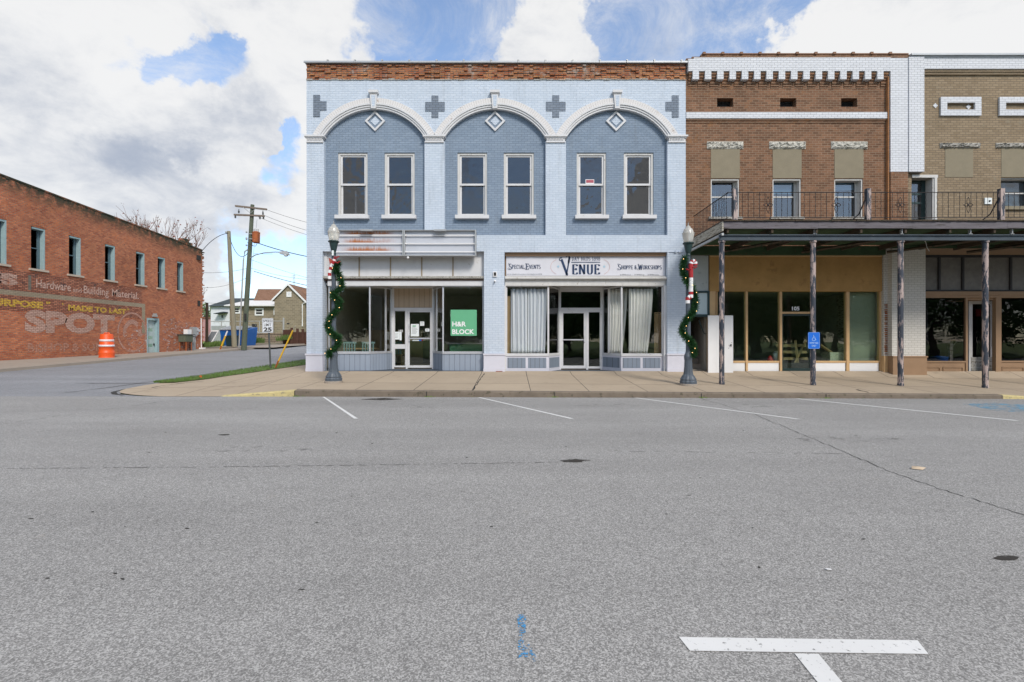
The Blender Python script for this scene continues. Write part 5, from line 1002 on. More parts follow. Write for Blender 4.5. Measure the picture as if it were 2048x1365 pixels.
part(TB, 'post', M['brownpaint'], lambda g: (g.box(gx(1992), gx(2003), Y4 - .02, Y4 + .12, .1, gz(596)), g.box(gx(2003), XE, Y4 + .03, Y4 + .1, .1, gz(725)), g.box(gx(2003), XE, Y4, Y4 + .1, gz(725) + .001, gz(722))))
part(TB, 'pane', GD, lambda g: g.box(gx(2003), XE, Y4 + .05, Y4 + .058, gz(722), gz(600))); part(TB, 'door_head', M['brownpaint'], lambda g: g.box(gx(1937), gx(1992), Y4 + .05, Y4 + .9, gz(600), gz(596)))
Ydr = Y4 + .5
ds = glazed(TB, 'door', gx(1938, Ydr), gx(1988, Ydr), gz(743, Ydr), gz(602, Ydr), Ydr, M['oldwhite'], GD, fr=.13, bot=.52, top=.12); part(ds, 'kick_panel', M['graystone'], lambda g: [g.box(gx(1942, Ydr), gx(1984, Ydr), Ydr - .012, Ydr - .001, gz(742, Ydr) + k * .13, gz(742, Ydr) + k * .13 + .11) for k in range(4)])
part(ds, 'handle', M['galv'], lambda g: g.box(gx(1984, Ydr), gx(1986.5, Ydr), Ydr - .03, Ydr - .001, gz(692, Ydr), gz(678, Ydr)))
g = MB(); g.box(gx(1955, Ydr), gx(1965, Ydr), Ydr + .06, Ydr + .07, gz(633, Ydr), gz(618, Ydr)); single('open_sign', g, M['red'], 'small faded red sign hanging behind the white framed door', 'sign')
fw, ff = room(X2 + .5, XE - .4, YF + .6, 23, .2, gz(575), 0, 0); part(TB, 'shop_room', M['dark'], fw); part(TB, 'shop_floor', M['roomfloor'], ff)
wt = thing('work_table', (gx(1910, 18), 18, .2), 'small wooden topped stand behind the smoky shop window', 'table')
part(wt, 'tabletop', M['wood'], lambda g: g.box(gx(1903, 18), gx(1933, 18), 18, 18.4, gz(683, 18), gz(679.5, 18))); part(wt, 'leg', M['wood_side'], lambda g: (g.box(gx(1905, 18), gx(1911, 18), 18.1, 18.2, .2, gz(683, 18) - .001), g.tube([(gx(1906, 18), 18.15, gz(702, 18)), (gx(1920, 18), 18.15, gz(684, 18))], .02, 5)))
g = MB(); g.lathe(gx(1887, 18), 18.2, .2, [(.2, 0), (.25, .1), (.27, .65), (.29, .68), (.02, .72)], 14); single('blue_drum', g, M['blue'], 'dark blue tub beside the wooden stand in the smoky shop window', 'tub', smooth=True)

# ================================================================ GALLERY (iron and timber balcony)
GA = thing('gallery', (12, 14.4, .1), 'weathered timber gallery with iron railing on peeling posts over the sidewalk', 'gallery')
GX0, GX1 = 6.26, 23.0; YG0 = 14.2; zt, zb = gz(443.5, YG0), gz(457.5, YG0)
part(GA, 'fascia', M['wood_old'], lambda g: [g.box(GX0 + 2.8 * i, min(GX1, GX0 + 2.8 * (i + 1) - .004), YG0, YG0 + .045, zb + .01 * (i % 2), zt + .008 * (i % 3)) for i in range(6)])
part(GA, 'side_fascia', M['wood_side'], lambda g: (g.box(GX0 - .04, GX0 - .001, YG0 + .001, YF - .15, zb - .07, zt - .005)))
part(GA, 'decking', M['deckwood'], lambda g: [g.box(GX0 + .15 * i, GX0 + .15 * i + .143, YG0 - .035 - random.uniform(0, .03), YF - .14, zt + .009, zt + .035 + random.uniform(0, .012)) for i in range(int((GX1 - GX0) / .15))])
part(GA, 'soffit', M['greenwood'], lambda g: [g.box(GX0, GX1, YG0 + .3 + .2 * k, YG0 + .3 + .2 * k + .192, zb + .05, zb + .075) for k in range(12)])
for i in range(13): x = GX0 + .12 + 1.32 * i; part(GA, 'joist', M['deckwood'], lambda g: g.box(x, x + .06, YG0 + .046, YF - .14, zb - .115, zb + .049))
bz0, bz1 = gz(481.5, 14.35), gz(470, 14.35)
part(GA, 'beam', mat('blue_black_beam', (.055, .075, .095), .6, .35, 3, (.16, .16, .18), .62), lambda g: (g.box(gx(1439, 14.35), GX1, 14.35, 14.36 + .05, bz0, bz1), g.box(gx(1439, 14.35), GX1, 14.30, 14.349, bz1 - .03, bz1), g.box(gx(1439, 14.35), GX1, 14.30, 14.349, bz0, bz0 + .02)))
part(GA, 'side_beam', M['galv'], lambda g: g.box(GX0 - .03, GX0 + .03, YG0 + .05, YF - .15, zb - .19, zb - .12))
for p in (1634, 1809, 1947, 2031): part(GA, 'bracket', M['galv'], lambda g: (g.box(gx(p, YG0) - .012, gx(p, YG0) + .012, YG0 + .08, YG0 + .16, bz1 + .001, zb - .001), g.box(gx(p, YG0) - .05, gx(p, YG0) + .05, YG0 + .08, YG0 + .16, bz1 + .002, bz1 + .02)))
for x in (7.3, 10.2, 13.2, 16): part(GA, 'diagonal_brace', M['deckwood'], lambda g: g.tube([(x + 1.7, 14.6, zb - .15), (x, YF - .25, zb - .2)], .05, 4))
part(GA, 'ledger', M['greenwood'], lambda g: (g.box(X0 + .01, gx(1766), YF - .13, YF - .005, gz(511), zb + .045), g.box(gx(1766) + .01, GX1, YF - .30, YF - .26, gz(500), zb + .045)))
for i, p in enumerate((1443.5, 1626, 1801, 1970.5, 2152)):
    x = gx(p, 14.4); z = walkz(x, 14.4); part(GA, 'post', M['peelpost'], lambda g: g.lathe(x, 14.4, z, [(.085, 0), (.082, .05), (.074, .1), (.074, bz0 - z - .06), (.10, bz0 - z - .05), (.10, bz0 - z - .002)], 16), smooth=False)
rt, rb = gz(385, 14.3), gz(436, 14.3); yr = 14.3
RP = [gx(1470, yr), gx(1735.5, yr), gx(2002, yr), gx(2268, yr)]
for x in RP: part(GA, 'railing_post', M['peelpost'], lambda g: g.box(x - .06, x + .06, yr - .06, yr + .06, zt + .03, gz(378, yr)))
part(GA, 'post_strut', M['black'], lambda g: [g.tube([(x - .05, yr, zt + .75), (x - .12, yr + .2, zt + .3), (x - .35, yr + .35, zt + .05)], .018, 5) for x in RP[1:3]])
def flower(g, x, z, y):
    sc = .052
    for k in range(4):
        a0 = pi / 2 * k; L = 4.4 if k % 2 else 2.6
        for sg in (-1, 1):
            pts = []
            for i in range(9):
                t = i / 8; r = sc * L * t; off = sc * .9 * sin(pi * t) * sg; pts.append((x + r * cos(a0) - off * sin(a0), y, z + r * sin(a0) + off * cos(a0)))
            g.tube(pts, .008, 4)
    g.ball((x, y, z), .03, 6, 4); [g.ball((x + dx * .13, y, z + dz * .22), .018, 6, 4) for dx, dz in ((1, 0), (-1, 0), (0, 1), (0, -1))]
def rail_panel(x0, x1, ornxs, nm='railing'):
    n = round((x1 - x0) / .165)
    def f(g):
        g.box(x0, x1, yr - .018, yr + .018, rt - .012, rt); g.box(x0, x1, yr - .012, yr + .012, rb, rb + .014)
        for i in range(1, n):
            x = x0 + (x1 - x0) * i / n
            if i % 2: g.tube([(x, yr, rb), (x, yr, rt - .012)], .0075, 4, False)
            else: g.tube([(x + .006 * cos(k * 1.9), yr, lerp(rb, rt - .012, k / 14)) for k in range(15)], .009, 4, False)
    p = part(GA, nm, M['black'], f)
    for q in ornxs: part(p, 'ornament', M['black'], lambda g: flower(g, q, (rt + rb) / 2, yr - .01))
rail_panel(RP[0] + .06, RP[1] - .06, [gx(1536, yr), gx(1672, yr)]); rail_panel(RP[1] + .06, RP[2] - .06, [gx(1800, yr), gx(1936, yr)]); rail_panel(RP[2] + .06, RP[3] - .06, [gx(2068, yr), gx(2200, yr)])
def siderail(g):
    x = RP[0] - .06 * 0; xs_ = GX0 + .18; y0, y1 = yr, YF - .1
    g.box(xs_ - .015, xs_ + .015, y0, y1, rt - .012, rt + .002); g.box(xs_ - .012, xs_ + .012, y0, y1, rb, rb + .014)
    for i in range(1, 24): y = lerp(y0, y1, i / 24); g.tube([(xs_, y, rb - (.05 if i % 3 == 0 else 0)), (xs_, y, rt - .01)], .008, 4, False)
    g.box(xs_, RP[0] - .05, yr - .012, yr + .012, rt - .01, rt)
part(GA, 'side_railing', M['black'], siderail)
g = MB(); g.ball((gx(1627, 14.6), 14.6, zt + .07), .07, 8, 5, .5); g.ball((gx(1634, 14.6), 14.62, zt + .06), .06, 8, 5, .5); single('rag', g, M['white'], 'white rag lying on the gallery deck behind the railing', 'rag', smooth=True)
part(GA, 'loose_cable', M['oldwhite'], lambda g: g.tube([(gx(1848, 15), 15, gz(480, 15)), (gx(1852, 15), 15, gz(486, 15)), (gx(1854, 15), 15, gz(496, 15)), (gx(1859, 15), 15, gz(503, 15))], .008, 5))
# accessible parking sign
Ys = 14.4 - .085
g = MB(); x0, x1, z0, z1 = gx(1616, Ys), gx(1639.5, Ys), gz(698, Ys), gz(665, Ys)
def rrect(x0, x1, z0, z1, r, n=5):
    p = []
    for cx, cz, a in ((x1 - r, z1 - r, 0), (x0 + r, z1 - r, 90), (x0 + r, z0 + r, 180), (x1 - r, z0 + r, 270)): p += [(cx + r * cos(R(a + 90 * i / n)), cz + r * sin(R(a + 90 * i / n))) for i in range(n + 1)]
    return p
g.prism(rrect(x0, x1, z0, z1, .03), Ys - .004, Ys); hs = single('parking_sign', g, M['bluesign'], 'blue accessible parking sign on the second peeling gallery post', 'sign')
LBL = mat('sign_pale_blue', (.45, .62, .80), .5, .05)
def wheel(g):
    cx, cz = (x0 + x1) / 2, gz(676.5, Ys); u = .012; y = Ys - .006
    def st(pts, w_): q = MB(); stroke(q, pts, 0, 0, 1, 1, w_, w_); g.add([(cx + a, y, cz + b) for a, b, _ in q.v], q.f)
    st(arc(-.005, -.035, .048, .048, 110, 350, 16), .011); st([(-.012, .06), (-.008, .0), (.035, .0), (.052, -.055), (.068, -.05)], .012); st([(-.01, .032), (.028, .032)], .009); g.ball((cx - .014, y, cz + .078), .011, 8, 4)
part(hs, 'symbol', LBL, wheel)
for s_, py, wd in (('PERMIT REQ', 688.5, 17), ('ONLY', 693.8, 9)):
    t = place(text_mb(s_, 1, .01), ((x0 + x1) / 2, Ys - .006, gz(py, Ys)), (1, 0, 0), (0, 0, 1), wd * Ys / F, 3.6 * Ys / F, 'CENTER'); part(hs, 'lettering', LBL, lambda g: g.add(t.v, t.f))
part(hs, 'border', LBL, lambda g: (g.box(x0 + .02, x1 - .02, Ys - .0055, Ys - .0042, z1 - .012, z1 - .008), g.box(x0 + .02, x1 - .02, Ys - .0055, Ys - .0042, z0 + .008, z0 + .012), g.box(x0 + .008, x0 + .012, Ys - .0055, Ys - .0042, z0 + .02, z1 - .02), g.box(x1 - .012, x1 - .008, Ys - .0055, Ys - .0042, z0 + .02, z1 - .02)))

# ================================================================ STREET LAMPS
def lamp(x, y, label, pad):
    z = walkz(x, y); L = thing('street_lamp', (x, y, z), label, 'street lamp', 'ornamental street lamps on the sidewalk')
    part(L, 'concrete_pad', M['walk_plain'], lambda g: g.lathe(x, y, z - .05, [(.26, 0), (.26, .09), (.24, .10)], 20))
    part(L, 'base', M['steelblue'], lambda g: g.lathe(x, y, z + .05, [(.235, 0), (.235, .07), (.215, .10), (.225, .13), (.20, .17), (.175, .22), (.135, .27), (.125, .34), (.112, .5), (.105, .68), (.115, .74), (.118, .80), (.10, .86), (.085, .89), (.075, .93)], 48, .035, 12))
    part(L, 'pole', M['steelblue'], lambda g: g.lathe(x, y, z + .97, [(.072, 0), (.066, .3), (.060, 2.82)], 32, .04, 10))
    part(L, 'collar', M['darkgreen'], lambda g: g.lathe(x, y, z + 3.79, [(.068, 0), (.07, .04), (.06, .08), (.085, .16), (.115, .30), (.125, .36), (.155, .37), (.16, .40), (.14, .41)], 24), smooth=False)
    gl = part(L, 'globe', M['globe'], lambda g: g.lathe(x, y, z + 4.20, [(.115, 0), (.13, .02), (.15, .12), (.172, .26), (.176, .28), (.150, .285), (.148, .31), (.142, .35), (.115, .40), (.085, .425), (.075, .43), (.07, .46), (.045, .49), (.02, .5)], 28), smooth=True)
    part(L, 'finial', M['galv'], lambda g: g.lathe(x, y, z + 4.70, [(.02, -.004), (.025, .02), (.01, .035), (.018, .05), (.006, .07), (.003, .12)], 10))
    return L, z
yl_ = 14.25
LA, zl = lamp(gx(667.5, yl_), yl_, 'ornamental lamp post with white acorn globe in front of the left shop', 0)
LB, zr = lamp(gx(1376.5, 14.15), 14.15, 'ornamental lamp post with white acorn globe beside the gallery corner', 0)
def garland(x, y, path, label, seed, Y):
    """path: list of (px,py) centre line, wrapped round the pole"""
    random.seed(seed); G = thing('garland', (x, y, gz(path[-1][1], Y)), label, 'garland', 'lighted evergreen garlands on the lamp posts')
    P = [(gx(a, Y), b) for a, b in path]; pts = []
    for (a, b), (c, d) in zip(P, P[1:]):
        for i in range(14): t = i / 14; pts.append((lerp(a, c, t), gz(lerp(b, d, t), Y)))
    g = MB(); bl_ = MB()
    for i, (px, pz) in enumerate(pts):
        dxy = px - x; ph = sqrt(max(0, .13 ** 2 - dxy ** 2)); py_ = y - (ph if (i // 28) % 2 == 0 else ph * .5) - .03
        for k in range(52):
            a, e = random.uniform(0, 2 * pi), random.uniform(-1.2, 1.3); r0 = random.uniform(0, .05); r1 = random.uniform(.07, .165); c = Vector((px, py_, pz + random.uniform(-.035, .035))); d = Vector((cos(a) * cos(e), sin(a) * cos(e), sin(e))); s1 = d.cross(Vector((random.random(), random.random(), random.random()))).normalized() * random.uniform(.005, .009)
            p0, p1 = c + d * r0, c + d * r1; g.add([p0 - s1, p0 + s1, p1 + s1 * .3, p1 - s1 * .3], [(0, 1, 2, 3)])
        if i % 13 == 2: bl_.ball((px + random.uniform(-.08, .08), py_ - .13, pz + random.uniform(-.03, .03)), .011, 6, 4)
    g.build('needles', M['garland'], G); part(G, 'wire_core', M['darkgreen'], lambda q: q.tube([(p[0], y - .06, p[1]) for p in pts[::5]], .012, 5)); bl_.build('fairy_light', M['bulb'], G)
    return G
garland(gx(667.5, yl_), yl_, [(678, 527), (673, 538), (681, 556), (685, 575), (668, 590), (681, 605), (676, 620), (662, 636), (655, 652), (664, 664), (679, 676), (676, 694), (661, 706), (663, 711)], 'lighted green garland spiralling round the lamp post by the left shop', 4, yl_)
garland(gx(1376.5, 14.15), 14.15, [(1368, 518), (1364, 540), (1370, 560), (1379, 574), (1388, 590), (1390, 612), (1382, 628), (1370, 642), (1362, 660), (1370, 676), (1383, 692), (1388, 704), (1381, 711)], 'lighted green garland spiralling round the lamp post by the gallery', 5, 14.15)
# candy striped cane and bows
def cane(Y, x0, pts, r, label, bow, seed):
    C_ = thing('candy_cane', (x0, Y, gz(pts[-1][1], Y)), label, 'decoration'); P = []
    for (a, b), (c, d) in zip(pts, pts[1:]):
        for i in range(8): t = i / 8; P.append((gx(lerp(a, c, t), Y), Y - .15, gz(lerp(b, d, t), Y)))
    n = len(P); step = 4
    for i in range(0, n - 1, step): part(C_, 'red_stripe' if (i // step) % 2 else 'white_stripe', M['red'] if (i // step) % 2 else M['white'], lambda g: g.tube(P[i:i + step + 1], r, 10), smooth=False)
    random.seed(seed)
    for k, (bx, by) in enumerate(bow):
        part(C_, 'bow', M['red'], lambda g: [g.ball((gx(bx, Y) + dx, Y - .2, gz(by, Y) + dz), .034, 8, 5, .6) for dx, dz in ((-.05, .0), (.05, .012), (0, -.02))])
    return C_
cane(14.15, gx(1380, 14.15), [(1371.5, 608), (1371.5, 596), (1378, 597), (1378, 585), (1378, 530), (1381, 524), (1386, 526), (1387, 534)], .062, 'red and white striped candy cane tied to the lamp post by the gallery', [(1384, 537), (1372, 541)], 1)
cane(14.25, gx(672, 14.25), [(663, 560), (663, 548), (666, 536), (672, 524), (674, 518)], .05, 'red and white candy cane half hidden by the left lamp post', [(678, 517), (680, 527)], 2)
g = MB(); Yb = 14.1
g.prism([(gx(657, Yb), gz(516, Yb)), (gx(668, Yb), gz(521, Yb)), (gx(667, Yb), gz(534, Yb)), (gx(664, Yb), gz(541, Yb)), (gx(659, Yb), gz(527, Yb))], Yb, Yb + .02); single('red_ribbon', g, mat('ribbon_rust', (.38, .08, .05), .7, .3), 'dull red ribbon tail high on the left lamp post', 'ribbon')
g = MB(); g.box(gx(663, Yb), gx(666.5, Yb), Yb + .02, Yb + .05, gz(511, Yb), gz(501, Yb)); single('pole_tag', g, M['paper'], 'small pale tag near the top of the left lamp post', 'tag')
# ================================================================ OLD BRICK WAREHOUSE ON THE LEFT
WX = -24.0
def wy(px): return -WX * F / (1024 - px)
def wz(py, px): return EYE - (py - 684) * wy(px) / F
WH = thing('warehouse', (WX, 26, .5), 'long two storey red brick warehouse with faded painted wall signs', 'warehouse')
Y0w, Y1w = 15.0, 37.2
WW = [(22.05, 22.8), (23.95, 24.68), (26.0, 26.72), (28.3, 29.02), (30.63, 31.36), (32.52, 33.2), (34.4, 35.05)]
DY0, DY1, DZ0, DZ1 = wy(293.5), wy(317), .50, 3.02
def wtop(y): return lerp(9.40, 8.52, (y - 20) / 17.2)
def wwall(g):
    hs = [(a, b, 5.12, 7.22) for a, b in WW] + [(DY0, DY1, .4, DZ1)]
    h = MB(); wall_holes(h, Y0w, Y1w, 0, 8.0, hs, 0, .4)   # built along x then turned to face +X
    g.add([(WX - v[1], v[0], v[2]) for v in h.v], h.f)
    n = 24; ys = rng(Y0w, Y1w, n)
    for a, b in zip(ys, ys[1:]): g.quad((WX, a, 8.0), (WX, b, 8.0), (WX, b, wtop(b)), (WX, a, wtop(a))); g.quad((WX, a, wtop(a)), (WX, b, wtop(b)), (WX - .4, b, wtop(b)), (WX - .4, a, wtop(a)))
fixn(part(WH, 'wall', M['leftbrick'], wwall))
part(WH, 'end_wall', M['leftbrick'], lambda g: g.box(WX - 16, WX - .401, Y1w - .4, Y1w - .001, 0, 8.4)); part(WH, 'front_wall', M['leftbrick'], lambda g: g.box(WX - 16, WX - .401, Y0w, Y0w + .4, 0, 9.5)); part(WH, 'side_wall', M['leftbrick'], lambda g: g.box(WX - 16.4, WX - 16.001, Y0w, Y1w, 0, 9)); part(WH, 'roof', M['dark'], lambda g: g.box(WX - 16, WX - .41, Y0w + .4, Y1w - .4, 8.0, 8.1)); part(WH, 'floor', M['dark'], lambda g: g.box(WX - 16, WX - .41, Y0w + .4, Y1w - .4, 4.2, 4.3)); part(WH, 'inner_wall', M['dark'], lambda g: g.box(WX - 6, WX - 5.9, Y0w + .4, Y1w - .4, .3, 8))
def rough(g):
    random.seed(9); ys = rng(Y0w, Y1w - .1, 120)
    for a, b in zip(ys, ys[1:]):
        if random.random() < .5: z = wtop(a) - .01; g.box(WX - .3, WX + random.uniform(.005, .03), a, b - .02, z - random.uniform(.0, .06), z + random.uniform(.01, .05))
part(WH, 'coping', M['leftbrick'], lambda g: ([g.hexa([(WX - .45, a, wtop(a) + .001), (WX + .035, a, wtop(a) + .001), (WX + .035, b, wtop(b) + .001), (WX - .45, b, wtop(b) + .001)], [(WX - .45, a, wtop(a) + .07), (WX + .035, a, wtop(a) + .07), (WX + .035, b, wtop(b) + .07), (WX - .45, b, wtop(b) + .07)]) for a, b in zip(rng(Y0w, Y1w, 8), rng(Y0w, Y1w, 8)[1:])]))
part(WH, 'ragged_brick', mat('sooty_top_brick', (.06, .055, .035), .95, .4, 4, (.16, .07, .04), .56), rough)
part(WH, 'corner_brick', M['leftbrick'], lambda g: [g.box(WX - .4, WX - .002, Y1w, Y1w + random.uniform(.03, .28), z, z + .075) for z in [0.4 + .082 * k for k in range(98)] if random.random() < .6], label='broken toothed bricks at the rear corner')
part(WH, 'chimney', M['leftbrick'], lambda g: (g.box(WX - .7, WX - .06, wy(370), wy(386), 8.3, 8.86), g.box(WX - .62, WX - .15, wy(374), wy(382), 8.86, 9.1)))
for a, b in WW: part(WH, 'arch_head', M['leftbrick'], lambda g: [g.hexa([(WX - .02, lerp(a - .06, b + .06, i / 8), 7.22 + .10 * sin(pi * i / 8)), (WX + .012, lerp(a - .06, b + .06, i / 8), 7.22 + .10 * sin(pi * i / 8)), (WX + .012, lerp(a - .06, b + .06, (i + .85) / 8), 7.22 + .10 * sin(pi * (i + .85) / 8)), (WX - .02, lerp(a - .06, b + .06, (i + .85) / 8), 7.22 + .10 * sin(pi * (i + .85) / 8))], [(WX - .02, lerp(a - .06, b + .06, i / 8), 7.45 + .11 * sin(pi * i / 8)), (WX + .012, lerp(a - .06, b + .06, i / 8), 7.45 + .11 * sin(pi * i / 8)), (WX + .012, lerp(a - .06, b + .06, (i + .85) / 8), 7.45 + .11 * sin(pi * (i + .85) / 8)), (WX - .02, lerp(a - .06, b + .06, (i + .85) / 8), 7.45 + .11 * sin(pi * (i + .85) / 8))]) for i in range(8)])
for i, (a, b) in enumerate(WW):
    z0, z1 = 5.12, 7.22
    wn = part(WH, 'window', M['teal'], lambda g: (g.box(WX - .22, WX - .01, b - .06, b - .002, z0, z1), g.box(WX - .34, WX - .12, a + .002, a + .07, z0, z1), g.box(WX - .34, WX - .02, a + .07, b - .07, z1 - .09, z1 - .002)))
    part(wn, 'sash', mat('blue_grey_sash', (.12, .19, .22), .6, .2) if i == 0 else bpy.data.materials['blue_grey_sash'], lambda g: (g.box(WX - .30, WX - .24, b - .16, b - .002, z0 + .03, z1 - .09), g.box(WX - .30, WX - .24, a + .07, b - .16, (z0 + z1) / 2, (z0 + z1) / 2 + .05)))
    part(wn, 'sill', mat('stone_sill', (.50, .42, .34), .85, .2) if i == 0 else bpy.data.materials['stone_sill'], lambda g: g.box(WX - .3, WX + .09, a - .12, b + .12, z0 - .10, z0 - .001))
# pale plaster line, painted sign fields
part(WH, 'painted_field', M['leftdark'], lambda g: (g.quad((WX + .004, Y0w, 2.95), (WX + .004, 31.1, 2.95), (WX + .004, 31.1, 3.68), (WX + .004, Y0w, 3.68)), g.quad((WX + .004, Y0w, 3.92), (WX + .004, 31.1, 3.92), (WX + .004, 31.1, 4.85), (WX + .004, Y0w, 4.95))), label='soot dark bands behind the wall lettering')
band_m = brick('plaster_line_brick', (.30, .25, .17), (.34, .28, .2), (.2, .16, .12), var=.3, over=(.28, .16, .11), othr=.52)
part(WH, 'plaster_line', band_m, lambda g: (g.quad((WX + .006, Y0w, 3.68), (WX + .006, 31.4, 3.68), (WX + .006, 31.4, 3.92), (WX + .006, Y0w, 3.92)), g.quad((WX + .006, 31.12, 2.0), (WX + .006, 31.4, 2.0), (WX + .006, 31.4, 3.68), (WX + .006, 31.12, 3.68))))
part(WH, 'whitewash', M['leftwash'], lambda g: g.add([(WX + .005, 33.0, .6), (WX + .005, 37.19, .7), (WX + .005, 37.19, 2.5), (WX + .005, 36, 2.85), (WX + .005, 34.7, 3.1), (WX + .005, 33.5, 3.15), (WX + .005, 32.95, 2.9)], [tuple(range(7))]), label='remnant of whitewash round the door')
part(WH, 'whitewash', M['leftwash'], lambda g: g.add([(WX + .005, 30.2, .6), (WX + .005, DY0 - .01, .6), (WX + .005, DY0 - .01, 2.6), (WX + .005, 30.7, 2.5), (WX + .005, 29.9, 1.6)], [tuple(range(5))]))
def ghost(name, c1, k):  # letter paint worn into the brick
    return brick(name, c1, tuple(x * .8 for x in c1), (.24, .13, .09), ms=.012, var=.3, stain=(.36, .12, .06), sthr=k, chips=(.12, .06, .04), cthr=.62)
GW = ghost('ghost_white_letter', (.56, .37, .30), .54); GY = ghost('ghost_yellow_letter', (.72, .46, .05), .62); GP = ghost('ghost_pink_letter', (.70, .48, .40), .60); GF = ghost('ghost_faint_letter', (.54, .28, .20), .50)
def wl(s, y0, y1, z0, z1, m, bold=.03, dz=.010, rot=0.0):
    t = place(text_mb(s, 1, bold), (WX + dz, y0, z0), (0, 1, 0), (0, 0, 1), y1 - y0, z1 - z0); part(WH, 'painted_lettering', m, lambda g: g.add(t.v, t.f))
wl('SPOT', wy(49), wy(229), 1.90, 3.05, GW, .06); wl('MADE TO LAST', wy(136), wy(252), 3.15, 3.48, GY, .05); wl('"', wy(124), wy(127), 3.42, 3.52, GY); wl('"', wy(254), wy(258), 3.42, 3.52, GY)
wl('PURPOSE', wy(-30), wy(86), 3.14, 3.49, GY, .05); wl('"', wy(92), wy(100), 3.4, 3.52, GY); wl('Hardware', wy(72), wy(141.5), 4.18, 4.62, GP, .015); wl('and', wy(146), wy(163), 4.17, 4.42, GP, .01); wl('Building', wy(167), wy(217), 4.02, 4.62, GP, .015); wl('Material.', wy(223.5), wy(277), 4.18, 4.62, GP, .015)
wl('ES', wy(-40), wy(36), 4.15, 4.72, GW, .07); wl('I', wy(56), wy(62), 4.02, 4.75, mat('ghost_green', (.18, .16, .13), .9, .4, 8), .04); wl('BISHOP & SON', wy(55), wy(205), .92, 1.38, GF, .03)
def ring(g):
    cy, cz = wy(264.5), 2.05
    for r0, r1, a0, a1 in ((1.15, 1.27, -170, 185), (.50, .80, -25, 205)):
        n = 40
        for i in range(n):
            p, q = R(a0 + (a1 - a0) * i / n), R(a0 + (a1 - a0) * (i + 1) / n); g.quad(*[(WX + .010, cy + r * cos(t) * .92, cz + r * sin(t)) for r, t in ((r0, p), (r1, p), (r1, q), (r0, q))])
part(WH, 'painted_emblem', ghost('ghost_ring', (.56, .32, .25), .52), ring)
# door
dw = part(WH, 'door_frame', M['teal'], lambda g: (g.box(WX - .3, WX + .02, DY1 - .16, DY1 + .04, .45, DZ1), g.box(WX - .3, WX + .02, DY0 + .001, DY0 + .08, .45, DZ1), g.box(WX - .3, WX + .03, DY0 + .08, DY1 - .16, DZ1 - .14, DZ1)))
part(dw, 'leaf', mat('pale_teal_door', (.42, .50, .49), .6, .12), lambda g: g.box(WX - .2, WX - .15, DY0 + .08, DY1 - .16, .5, DZ1 - .14)); part(dw, 'pane', M['glass_green'], lambda g: [g.box(WX - .149, WX - .143, DY0 + .16, DY1 - .36, z, z + .22) for z in (1.1, 1.62, 2.14)]); part(dw, 'handle', M['dark'], lambda g: g.box(WX - .149, WX - .08, DY1 - .28, DY1 - .24, 1.2, 1.34))
part(WH, 'wall_light', M['galv'], lambda g: (g.box(WX, WX + .22, wy(304), wy(309), 3.12, 3.24), g.box(WX + .02, WX + .2, wy(305), wy(308), 3.24, 3.34)))
# services on the warehouse wall
part(WH, 'step', M['walk_plain'], lambda g: g.box(WX + .001, WX + .5, DY0 - .05, DY1 + .05, .3, .60))
mt = thing('electric_meter', (WX, 35.6, .8), 'grey electric meter cabinet with conduits on the warehouse wall', 'meter')
part(mt, 'cabinet', M['galv'], lambda g: g.box(WX + .002, WX + .25, wy(379), wy(388), 1.9, 2.55)); part(mt, 'meter', M['alu'], lambda g: (g.box(WX + .002, WX + .2, wy(388.5), wy(392), 2.0, 2.5), g.tube([(WX + .2, wy(390), 2.3), (WX + .32, wy(390), 2.3)], .1, 12))); part(mt, 'conduit', M['galv'], lambda g: ([g.tube([(WX + .1, wy(p), 1.9), (WX + .1, wy(p), .7)], r_, 6) for p, r_ in ((380, .06), (383.5, .10), (387.5, .04))], g.tube([(WX + .12, wy(379), 1.85), (WX + .16, wy(372), 1.75), (WX + .14, wy(369), 1.95)], .03, 6)))
ts = thing('utility_table', (WX + .4, 34.9, .75), 'rusty metal stand against the warehouse wall near its rear corner', 'stand')
part(ts, 'tabletop', M['signpost'], lambda g: g.box(WX + .03, WX + .7, wy(353), wy(372), 1.95, 2.0)); part(ts, 'skirt', M['poleA'], lambda g: g.box(WX + .1, WX + .65, wy(354), wy(368), 1.45, 1.949)); [part(ts, 'leg', M['rust'], lambda g: g.box(x, x + .05, y, y + .05, .7, 1.449)) for x in (WX + .12, WX + .58) for y in (wy(355), wy(366))]
g = MB(); g.box(WX + .2, WX + .5, wy(361.5), wy(369.5), 2.001, 2.35); single('white_bucket', g, M['white'], 'square white tub sitting on the rusty stand', 'tub')
dp = thing('vent_pipe', (WX + .1, 37.25, .8), 'thin white pipe standing at the warehouse rear corner', 'pipe'); part(dp, 'pipe', M['white'], lambda g: g.tube([(WX + .12, 36.9, .85), (WX + .10, 36.9, 3.25)], .035, 8)); part(dp, 'foot', M['white'], lambda g: g.box(WX + .03, WX + .35, 36.75, 37.05, .8, 1.0))
part(WH, 'wall_bracket', M['dark'], lambda g: g.box(WX - .01, WX + .06, wy(395), wy(399), 4.2, 4.6)); part(WH, 'wall_vent', M['dark'], lambda g: g.box(WX, WX + .12, wy(393), wy(399), 7.7, 8.05))
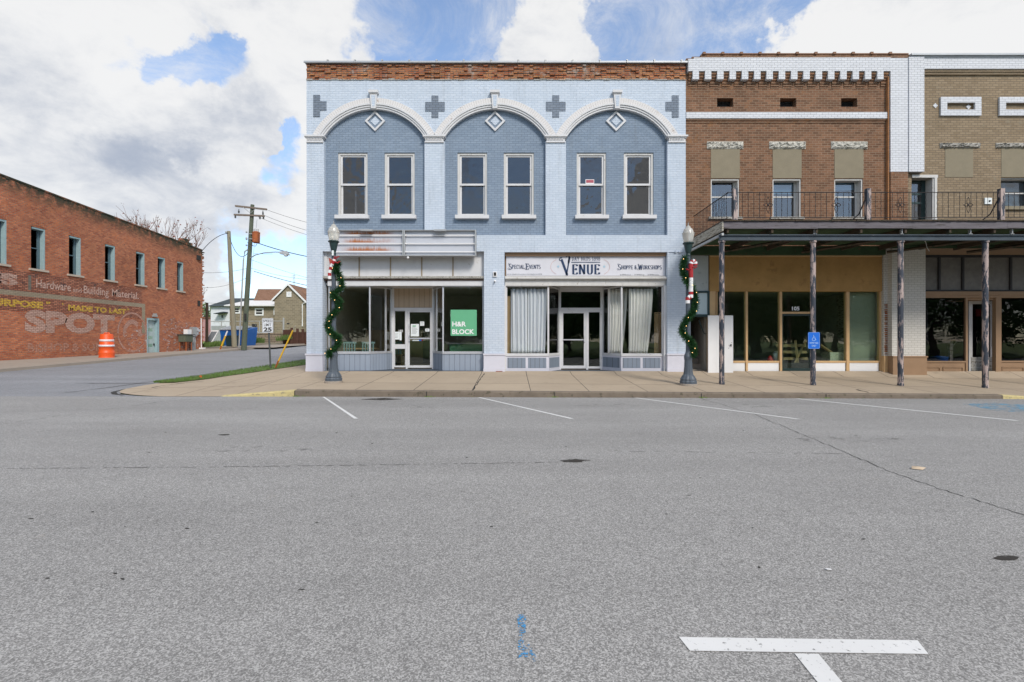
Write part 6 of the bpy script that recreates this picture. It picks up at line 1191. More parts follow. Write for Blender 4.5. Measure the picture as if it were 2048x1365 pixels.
# traffic drum
bx, by = -23.0 + .9, 26.2; zb_ = lerp(zi(by), street(by) + .12, .55)
by = -bx * F / (1024 - 213.5); h_ = 53.5 * by / F; zb_ = EYE - (721.5 - 684) * by / F
tr = thing('traffic_drum', (bx, by, zb_), 'orange and white striped traffic drum on the warehouse sidewalk', 'traffic drum')
rr = 13.2 * by / F
part(tr, 'body', M['orange'], lambda g: g.lathe(bx, by, zb_, [(rr * 1.02, 0), (rr * 1.02, .05 * h_), (rr * .96, .12 * h_), (rr * .94, .2 * h_), (rr * .99, .29 * h_), (rr * .99, .31 * h_), (rr * .92, .33 * h_), (rr * .92, .5 * h_), (rr * .95, .505 * h_), (rr * .90, .52 * h_), (rr * .87, .72 * h_), (rr * .83, .74 * h_), (rr * .80, .95 * h_), (rr * .74, .985 * h_), (rr * .3, 1.0 * h_)], 28), smooth=True)
for a, b, ra, rb_ in ((.475, .535, .925, .925), (.60, .665, .905, .895), ): pass
for a, b in ((.515, .59), (.71, .785)): part(tr, 'reflective_band', M['reflwhite'], lambda g: g.lathe(bx, by, zb_, [(rr * (.965 if a < .6 else .885), a * h_), (rr * (.955 if a < .6 else .875), b * h_)], 28), smooth=True)
part(tr, 'handle', M['orange'], lambda g: g.tube([(bx - .15, by, zb_ + h_ * .99), (bx - .12, by, zb_ + h_ * 1.03), (bx + .12, by, zb_ + h_ * 1.03), (bx + .15, by, zb_ + h_ * .99)], .03, 6))
# orange marker ball on the road edge
Yo = 16.6; g = MB(); g.ball((gx(402, Yo), Yo, street(Yo) + .07), .085, 9, 6, .9); g.box(gx(400, Yo), gx(401, Yo) + .03, Yo - .03, Yo + .03, street(Yo) + .13, street(Yo) + .18); single('orange_cone_scrap', g, mat('bright_orange', (.85, .13, .03), .5, .1), 'small bright orange lump on the road beside the grass corner', 'marker')

# ================================================================ POLES, WIRES
Yp = 35.6
def lean_pole(name, label, m, bpx, bpy, tpx, tpy, Y, r0, r1, cat='utility pole'):
    o = thing(name, (gx(bpx, Y), Y, gz(bpy, Y)), label, cat); b, t = Vector((gx(bpx, Y), Y, gz(bpy, Y) - .1)), Vector((gx(tpx, Y), Y, gz(tpy, Y)))
    part(o, 'pole', m, lambda g: g.tube([b, b.lerp(t, .33), b.lerp(t, .66), t], [r0, lerp(r0, r1, .33), lerp(r0, r1, .66), r1], 12)); return o, (lambda py: b.lerp(t, (bpy - py) / (bpy - tpy)))
UP, at = lean_pole('utility_pole', 'leaning utility pole with crossarms, transformer and street light', M['poleA'], 487.5, 698, 505, 410, Yp, .19, .13)
def arm_(px0, py0, px1, py1, dy=.15): return lambda g: g.hexa([(gx(px0, Yp), Yp - dy - .06, gz(py0, Yp) - .06), (gx(px1, Yp), Yp - dy - .06, gz(py1, Yp) - .06), (gx(px1, Yp), Yp - dy + .06, gz(py1, Yp) - .06), (gx(px0, Yp), Yp - dy + .06, gz(py0, Yp) - .06)], [(gx(px0, Yp), Yp - dy - .06, gz(py0, Yp) + .06), (gx(px1, Yp), Yp - dy - .06, gz(py1, Yp) + .06), (gx(px1, Yp), Yp - dy + .06, gz(py1, Yp) + .06), (gx(px0, Yp), Yp - dy + .06, gz(py0, Yp) + .06)])
a1 = part(UP, 'crossarm', M['poletop'], arm_(473, 413.5, 536, 420.5)); a2 = part(UP, 'crossarm', M['poletop'], arm_(470.5, 431, 531, 433.5))
for px, py in ((473, 432), (529, 434), (522, 434), (480, 428), (528, 431)): part(a2, 'insulator', M['signpost'], lambda g: g.lathe(gx(px, Yp), Yp - .15, gz(py, Yp) - (.22 if py > 431 else 0), [(.03, 0), (.07, .04), (.04, .08), (.07, .13), (.03, .2), (.03, .3)], 10))
part(UP, 'arm_brace', M['galv'], lambda g: [g.tube([at(428) - Vector((0, .2, 0)), (gx(p, Yp), Yp - .22, gz(417, Yp))], .02, 5) for p in (490, 517)])
tf = part(UP, 'transformer', M['rust'], lambda g: g.lathe(gx(514, Yp), Yp - .12, gz(487, Yp), [(.20, 0), (.25, .03), (.26, .1), (.26, .72), (.28, .74), (.27, .78), (.15, .84)], 18)); part(tf, 'bushing', M['galv'], lambda g: [g.lathe(gx(p, Yp), Yp - .12, gz(464.5, Yp), [(.03, 0), (.05, .06), (.03, .1), (.05, .16), (.02, .24)], 8) for p in (510, 514, 518)]); part(tf, 'hanger', M['galv'], lambda g: [g.box(gx(501, Yp), gx(509, Yp), Yp - .18, Yp - .1, gz(q, Yp), gz(q, Yp) + .06) for q in (470, 480)])
part(UP, 'insulator_rack', M['galv'], lambda g: [g.ball((gx(496, Yp), Yp - .2, gz(q, Yp)), .07, 8, 5) for q in (466, 478, 480, 492)])
sa = part(UP, 'light_arm', M['galv'], lambda g: g.tube([(gx(500, Yp), Yp - .1, gz(518, Yp)), (gx(515, Yp), Yp - .3, gz(512, Yp)), (gx(535, Yp), Yp - .5, gz(508.5, Yp)), (gx(560, Yp), Yp - .7, gz(508, Yp)), (gx(572, Yp), Yp - .8, gz(509, Yp))], .035, 8)); part(sa, 'lamp_head', M['galv'], lambda g: g.hexa([(gx(571, Yp), Yp - .95, gz(512.5, Yp)), (gx(589, Yp), Yp - .95, gz(514.5, Yp)), (gx(589, Yp), Yp - .65, gz(514.5, Yp)), (gx(571, Yp), Yp - .65, gz(512.5, Yp))], [(gx(570, Yp), Yp - .88, gz(508, Yp)), (gx(584, Yp), Yp - .88, gz(506.5, Yp)), (gx(584, Yp), Yp - .72, gz(506.5, Yp)), (gx(570, Yp), Yp - .72, gz(508, Yp))])); part(sa, 'lens', M['white'], lambda g: g.ball((gx(582, Yp), Yp - .8, gz(515, Yp)), .16, 10, 5, .6))
part(UP, 'conduit', M['galv'], lambda g: g.tube([(gx(479.5, Yp), Yp - .1, gz(696, Yp)), (gx(488.5, Yp), Yp - .1, gz(520, Yp)), (gx(492, Yp), Yp - .15, gz(504, Yp)), (gx(497, Yp), Yp - .1, gz(500, Yp))], .05, 8)); part(UP, 'cutout', M['dark'], lambda g: g.box(gx(493, Yp), gx(496, Yp), Yp - .3, Yp - .2, gz(641, Yp), gz(628, Yp)))
lean_pole('short_pole', 'dark stub post beside the warehouse rear corner', mat('brown_stub', (.055, .038, .025), .95, .3, 4), 413.5, 690, 414, 606.5, 38.5, .11, .10, 'post')
P2, at2 = lean_pole('utility_pole', 'plain leaning pole beside the blue dumpster, no crossarms', M['poleB'], 469, 692, 457.5, 463, 38.0, .19, .13)
part(P2, 'hook', M['galv'], lambda g: g.ball((gx(455.5, 38), 37.8, gz(466, 38)), .09, 8, 5))
YR_ = 36
for i, (px0, py0, px1, py1, sag, dY, r_, lab) in enumerate([
    (536, 421, 760, 470, .3, 0, .012, 'upper thin power line running right from the crossarm'), (528, 431, 760, 486, .4, 0, .012, 'middle thin power line running right from the lower crossarm'), (516, 434, 760, 498, .4, 0, .011, 'lower thin power line running right from the lower crossarm'),
    (500, 481, 760, 525, .5, 0, .030, 'thick black service cable running right from the pole below the transformer'), (456, 467, 402, 505, -.3, 0, .022, 'cable from the plain pole to the warehouse corner'), (459, 475, 499, 501, .9, 0, .022, 'slack cable between the two leaning poles'),
    (508, 543, 760, 592, .3, 0, .022, 'black cable running right at mid height over the stone house'), (503, 520, 760, 585, .3, 0, .010, 'fine wire sloping right below the street light'), (395, 545, 500, 536, .2, 8, .014, 'fine wire left of the poles at mid height'), (395, 575, 499, 553, .4, 10, .014, 'low fine wire running left from the pole'), (395, 603, 500, 600, .3, 14, .014, 'lowest faint wire above the white house roof'), (500, 536, 700, 560, .5, 12, .014, 'faint wire passing behind the street light pole'), (499, 500, 489, 600, .1, 3, .012, 'fine guy wire dropping from the pole'), (514, 440, 487, 700, 0, 8, .010, 'fine distant wire crossing behind the poles'), (508, 508, 545, 508.5, 0, -.3, .012, 'straight stay wire of the street light arm')]):
    g = MB(); n = 16; Y = YR_ + dY; g.tube([(gx(lerp(px0, px1, t), Y), Y, gz(lerp(py0, py1, t), Y) - sag * 4 * t * (1 - t)) for t in rng(0, 1, n)], r_, 5, False); single('power_line', g, M['wire'], lab, 'wire')
g = MB(); pts = [(gx(500, 35.4), 35.3, gz(487, 35.4)), (gx(507, 35.4), 35.2, gz(493, 35.4)), (gx(514, 35.4), 35.2, gz(494, 35.4)), (gx(520, 35.4), 35.2, gz(484, 35.4)), (gx(519, 35.4), 35.2, gz(466, 35.4))]; g.tube(pts, .018, 5); g.tube([(p[0] - .1, p[1] - .1, p[2] + .05) for p in pts[:3]], .014, 5); part(UP, 'drip_loop', M['wire'], lambda q: q.add(g.v, g.f))
# ================================================================ SPEED SIGN AND GUARDS
Yq = 19.7
sp = thing('speed_sign', (gx(541.5, Yq), Yq, gz(740, Yq)), 'white SPEED LIMIT 25 sign on a dark post in the grass strip', 'sign')
part(sp, 'post', M['signpost'], lambda g: g.tube([(gx(541.5, Yq), Yq, gz(742, Yq)), (gx(536.5, Yq), Yq, gz(640, Yq))], .034, 6)); x0, x1, z0, z1 = gx(526, Yq), gx(547.5, Yq), gz(666, Yq), gz(637, Yq); fa = part(sp, 'face', mat('sign_face', (.70, .72, .76), .4, .04), lambda g: g.prism(rrect(x0, x1, z0, z1, .03), Yq - .06, Yq - .055))
part(fa, 'border', M['dark'], lambda g: (g.box(x0 + .02, x1 - .02, Yq - .0625, Yq - .0605, z1 - .024, z1 - .016), g.box(x0 + .02, x1 - .02, Yq - .0625, Yq - .0605, z0 + .016, z0 + .024), g.box(x0 + .012, x0 + .02, Yq - .0625, Yq - .0605, z0 + .024, z1 - .024), g.box(x1 - .02, x1 - .012, Yq - .0625, Yq - .0605, z0 + .024, z1 - .024)))
for s_, py, w_, h_, b_ in (('SPEED', 645.2, 18, 5.4, .01), ('LIMIT', 653, 14, 5.4, .01), ('25', 664, 16, 8.8, .04)):
    t = place(text_mb(s_, 1, b_), ((x0 + x1) / 2, Yq - .063, gz(py, Yq)), (1, 0, 0), (0, 0, 1), w_ * Yq / F, h_ * Yq / F, 'CENTER'); part(fa, 'lettering', M['dark'], lambda g: g.add(t.v, t.f))
sp.rotation_euler = (0, 0, R(4))
for (b, t_, Y, lab, m_) in (((548, 742), (586, 661), 19.9, 'tall yellow guy wire guard leaning right in the grass strip', 0), ((440.5, 699), (451, 672), 36.0, 'short yellow guard leaning near the dumpster', 1)):
    gg = thing('guy_guard', (gx(b[0], Y), Y, gz(b[1], Y)), lab, 'wire guard'); p0, p1 = Vector((gx(b[0], Y), Y, gz(b[1], Y))), Vector((gx(t_[0], Y), Y, gz(t_[1], Y)))
    part(gg, 'sleeve', M['yellow'], lambda g: g.tube([p0, p0.lerp(p1, .5), p1], .035 if m_ == 0 else .06, 8)); part(gg, 'anchor', M['rust'], lambda g: g.tube([p0 - Vector((.02, 0, .1)), p0.lerp(p1, .25) + Vector((.0, -.05, 0))], .03 if m_ == 0 else .05, 6))
    if m_: part(gg, 'upper_sleeve', M['white'], lambda g: g.tube([p1, p1 + (p1 - p0) * .35], .05, 6))
    else: part(gg, 'guy_wire', M['galv'], lambda g: g.tube([p1, p1 + (p1 - p0) * .12], .006, 5))
# ================================================================ REAR LOT
def gt(y): return street(min(y, 40)) + .0
Yd_ = 41.0
DM = thing('dumpster', (gx(462, Yd_), Yd_, 1.0), 'blue steel dumpster with grey ribbed lid behind the leaning poles', 'dumpster')
a, b = gx(442, Yd_), gx(492, Yd_); zf_, zt_ = gz(693, Yd_), gz(661, Yd_)
part(DM, 'body', M['blue'], lambda g: (g.hexa([(a + .15, Yd_, zf_), (b, Yd_, zf_), (b, Yd_ + 1.5, zf_), (a + .15, Yd_ + 1.5, zf_)], [(a, Yd_ - .2, zt_), (b + .1, Yd_ - .2, zt_), (b + .1, Yd_ + 1.7, zt_ + .3), (a, Yd_ + 1.7, zt_ + .3)]), [g.box(lerp(a, b, i / 4) + .1, lerp(a, b, i / 4) + .2, Yd_ - .22, Yd_, zf_ + .1, zt_ - .05) for i in range(4)])); part(DM, 'lid', mat('grey_lid', (.40, .42, .43), .5, .1), lambda g: [g.hexa([(lerp(a, b, i / 14), Yd_ - .3, zt_ + .02), (lerp(a, b, (i + .7) / 14), Yd_ - .3, zt_ + .02), (lerp(a, b, (i + .7) / 14) - .3, Yd_ + 1.6, zt_ + .35), (lerp(a, b, i / 14) - .3, Yd_ + 1.6, zt_ + .35)], [(lerp(a, b, i / 14), Yd_ - .3, zt_ + .08), (lerp(a, b, (i + .7) / 14), Yd_ - .3, zt_ + .08), (lerp(a, b, (i + .7) / 14) - .3, Yd_ + 1.6, zt_ + .42), (lerp(a, b, i / 14) - .3, Yd_ + 1.6, zt_ + .42)]) for i in range(14)])
Yt = 39.0; TC = thing('trash_can', (gx(464, Yt), Yt, gz(693, Yt)), 'dark green wheeled trash can in front of the blue dumpster', 'trash can'); a, b = gx(455, Yt), gx(473.5, Yt)
part(TC, 'body', M['darkbin'], lambda g: g.hexa([(a + .06, Yt - .25, gz(693, Yt)), (b - .06, Yt - .25, gz(693, Yt)), (b - .06, Yt + .25, gz(693, Yt)), (a + .06, Yt + .25, gz(693, Yt))], [(a, Yt - .35, gz(673, Yt)), (b, Yt - .35, gz(673, Yt)), (b, Yt + .35, gz(673, Yt)), (a, Yt + .35, gz(673, Yt))])); part(TC, 'lid', M['darkbin'], lambda g: g.box(a - .04, b + .04, Yt - .38, Yt + .38, gz(673, Yt) + .001, gz(671.5, Yt))); part(TC, 'wheel', M['dark'], lambda g: g.tube([(b - .1, Yt - .3, gz(691, Yt)), (b + .02, Yt - .3, gz(691, Yt))], .1, 10))
Yw = 39.6; g = MB(); g.hexa([(gx(410, Yw), Yw - .1, gz(688, Yw)), (gx(425, Yw), Yw - .1, gz(688, Yw)), (gx(425, Yw), Yw, gz(688, Yw)), (gx(410, Yw), Yw, gz(688, Yw))], [(gx(419.5, Yw), Yw + .2, gz(661, Yw)), (gx(434.5, Yw), Yw + .2, gz(661, Yw)), (gx(434.5, Yw), Yw + .3, gz(661, Yw)), (gx(419.5, Yw), Yw + .3, gz(661, Yw))]); lp = single('leaning_frame', g, M['white'], 'white framed grey panel leaning behind the dark stub post', 'panel')
part(lp, 'screen', mat('grey_screen', (.17, .19, .21), .4, .1), lambda g: g.hexa([(gx(414, Yw), Yw - .13, gz(683, Yw)), (gx(423.5, Yw), Yw - .13, gz(683, Yw)), (gx(423.5, Yw), Yw - .06, gz(683, Yw)), (gx(414, Yw), Yw - .06, gz(683, Yw))], [(gx(421, Yw), Yw + .13, gz(663.5, Yw)), (gx(432, Yw), Yw + .13, gz(663.5, Yw)), (gx(432, Yw), Yw + .2, gz(663.5, Yw)), (gx(421, Yw), Yw + .2, gz(663.5, Yw))]))
# paved drive, dirt, weeds, low wall
g = MB(); sheet(g, rng(-24.5, -18.5, 5), rng(37.3, 47, 8), lambda x, y: street(min(y, 40)) + .14 + max(0, (y - 40)) * .015); structure('driveway', g, M['walk_plain'])
g = MB(); sheet(g, rng(-60, -17.5, 10), [46.5, 48, 60, 80, 140], lambda x, y: 1.25 + (.25 if y > 47 else 0)); structure('lawn', g, M['lawn'])
g = MB(); sheet(g, rng(-27, -18.5, 6), [44.5, 45.3, 46.5], lambda x, y: .95 + (y - 44.5) * .25); structure('dirt_bank', g, M['dirt'])
random.seed(12); g = MB()
def tuft(g, x, y, z, h, n, sp):
    for _ in range(n):
        a = random.uniform(0, 2 * pi); dx, dy = cos(a), sin(a); r = random.uniform(0, sp); bx_, by_ = x + dx * r, y + dy * r; hh = h * random.uniform(.4, 1); w_ = .03
        g.add([(bx_ - w_, by_, z), (bx_ + w_, by_, z), (bx_ + dx * hh * .4 + w_ * .3, by_ + dy * .1, z + hh), (bx_ + dx * hh * .4 - w_ * .3, by_ + dy * .1, z + hh)], [(0, 1, 2, 3)])
for px, py, Y, n in ((410, 694, 38, 90), (420, 693, 38.5, 120), (430, 692, 39, 120), (438, 690, 40, 80), (505, 685, 44.4, 110), (512, 683, 44.4, 160), (520, 684, 44.4, 120), (560, 680, 45, 60), (571, 678, 45, 120), (578, 676, 45.4, 80), (492, 688, 44, 60)): tuft(g, gx(px, Y), Y, gz(py, Y) - .1, .5, n, .35)
tag(g.build('weeds', M['grass']), 'scruffy green weeds at the foot of the low wall and warehouse corner', 'weeds', kind='stuff')
Yl_ = 46.2; SWm = brick('low_wall_stone', (.24, .19, .14), (.32, .26, .19), (.12, .10, .07), w=.6, h=.22, ms=.02, var=.4, stain=(.10, .11, .05), sthr=.56)
g = MB(); g.box(gx(488, Yl_), gx(565, Yl_), Yl_, Yl_ + .4, .8, gz(668.5, Yl_)); g.box(gx(486, Yl_), gx(566, Yl_), Yl_ - .04, Yl_ + .45, gz(668.5, Yl_) + .001, gz(666.5, Yl_)); single('retaining_wall', g, SWm, 'low stone retaining wall in front of the fenced lawn', 'wall')
Yr = 45.4; rw = thing('timber_fence', (gx(590, Yr), Yr, 1.1), 'low dark rust brown timber wall right of the chain link fence', 'fence'); RB = mat('rust_brown_timber', (.085, .04, .028), .9, .3, 4)
part(rw, 'panel', RB, lambda g: (g.box(gx(566, Yr), gx(584, Yr), Yr, Yr + .15, 1.0, gz(660, Yr)), g.box(gx(584, Yr), gx(628, Yr), Yr + .02, Yr + .12, 1.0, gz(664.5, Yr)))); [part(rw, 'post', RB, lambda g: g.box(gx(p - 2.4, Yr), gx(p + 2.4, Yr), Yr - .1, Yr - .001, .9, gz(q, Yr))) for p, q in ((584, 656), (595.5, 657.5), (606, 658.5), (620, 659))]
Yfc = 47.5; fn = thing('chain_link_fence', (gx(500, Yfc), Yfc, 1.4), 'galvanised chain link fence round the house lawn', 'fence'); FM = mat('fence_wire', (.38, .39, .38), .6, .1)
for p in (443, 470, 495, 519, 544, 567): part(fn, 'post', FM, lambda g: g.tube([(gx(p, Yfc), Yfc, 1.2), (gx(p, Yfc), Yfc, gz(642.5 if p < 560 else 636, Yfc))], .045 if p < 560 else .08, 6))
part(fn, 'top_rail', FM, lambda g: g.tube([(gx(420, Yfc), Yfc, gz(643.5, Yfc)), (gx(567, Yfc), Yfc, gz(642.5, Yfc))], .035, 6)); part(fn, 'mesh', FM, lambda g: [g.tube([(gx(420, Yfc) + .5 * i + s * 1.2 * (k == 9), Yfc, 1.3), (gx(420, Yfc) + .5 * i + s * 1.2, Yfc, gz(643.5, Yfc))], .006, 3, False) for i in range(15) for s in (-1, 1) for k in (0,)])
# houses
Yh = 62.0
def hx(p): return gx(p, Yh)
def hz(p): return gz(p, Yh)
SH = thing('stone_house', (hx(560), Yh, 1.4), 'brown fieldstone house with a front gable and brown shingle roof', 'house')
gz0 = 1.0
fixn(part(SH, 'gable_wall', M['stonehouse'], lambda g: g.prism([(hx(549), gz0), (hx(609), gz0), (hx(609), hz(603)), (hx(577.5), hz(571)), (hx(549), hz(600))], Yh, Yh + 9)))
part(SH, 'wing_wall', M['stonehouse'], lambda g: g.box(hx(452), hx(549) - .01, Yh + .8, Yh + 8, gz0, hz(611)))
part(SH, 'wing_roof', mat('white_metal_roof', (.70, .70, .69), .5, .05), lambda g: g.hexa([(hx(446), Yh + .2, hz(612.5)), (hx(549) - .02, Yh + .2, hz(612.5)), (hx(549) - .02, Yh + 4.0, gz(602, Yh + 4)), (gx(497, Yh + 4), Yh + 4.0, gz(602, Yh + 4))], [(hx(446), Yh + .2, hz(610.5)), (hx(549) - .02, Yh + .2, hz(610.5)), (hx(549) - .02, Yh + 4.0, gz(601, Yh + 4)), (gx(497, Yh + 4), Yh + 4.0, gz(601, Yh + 4))]))
part(SH, 'main_roof', M['shingle'], lambda g: g.hexa([(gx(505, Yh + 3.2), Yh + 3.2, hz(603)), (hx(590), Yh + 3.2, hz(603)), (hx(590), Yh + 8, hz(603)), (gx(505, Yh + 3.2), Yh + 8, hz(603))], [(gx(516, Yh + 6.2), Yh + 6.2, gz(578.5, Yh + 6.2)), (hx(590), Yh + 6.2, gz(578.5, Yh + 6.2)), (hx(590), Yh + 6.4, gz(578.5, Yh + 6.2)), (gx(516, Yh + 6.2), Yh + 6.4, gz(578.5, Yh + 6.2))]))
def roofslab(g, p, q, y0, y1, t): (x0_, z0_), (x1_, z1_) = p, q; g.hexa([(x0_, y0, z0_), (x1_, y0, z1_), (x1_, y1, z1_), (x0_, y1, z0_)], [(x0_, y0, z0_ + t), (x1_, y0, z1_ + t), (x1_, y1, z1_ + t), (x0_, y1, z0_ + t)])
part(SH, 'gable_roof', M['shingle'], lambda g: (roofslab(g, (hx(545), hz(603)), (hx(577.5), hz(570)), Yh - .2, Yh + 9.2, .14), roofslab(g, (hx(577.5), hz(570)), (hx(614), hz(606)), Yh - .2, Yh + 9.2, .14)))
part(SH, 'gable_roof', M['shingle'], lambda g: g.hexa([(hx(578), Yh + 2, hz(575)), (hx(640), Yh + 2, hz(612)), (hx(640), Yh + 6, hz(612)), (hx(578), Yh + 6, hz(575))], [(hx(580), Yh + 5, hz(569)), (hx(640), Yh + 5, hz(583)), (hx(640), Yh + 5.2, hz(583)), (hx(580), Yh + 5.2, hz(569))]), label='brown shingle roof slope to the right')
part(SH, 'rear_wall', M['stonehouse'], lambda g: g.box(hx(609) + .01, hx(650), Yh + 2, Yh + 8, gz0, hz(607)))
part(SH, 'bargeboard', M['white'], lambda g: (roofslab(g, (hx(545), hz(604)), (hx(577.5), hz(571.5)), Yh - .26, Yh - .21, .28), roofslab(g, (hx(577.5), hz(571.5)), (hx(614), hz(607.5)), Yh - .26, Yh - .21, .28)))
part(SH, 'downpipe', M['white'], lambda g: g.tube([(hx(611), Yh - .2, hz(606)), (hx(605.5), Yh - .12, hz(609)), (hx(605.5), Yh - .12, hz(653))], .07, 6)); part(SH, 'chimney', brick('grey_chimney', (.20, .22, .24), (.26, .28, .3), (.12, .12, .12), var=.2), lambda g: (g.box(hx(557), hx(566), Yh + 3, Yh + 3.8, hz(590), hz(573.5)), g.box(hx(556.5), hx(566.5), Yh + 2.95, Yh + 3.85, hz(573.5), hz(571.5))))
for i, (p0, p1, q0, q1, dy) in enumerate(((573.5, 583.5, 584, 594.5, 0), (503.5, 521.5, 616, 631, .8), (541.5, 549, 615.5, 630, .8), (459, 474, 614, 627, .8))):
    fr_ = part(SH, 'window', M['white'], lambda g: (g.box(hx(p0), hx(p1) - .02, Yh + dy - .08, Yh + dy - .002, hz(q1), hz(q1) + .18), g.box(hx(p0), hx(p1) - .02, Yh + dy - .08, Yh + dy - .002, hz(q0) - .16, hz(q0)), g.box(hx(p0), hx(p0) + .16, Yh + dy - .08, Yh + dy - .002, hz(q1) + .18, hz(q0) - .16), g.box(hx(p1) - .18, hx(p1) - .02, Yh + dy - .08, Yh + dy - .002, hz(q1) + .18, hz(q0) - .16), g.box(hx(p0) + .16, hx(p1) - .18, Yh + dy - .08, Yh + dy - .002, (hz(q0) + hz(q1)) / 2 - .04, (hz(q0) + hz(q1)) / 2 + .04)))
    part(fr_, 'pane', M['siding'] if i == 0 else M['dark'], lambda g: g.box(hx(p0) + .16, hx(p1) - .18, Yh + dy - .05, Yh + dy - .03, hz(q1) + .18, hz(q0) - .16))
part(SH, 'vent', M['dark'], lambda g: (g.box(hx(573.5), hx(579), Yh - .03, Yh - .002, hz(649), hz(646.5)), g.box(hx(497), hx(507), Yh + .77, Yh + .798, hz(655), hz(648))))
Ya = 68; an = thing('tv_antenna', (gx(588, Ya), Ya, 2), 'thin lattice aerial mast rising behind the stone house roof', 'antenna')
part(an, 'mast', M['galv'], lambda g: ([g.tube([(gx(588, Ya) + dx, Ya, 2), (gx(588, Ya) + dx * .6, Ya, gz(550, Ya))], .025, 4) for dx in (-.16, .16)], [g.tube([(gx(588, Ya) - .15, Ya, z), (gx(588, Ya) + .15, Ya, z + .5)], .015, 4) for z in rng(2, 10.2, 16)])); part(an, 'rod', M['galv'], lambda g: (g.tube([(gx(588.3, Ya), Ya, gz(552, Ya)), (gx(588.3, Ya), Ya, gz(544, Ya))], .02, 4), g.tube([(gx(583, Ya), Ya, gz(552.5, Ya)), (gx(592, Ya), Ya, gz(551.5, Ya))], .02, 4)))
Yv = 72.0; VH = thing('white_house', (gx(450, Yv), Yv, 1.4), 'white sided house with dark hip roof behind the stone house', 'house')
part(VH, 'wall', M['siding'], lambda g: g.box(gx(421.5, Yv), gx(500, Yv), Yv, Yv + 8, .8, gz(613, Yv))); part(VH, 'roof', M['darkshingle'], lambda g: g.hexa([(gx(417, Yv), Yv - .5, gz(613.5, Yv)), (gx(508, Yv), Yv - .5, gz(613.5, Yv)), (gx(508, Yv), Yv + 9, gz(613.5, Yv)), (gx(417, Yv), Yv + 9, gz(613.5, Yv))], [(gx(463, 76), Yv + 4, gz(597, 76)), (gx(507, 76), Yv + 4, gz(597, 76)), (gx(507, 76), Yv + 4.3, gz(597, 76)), (gx(463, 76), Yv + 4.3, gz(597, 76))]))
part(VH, 'door_hood', M['darkshingle'], lambda g: g.hexa([(gx(436, Yv), Yv - 1.2, gz(629, Yv)), (gx(456, Yv), Yv - 1.2, gz(627, Yv)), (gx(456, Yv), Yv, gz(627, Yv)), (gx(436, Yv), Yv, gz(629, Yv))], [(gx(437, Yv), Yv - 1.2, gz(628, Yv)), (gx(456, Yv), Yv - 1.2, gz(624.5, Yv)), (gx(456, Yv), Yv, gz(624.5, Yv)), (gx(437, Yv), Yv, gz(628, Yv))])); part(VH, 'wall_lamp', M['dark'], lambda g: g.box(gx(444, Yv), gx(445.5, Yv), Yv - .15, Yv - .002, gz(636, Yv), gz(631, Yv))); part(VH, 'foundation', M['galv'], lambda g: g.box(gx(423, Yv), gx(453, Yv), Yv - .06, Yv - .002, .8, gz(652, Yv)))
Yk = 76.0; PH = thing('pink_shed', (gx(405, Yk), Yk, 1.4), 'low pink building glimpsed beside the warehouse corner', 'shed'); part(PH, 'wall', mat('pink_wall', (.46, .25, .25), .8, .1), lambda g: g.box(gx(392, Yk), gx(422, Yk), Yk, Yk + 5, .8, gz(637, Yk))); part(PH, 'roof', M['shingle'], lambda g: g.box(gx(391, Yk), gx(423, Yk), Yk - .2, Yk + 5.2, gz(637, Yk) + .001, gz(634.5, Yk)))
Yc_ = 52.0; CR = thing('parked_car', (gx(468, Yc_), Yc_, 1.5), 'silver car roof and dark windows showing above the dumpster', 'car'); z = 1.5; cx = gx(476, Yc_)
CM_ = mat('silver_paint', (.45, .48, .50), .3, .05, metal=.4)
part(CR, 'body', CM_, lambda g: (g.prism([(cx - 2.2, z + .35), (cx + 2.2, z + .35), (cx + 2.2, z + .95), (cx + 1.3, z + 1.05), (cx + .9, z + 1.58), (cx - .9, z + 1.62), (cx - 1.5, z + 1.1), (cx - 2.2, z + .95)], Yc_, Yc_ + 1.7))); part(CR, 'window', M['dark'], lambda g: g.prism([(cx - 1.3, z + 1.08), (cx + 1.1, z + 1.08), (cx + .8, z + 1.5), (cx - .8, z + 1.54)], Yc_ - .01, Yc_ + .02)); [part(CR, 'wheel', M['dark'], lambda g: g.lathe(0, 0, 0, [(.01, 0)], 6) and g.v.clear() or g.f.clear() or g.add([(cx + q + .33 * cos(R(a)), Yc_ - .02 + d, z + .33 + .33 * sin(R(a))) for d in (0, .2) for a in range(0, 360, 24)], [tuple(range(15)), tuple(range(29, 14, -1))] + [(i, (i + 1) % 15, 15 + (i + 1) % 15, 15 + i) for i in range(15)])) for q in (-1.35, 1.35)]

# ================================================================ TREES
def branch(g, tips, p, d, L, r, lev, spread=.5, up=.12):
    n = 3; pts = [p]; dd = d.copy()
    for i in range(n): dd = (dd + Vector((random.uniform(-1, 1), random.uniform(-1, 1), random.uniform(-.6, 1))) * .14 + Vector((0, 0, up * .4))).normalized(); pts.append(pts[-1] + dd * L / n)
    g.tube(pts, [lerp(r, r * .62, i / n) for i in range(n + 1)], 6 if lev > 2 else 4, False)
    if lev == 0: tips.append(pts[-1]); return
    k = 3 if lev > 1 else 4
    for i in range(k):
        a = random.uniform(0, 2 * pi); s = random.uniform(spread * .6, spread * 1.3); u = dd.cross(Vector((.3, .2, 1))).normalized(); v = dd.cross(u)
        nd = (dd * cos(s) + (u * cos(a) + v * sin(a)) * sin(s)).normalized(); st_ = pts[-1] if i < 2 else pts[random.randint(1, n)]
        branch(g, tips, st_, nd, L * random.uniform(.6, .82), r * .58, lev - 1, spread, up)
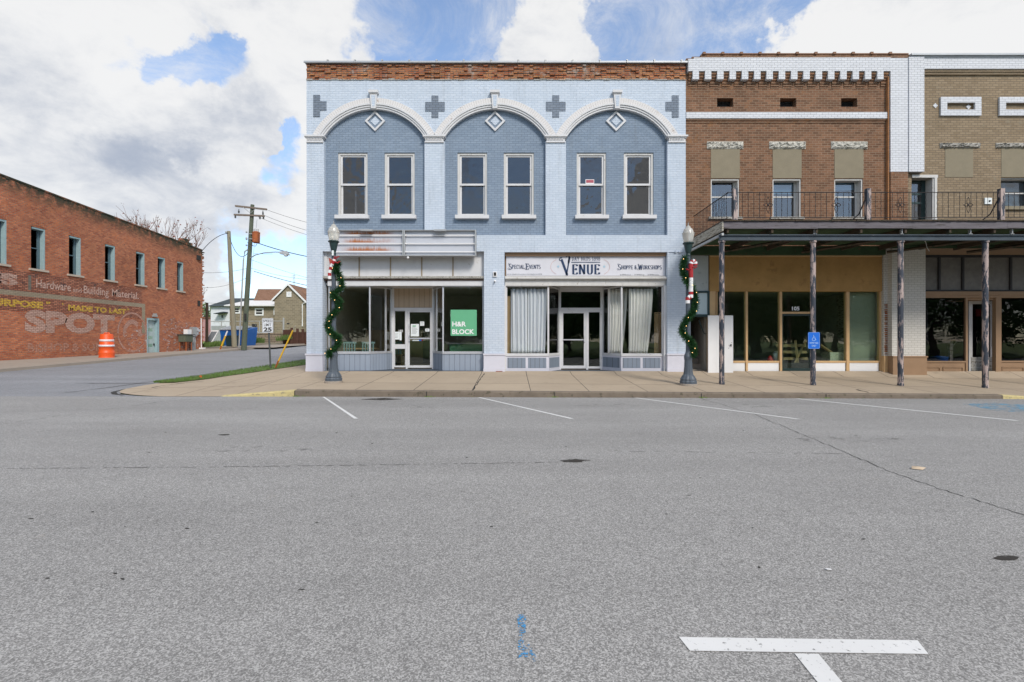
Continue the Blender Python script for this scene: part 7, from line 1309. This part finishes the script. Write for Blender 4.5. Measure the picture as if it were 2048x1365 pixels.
def bare(x, y, z, h, seed, label, lev=5, sparse=5):
    random.seed(seed); T = thing('bare_tree', (x, y, z), label, 'tree', 'bare trees behind the warehouse'); g = MB(); tips = []
    branch(g, tips, Vector((x, y, z)), Vector((0, 0, 1)), h * .34, h * .018, lev, .40, .2); g.build('trunk', mat('twig_bark', (.20, .12, .10), .95, .2) if seed == 1 else bpy.data.materials['twig_bark'], T)
    lf = MB()
    for t in tips[::sparse]:
        for _ in range(2):
            c = t + Vector([random.uniform(-.3, .3) for _ in range(3)]); u = Vector([random.uniform(-1, 1) for _ in range(3)]).normalized() * .10; v = u.cross(Vector([random.uniform(-1, 1) for _ in range(3)])).normalized() * .08; lf.add([c - u, c + v, c + u, c - v], [(0, 1, 2, 3)])
    lf.build('leaves', mat('russet_leaf', (.22, .07, .05), .8, .3) if seed == 1 else bpy.data.materials['russet_leaf'], T)
bare(gx(268, 52), 52, 1, 14.7, 1, 'bare twiggy tree above the middle of the warehouse roof'); bare(gx(330, 50), 50, 1, 12.2, 2, 'bare twiggy tree with few russet leaves above the warehouse rear'); bare(gx(398, 56), 56, 1.2, 8.0, 3, 'small bare shrub tree at the warehouse rear corner', 4)
def leafy(name, x, y, z, h, rad, seed, label, m, group=None, n=9000, trunk=.25, ls=.16, evergreen=False):
    random.seed(seed); T = thing(name, (x, y, z), label, 'tree', group); tg = MB(); tips = []
    branch(tg, tips, Vector((x, y, z)), Vector((0, 0, 1)), h * .30, h * .03, 3, .6, .1); tg.build('trunk', M['bark'], T); lf = MB(); cl = []
    for i in range(46):
        a = random.uniform(0, 2 * pi); t = random.random()
        if evergreen: rr_ = rad * (1 - t) * random.uniform(.5, 1); zz = h * (.08 + .9 * t); cl.append((Vector((x + rr_ * cos(a), y + rr_ * sin(a), z + zz)), rad * .32 * (1.15 - t)))
        else: e = math.asin(random.uniform(-.8, 1)); q = rad * random.uniform(.45, .92); cl.append((Vector((x + q * cos(a) * cos(e), y + q * sin(a) * cos(e), z + h * .56 + q * sin(e) * h * .46 / rad)), rad * random.uniform(.22, .42)))
    for i in range(n):
        c, r = random.choice(cl); d = Vector([random.gauss(0, 1) for _ in range(3)]).normalized() * r * random.uniform(.5, 1.05); c = c + d; s = ls * random.uniform(.5, 1.2)
        u = Vector([random.uniform(-1, 1) for _ in range(3)]).normalized() * s; v = u.cross(Vector([random.uniform(-1, 1) for _ in range(3)])).normalized() * s * .6; lf.add([c - u, c + v, c + u, c - v], [(0, 1, 2, 3)])
    lf.build('crown', m, T); return T
leafy('leafy_tree', gx(404, 90), 90, 1, 7.5, 3.4, 21, 'green tree in the gap between warehouse and white house', mat('far_leaf', (.14, .20, .09), .8, .3), n=3000, ls=.22)
T0 = leafy('lawn_tree', 3.0, -13, 0, 9, 4.5, 31, 'broad leafy tree on the lawn across the street, mirrored in the shop glass', M['leaf'], 'trees across the street', n=12000)
def dup(o, x, y, rz, sc):
    c = o.copy(); COL.objects.link(c); c.location = (x, y, 0); c.rotation_euler = (0, 0, rz); c.scale = (sc, sc, sc)
    for ch in o.children:
        k = ch.copy(); COL.objects.link(k); k.parent = c
    return c
for x, y, rz, sc in ((-6.5, -15, 1, .8), (-16, -20, 2, 1.0), (11, -17, 3, 1.05), (20, -15, 4, .9), (29, -22, 5, 1.2), (-27, -26, 1.7, 1.1), (40, -25, 2.2, 1.2), (7.2, -24, .7, 1.1), (-3, -30, 2.7, 1.0), (-40, -30, .3, 1.3)): dup(T0, x, y, rz, sc)
for i in range(16): dup(T0, -62 + 8.3 * i, -46 - 5 * (i % 3), i * 1.3, 1.15 + .25 * (i % 4) / 3)
for i in range(5): dup(T0, 24 + 9 * i, -13 - 3 * (i % 2), 5 + i, .95)
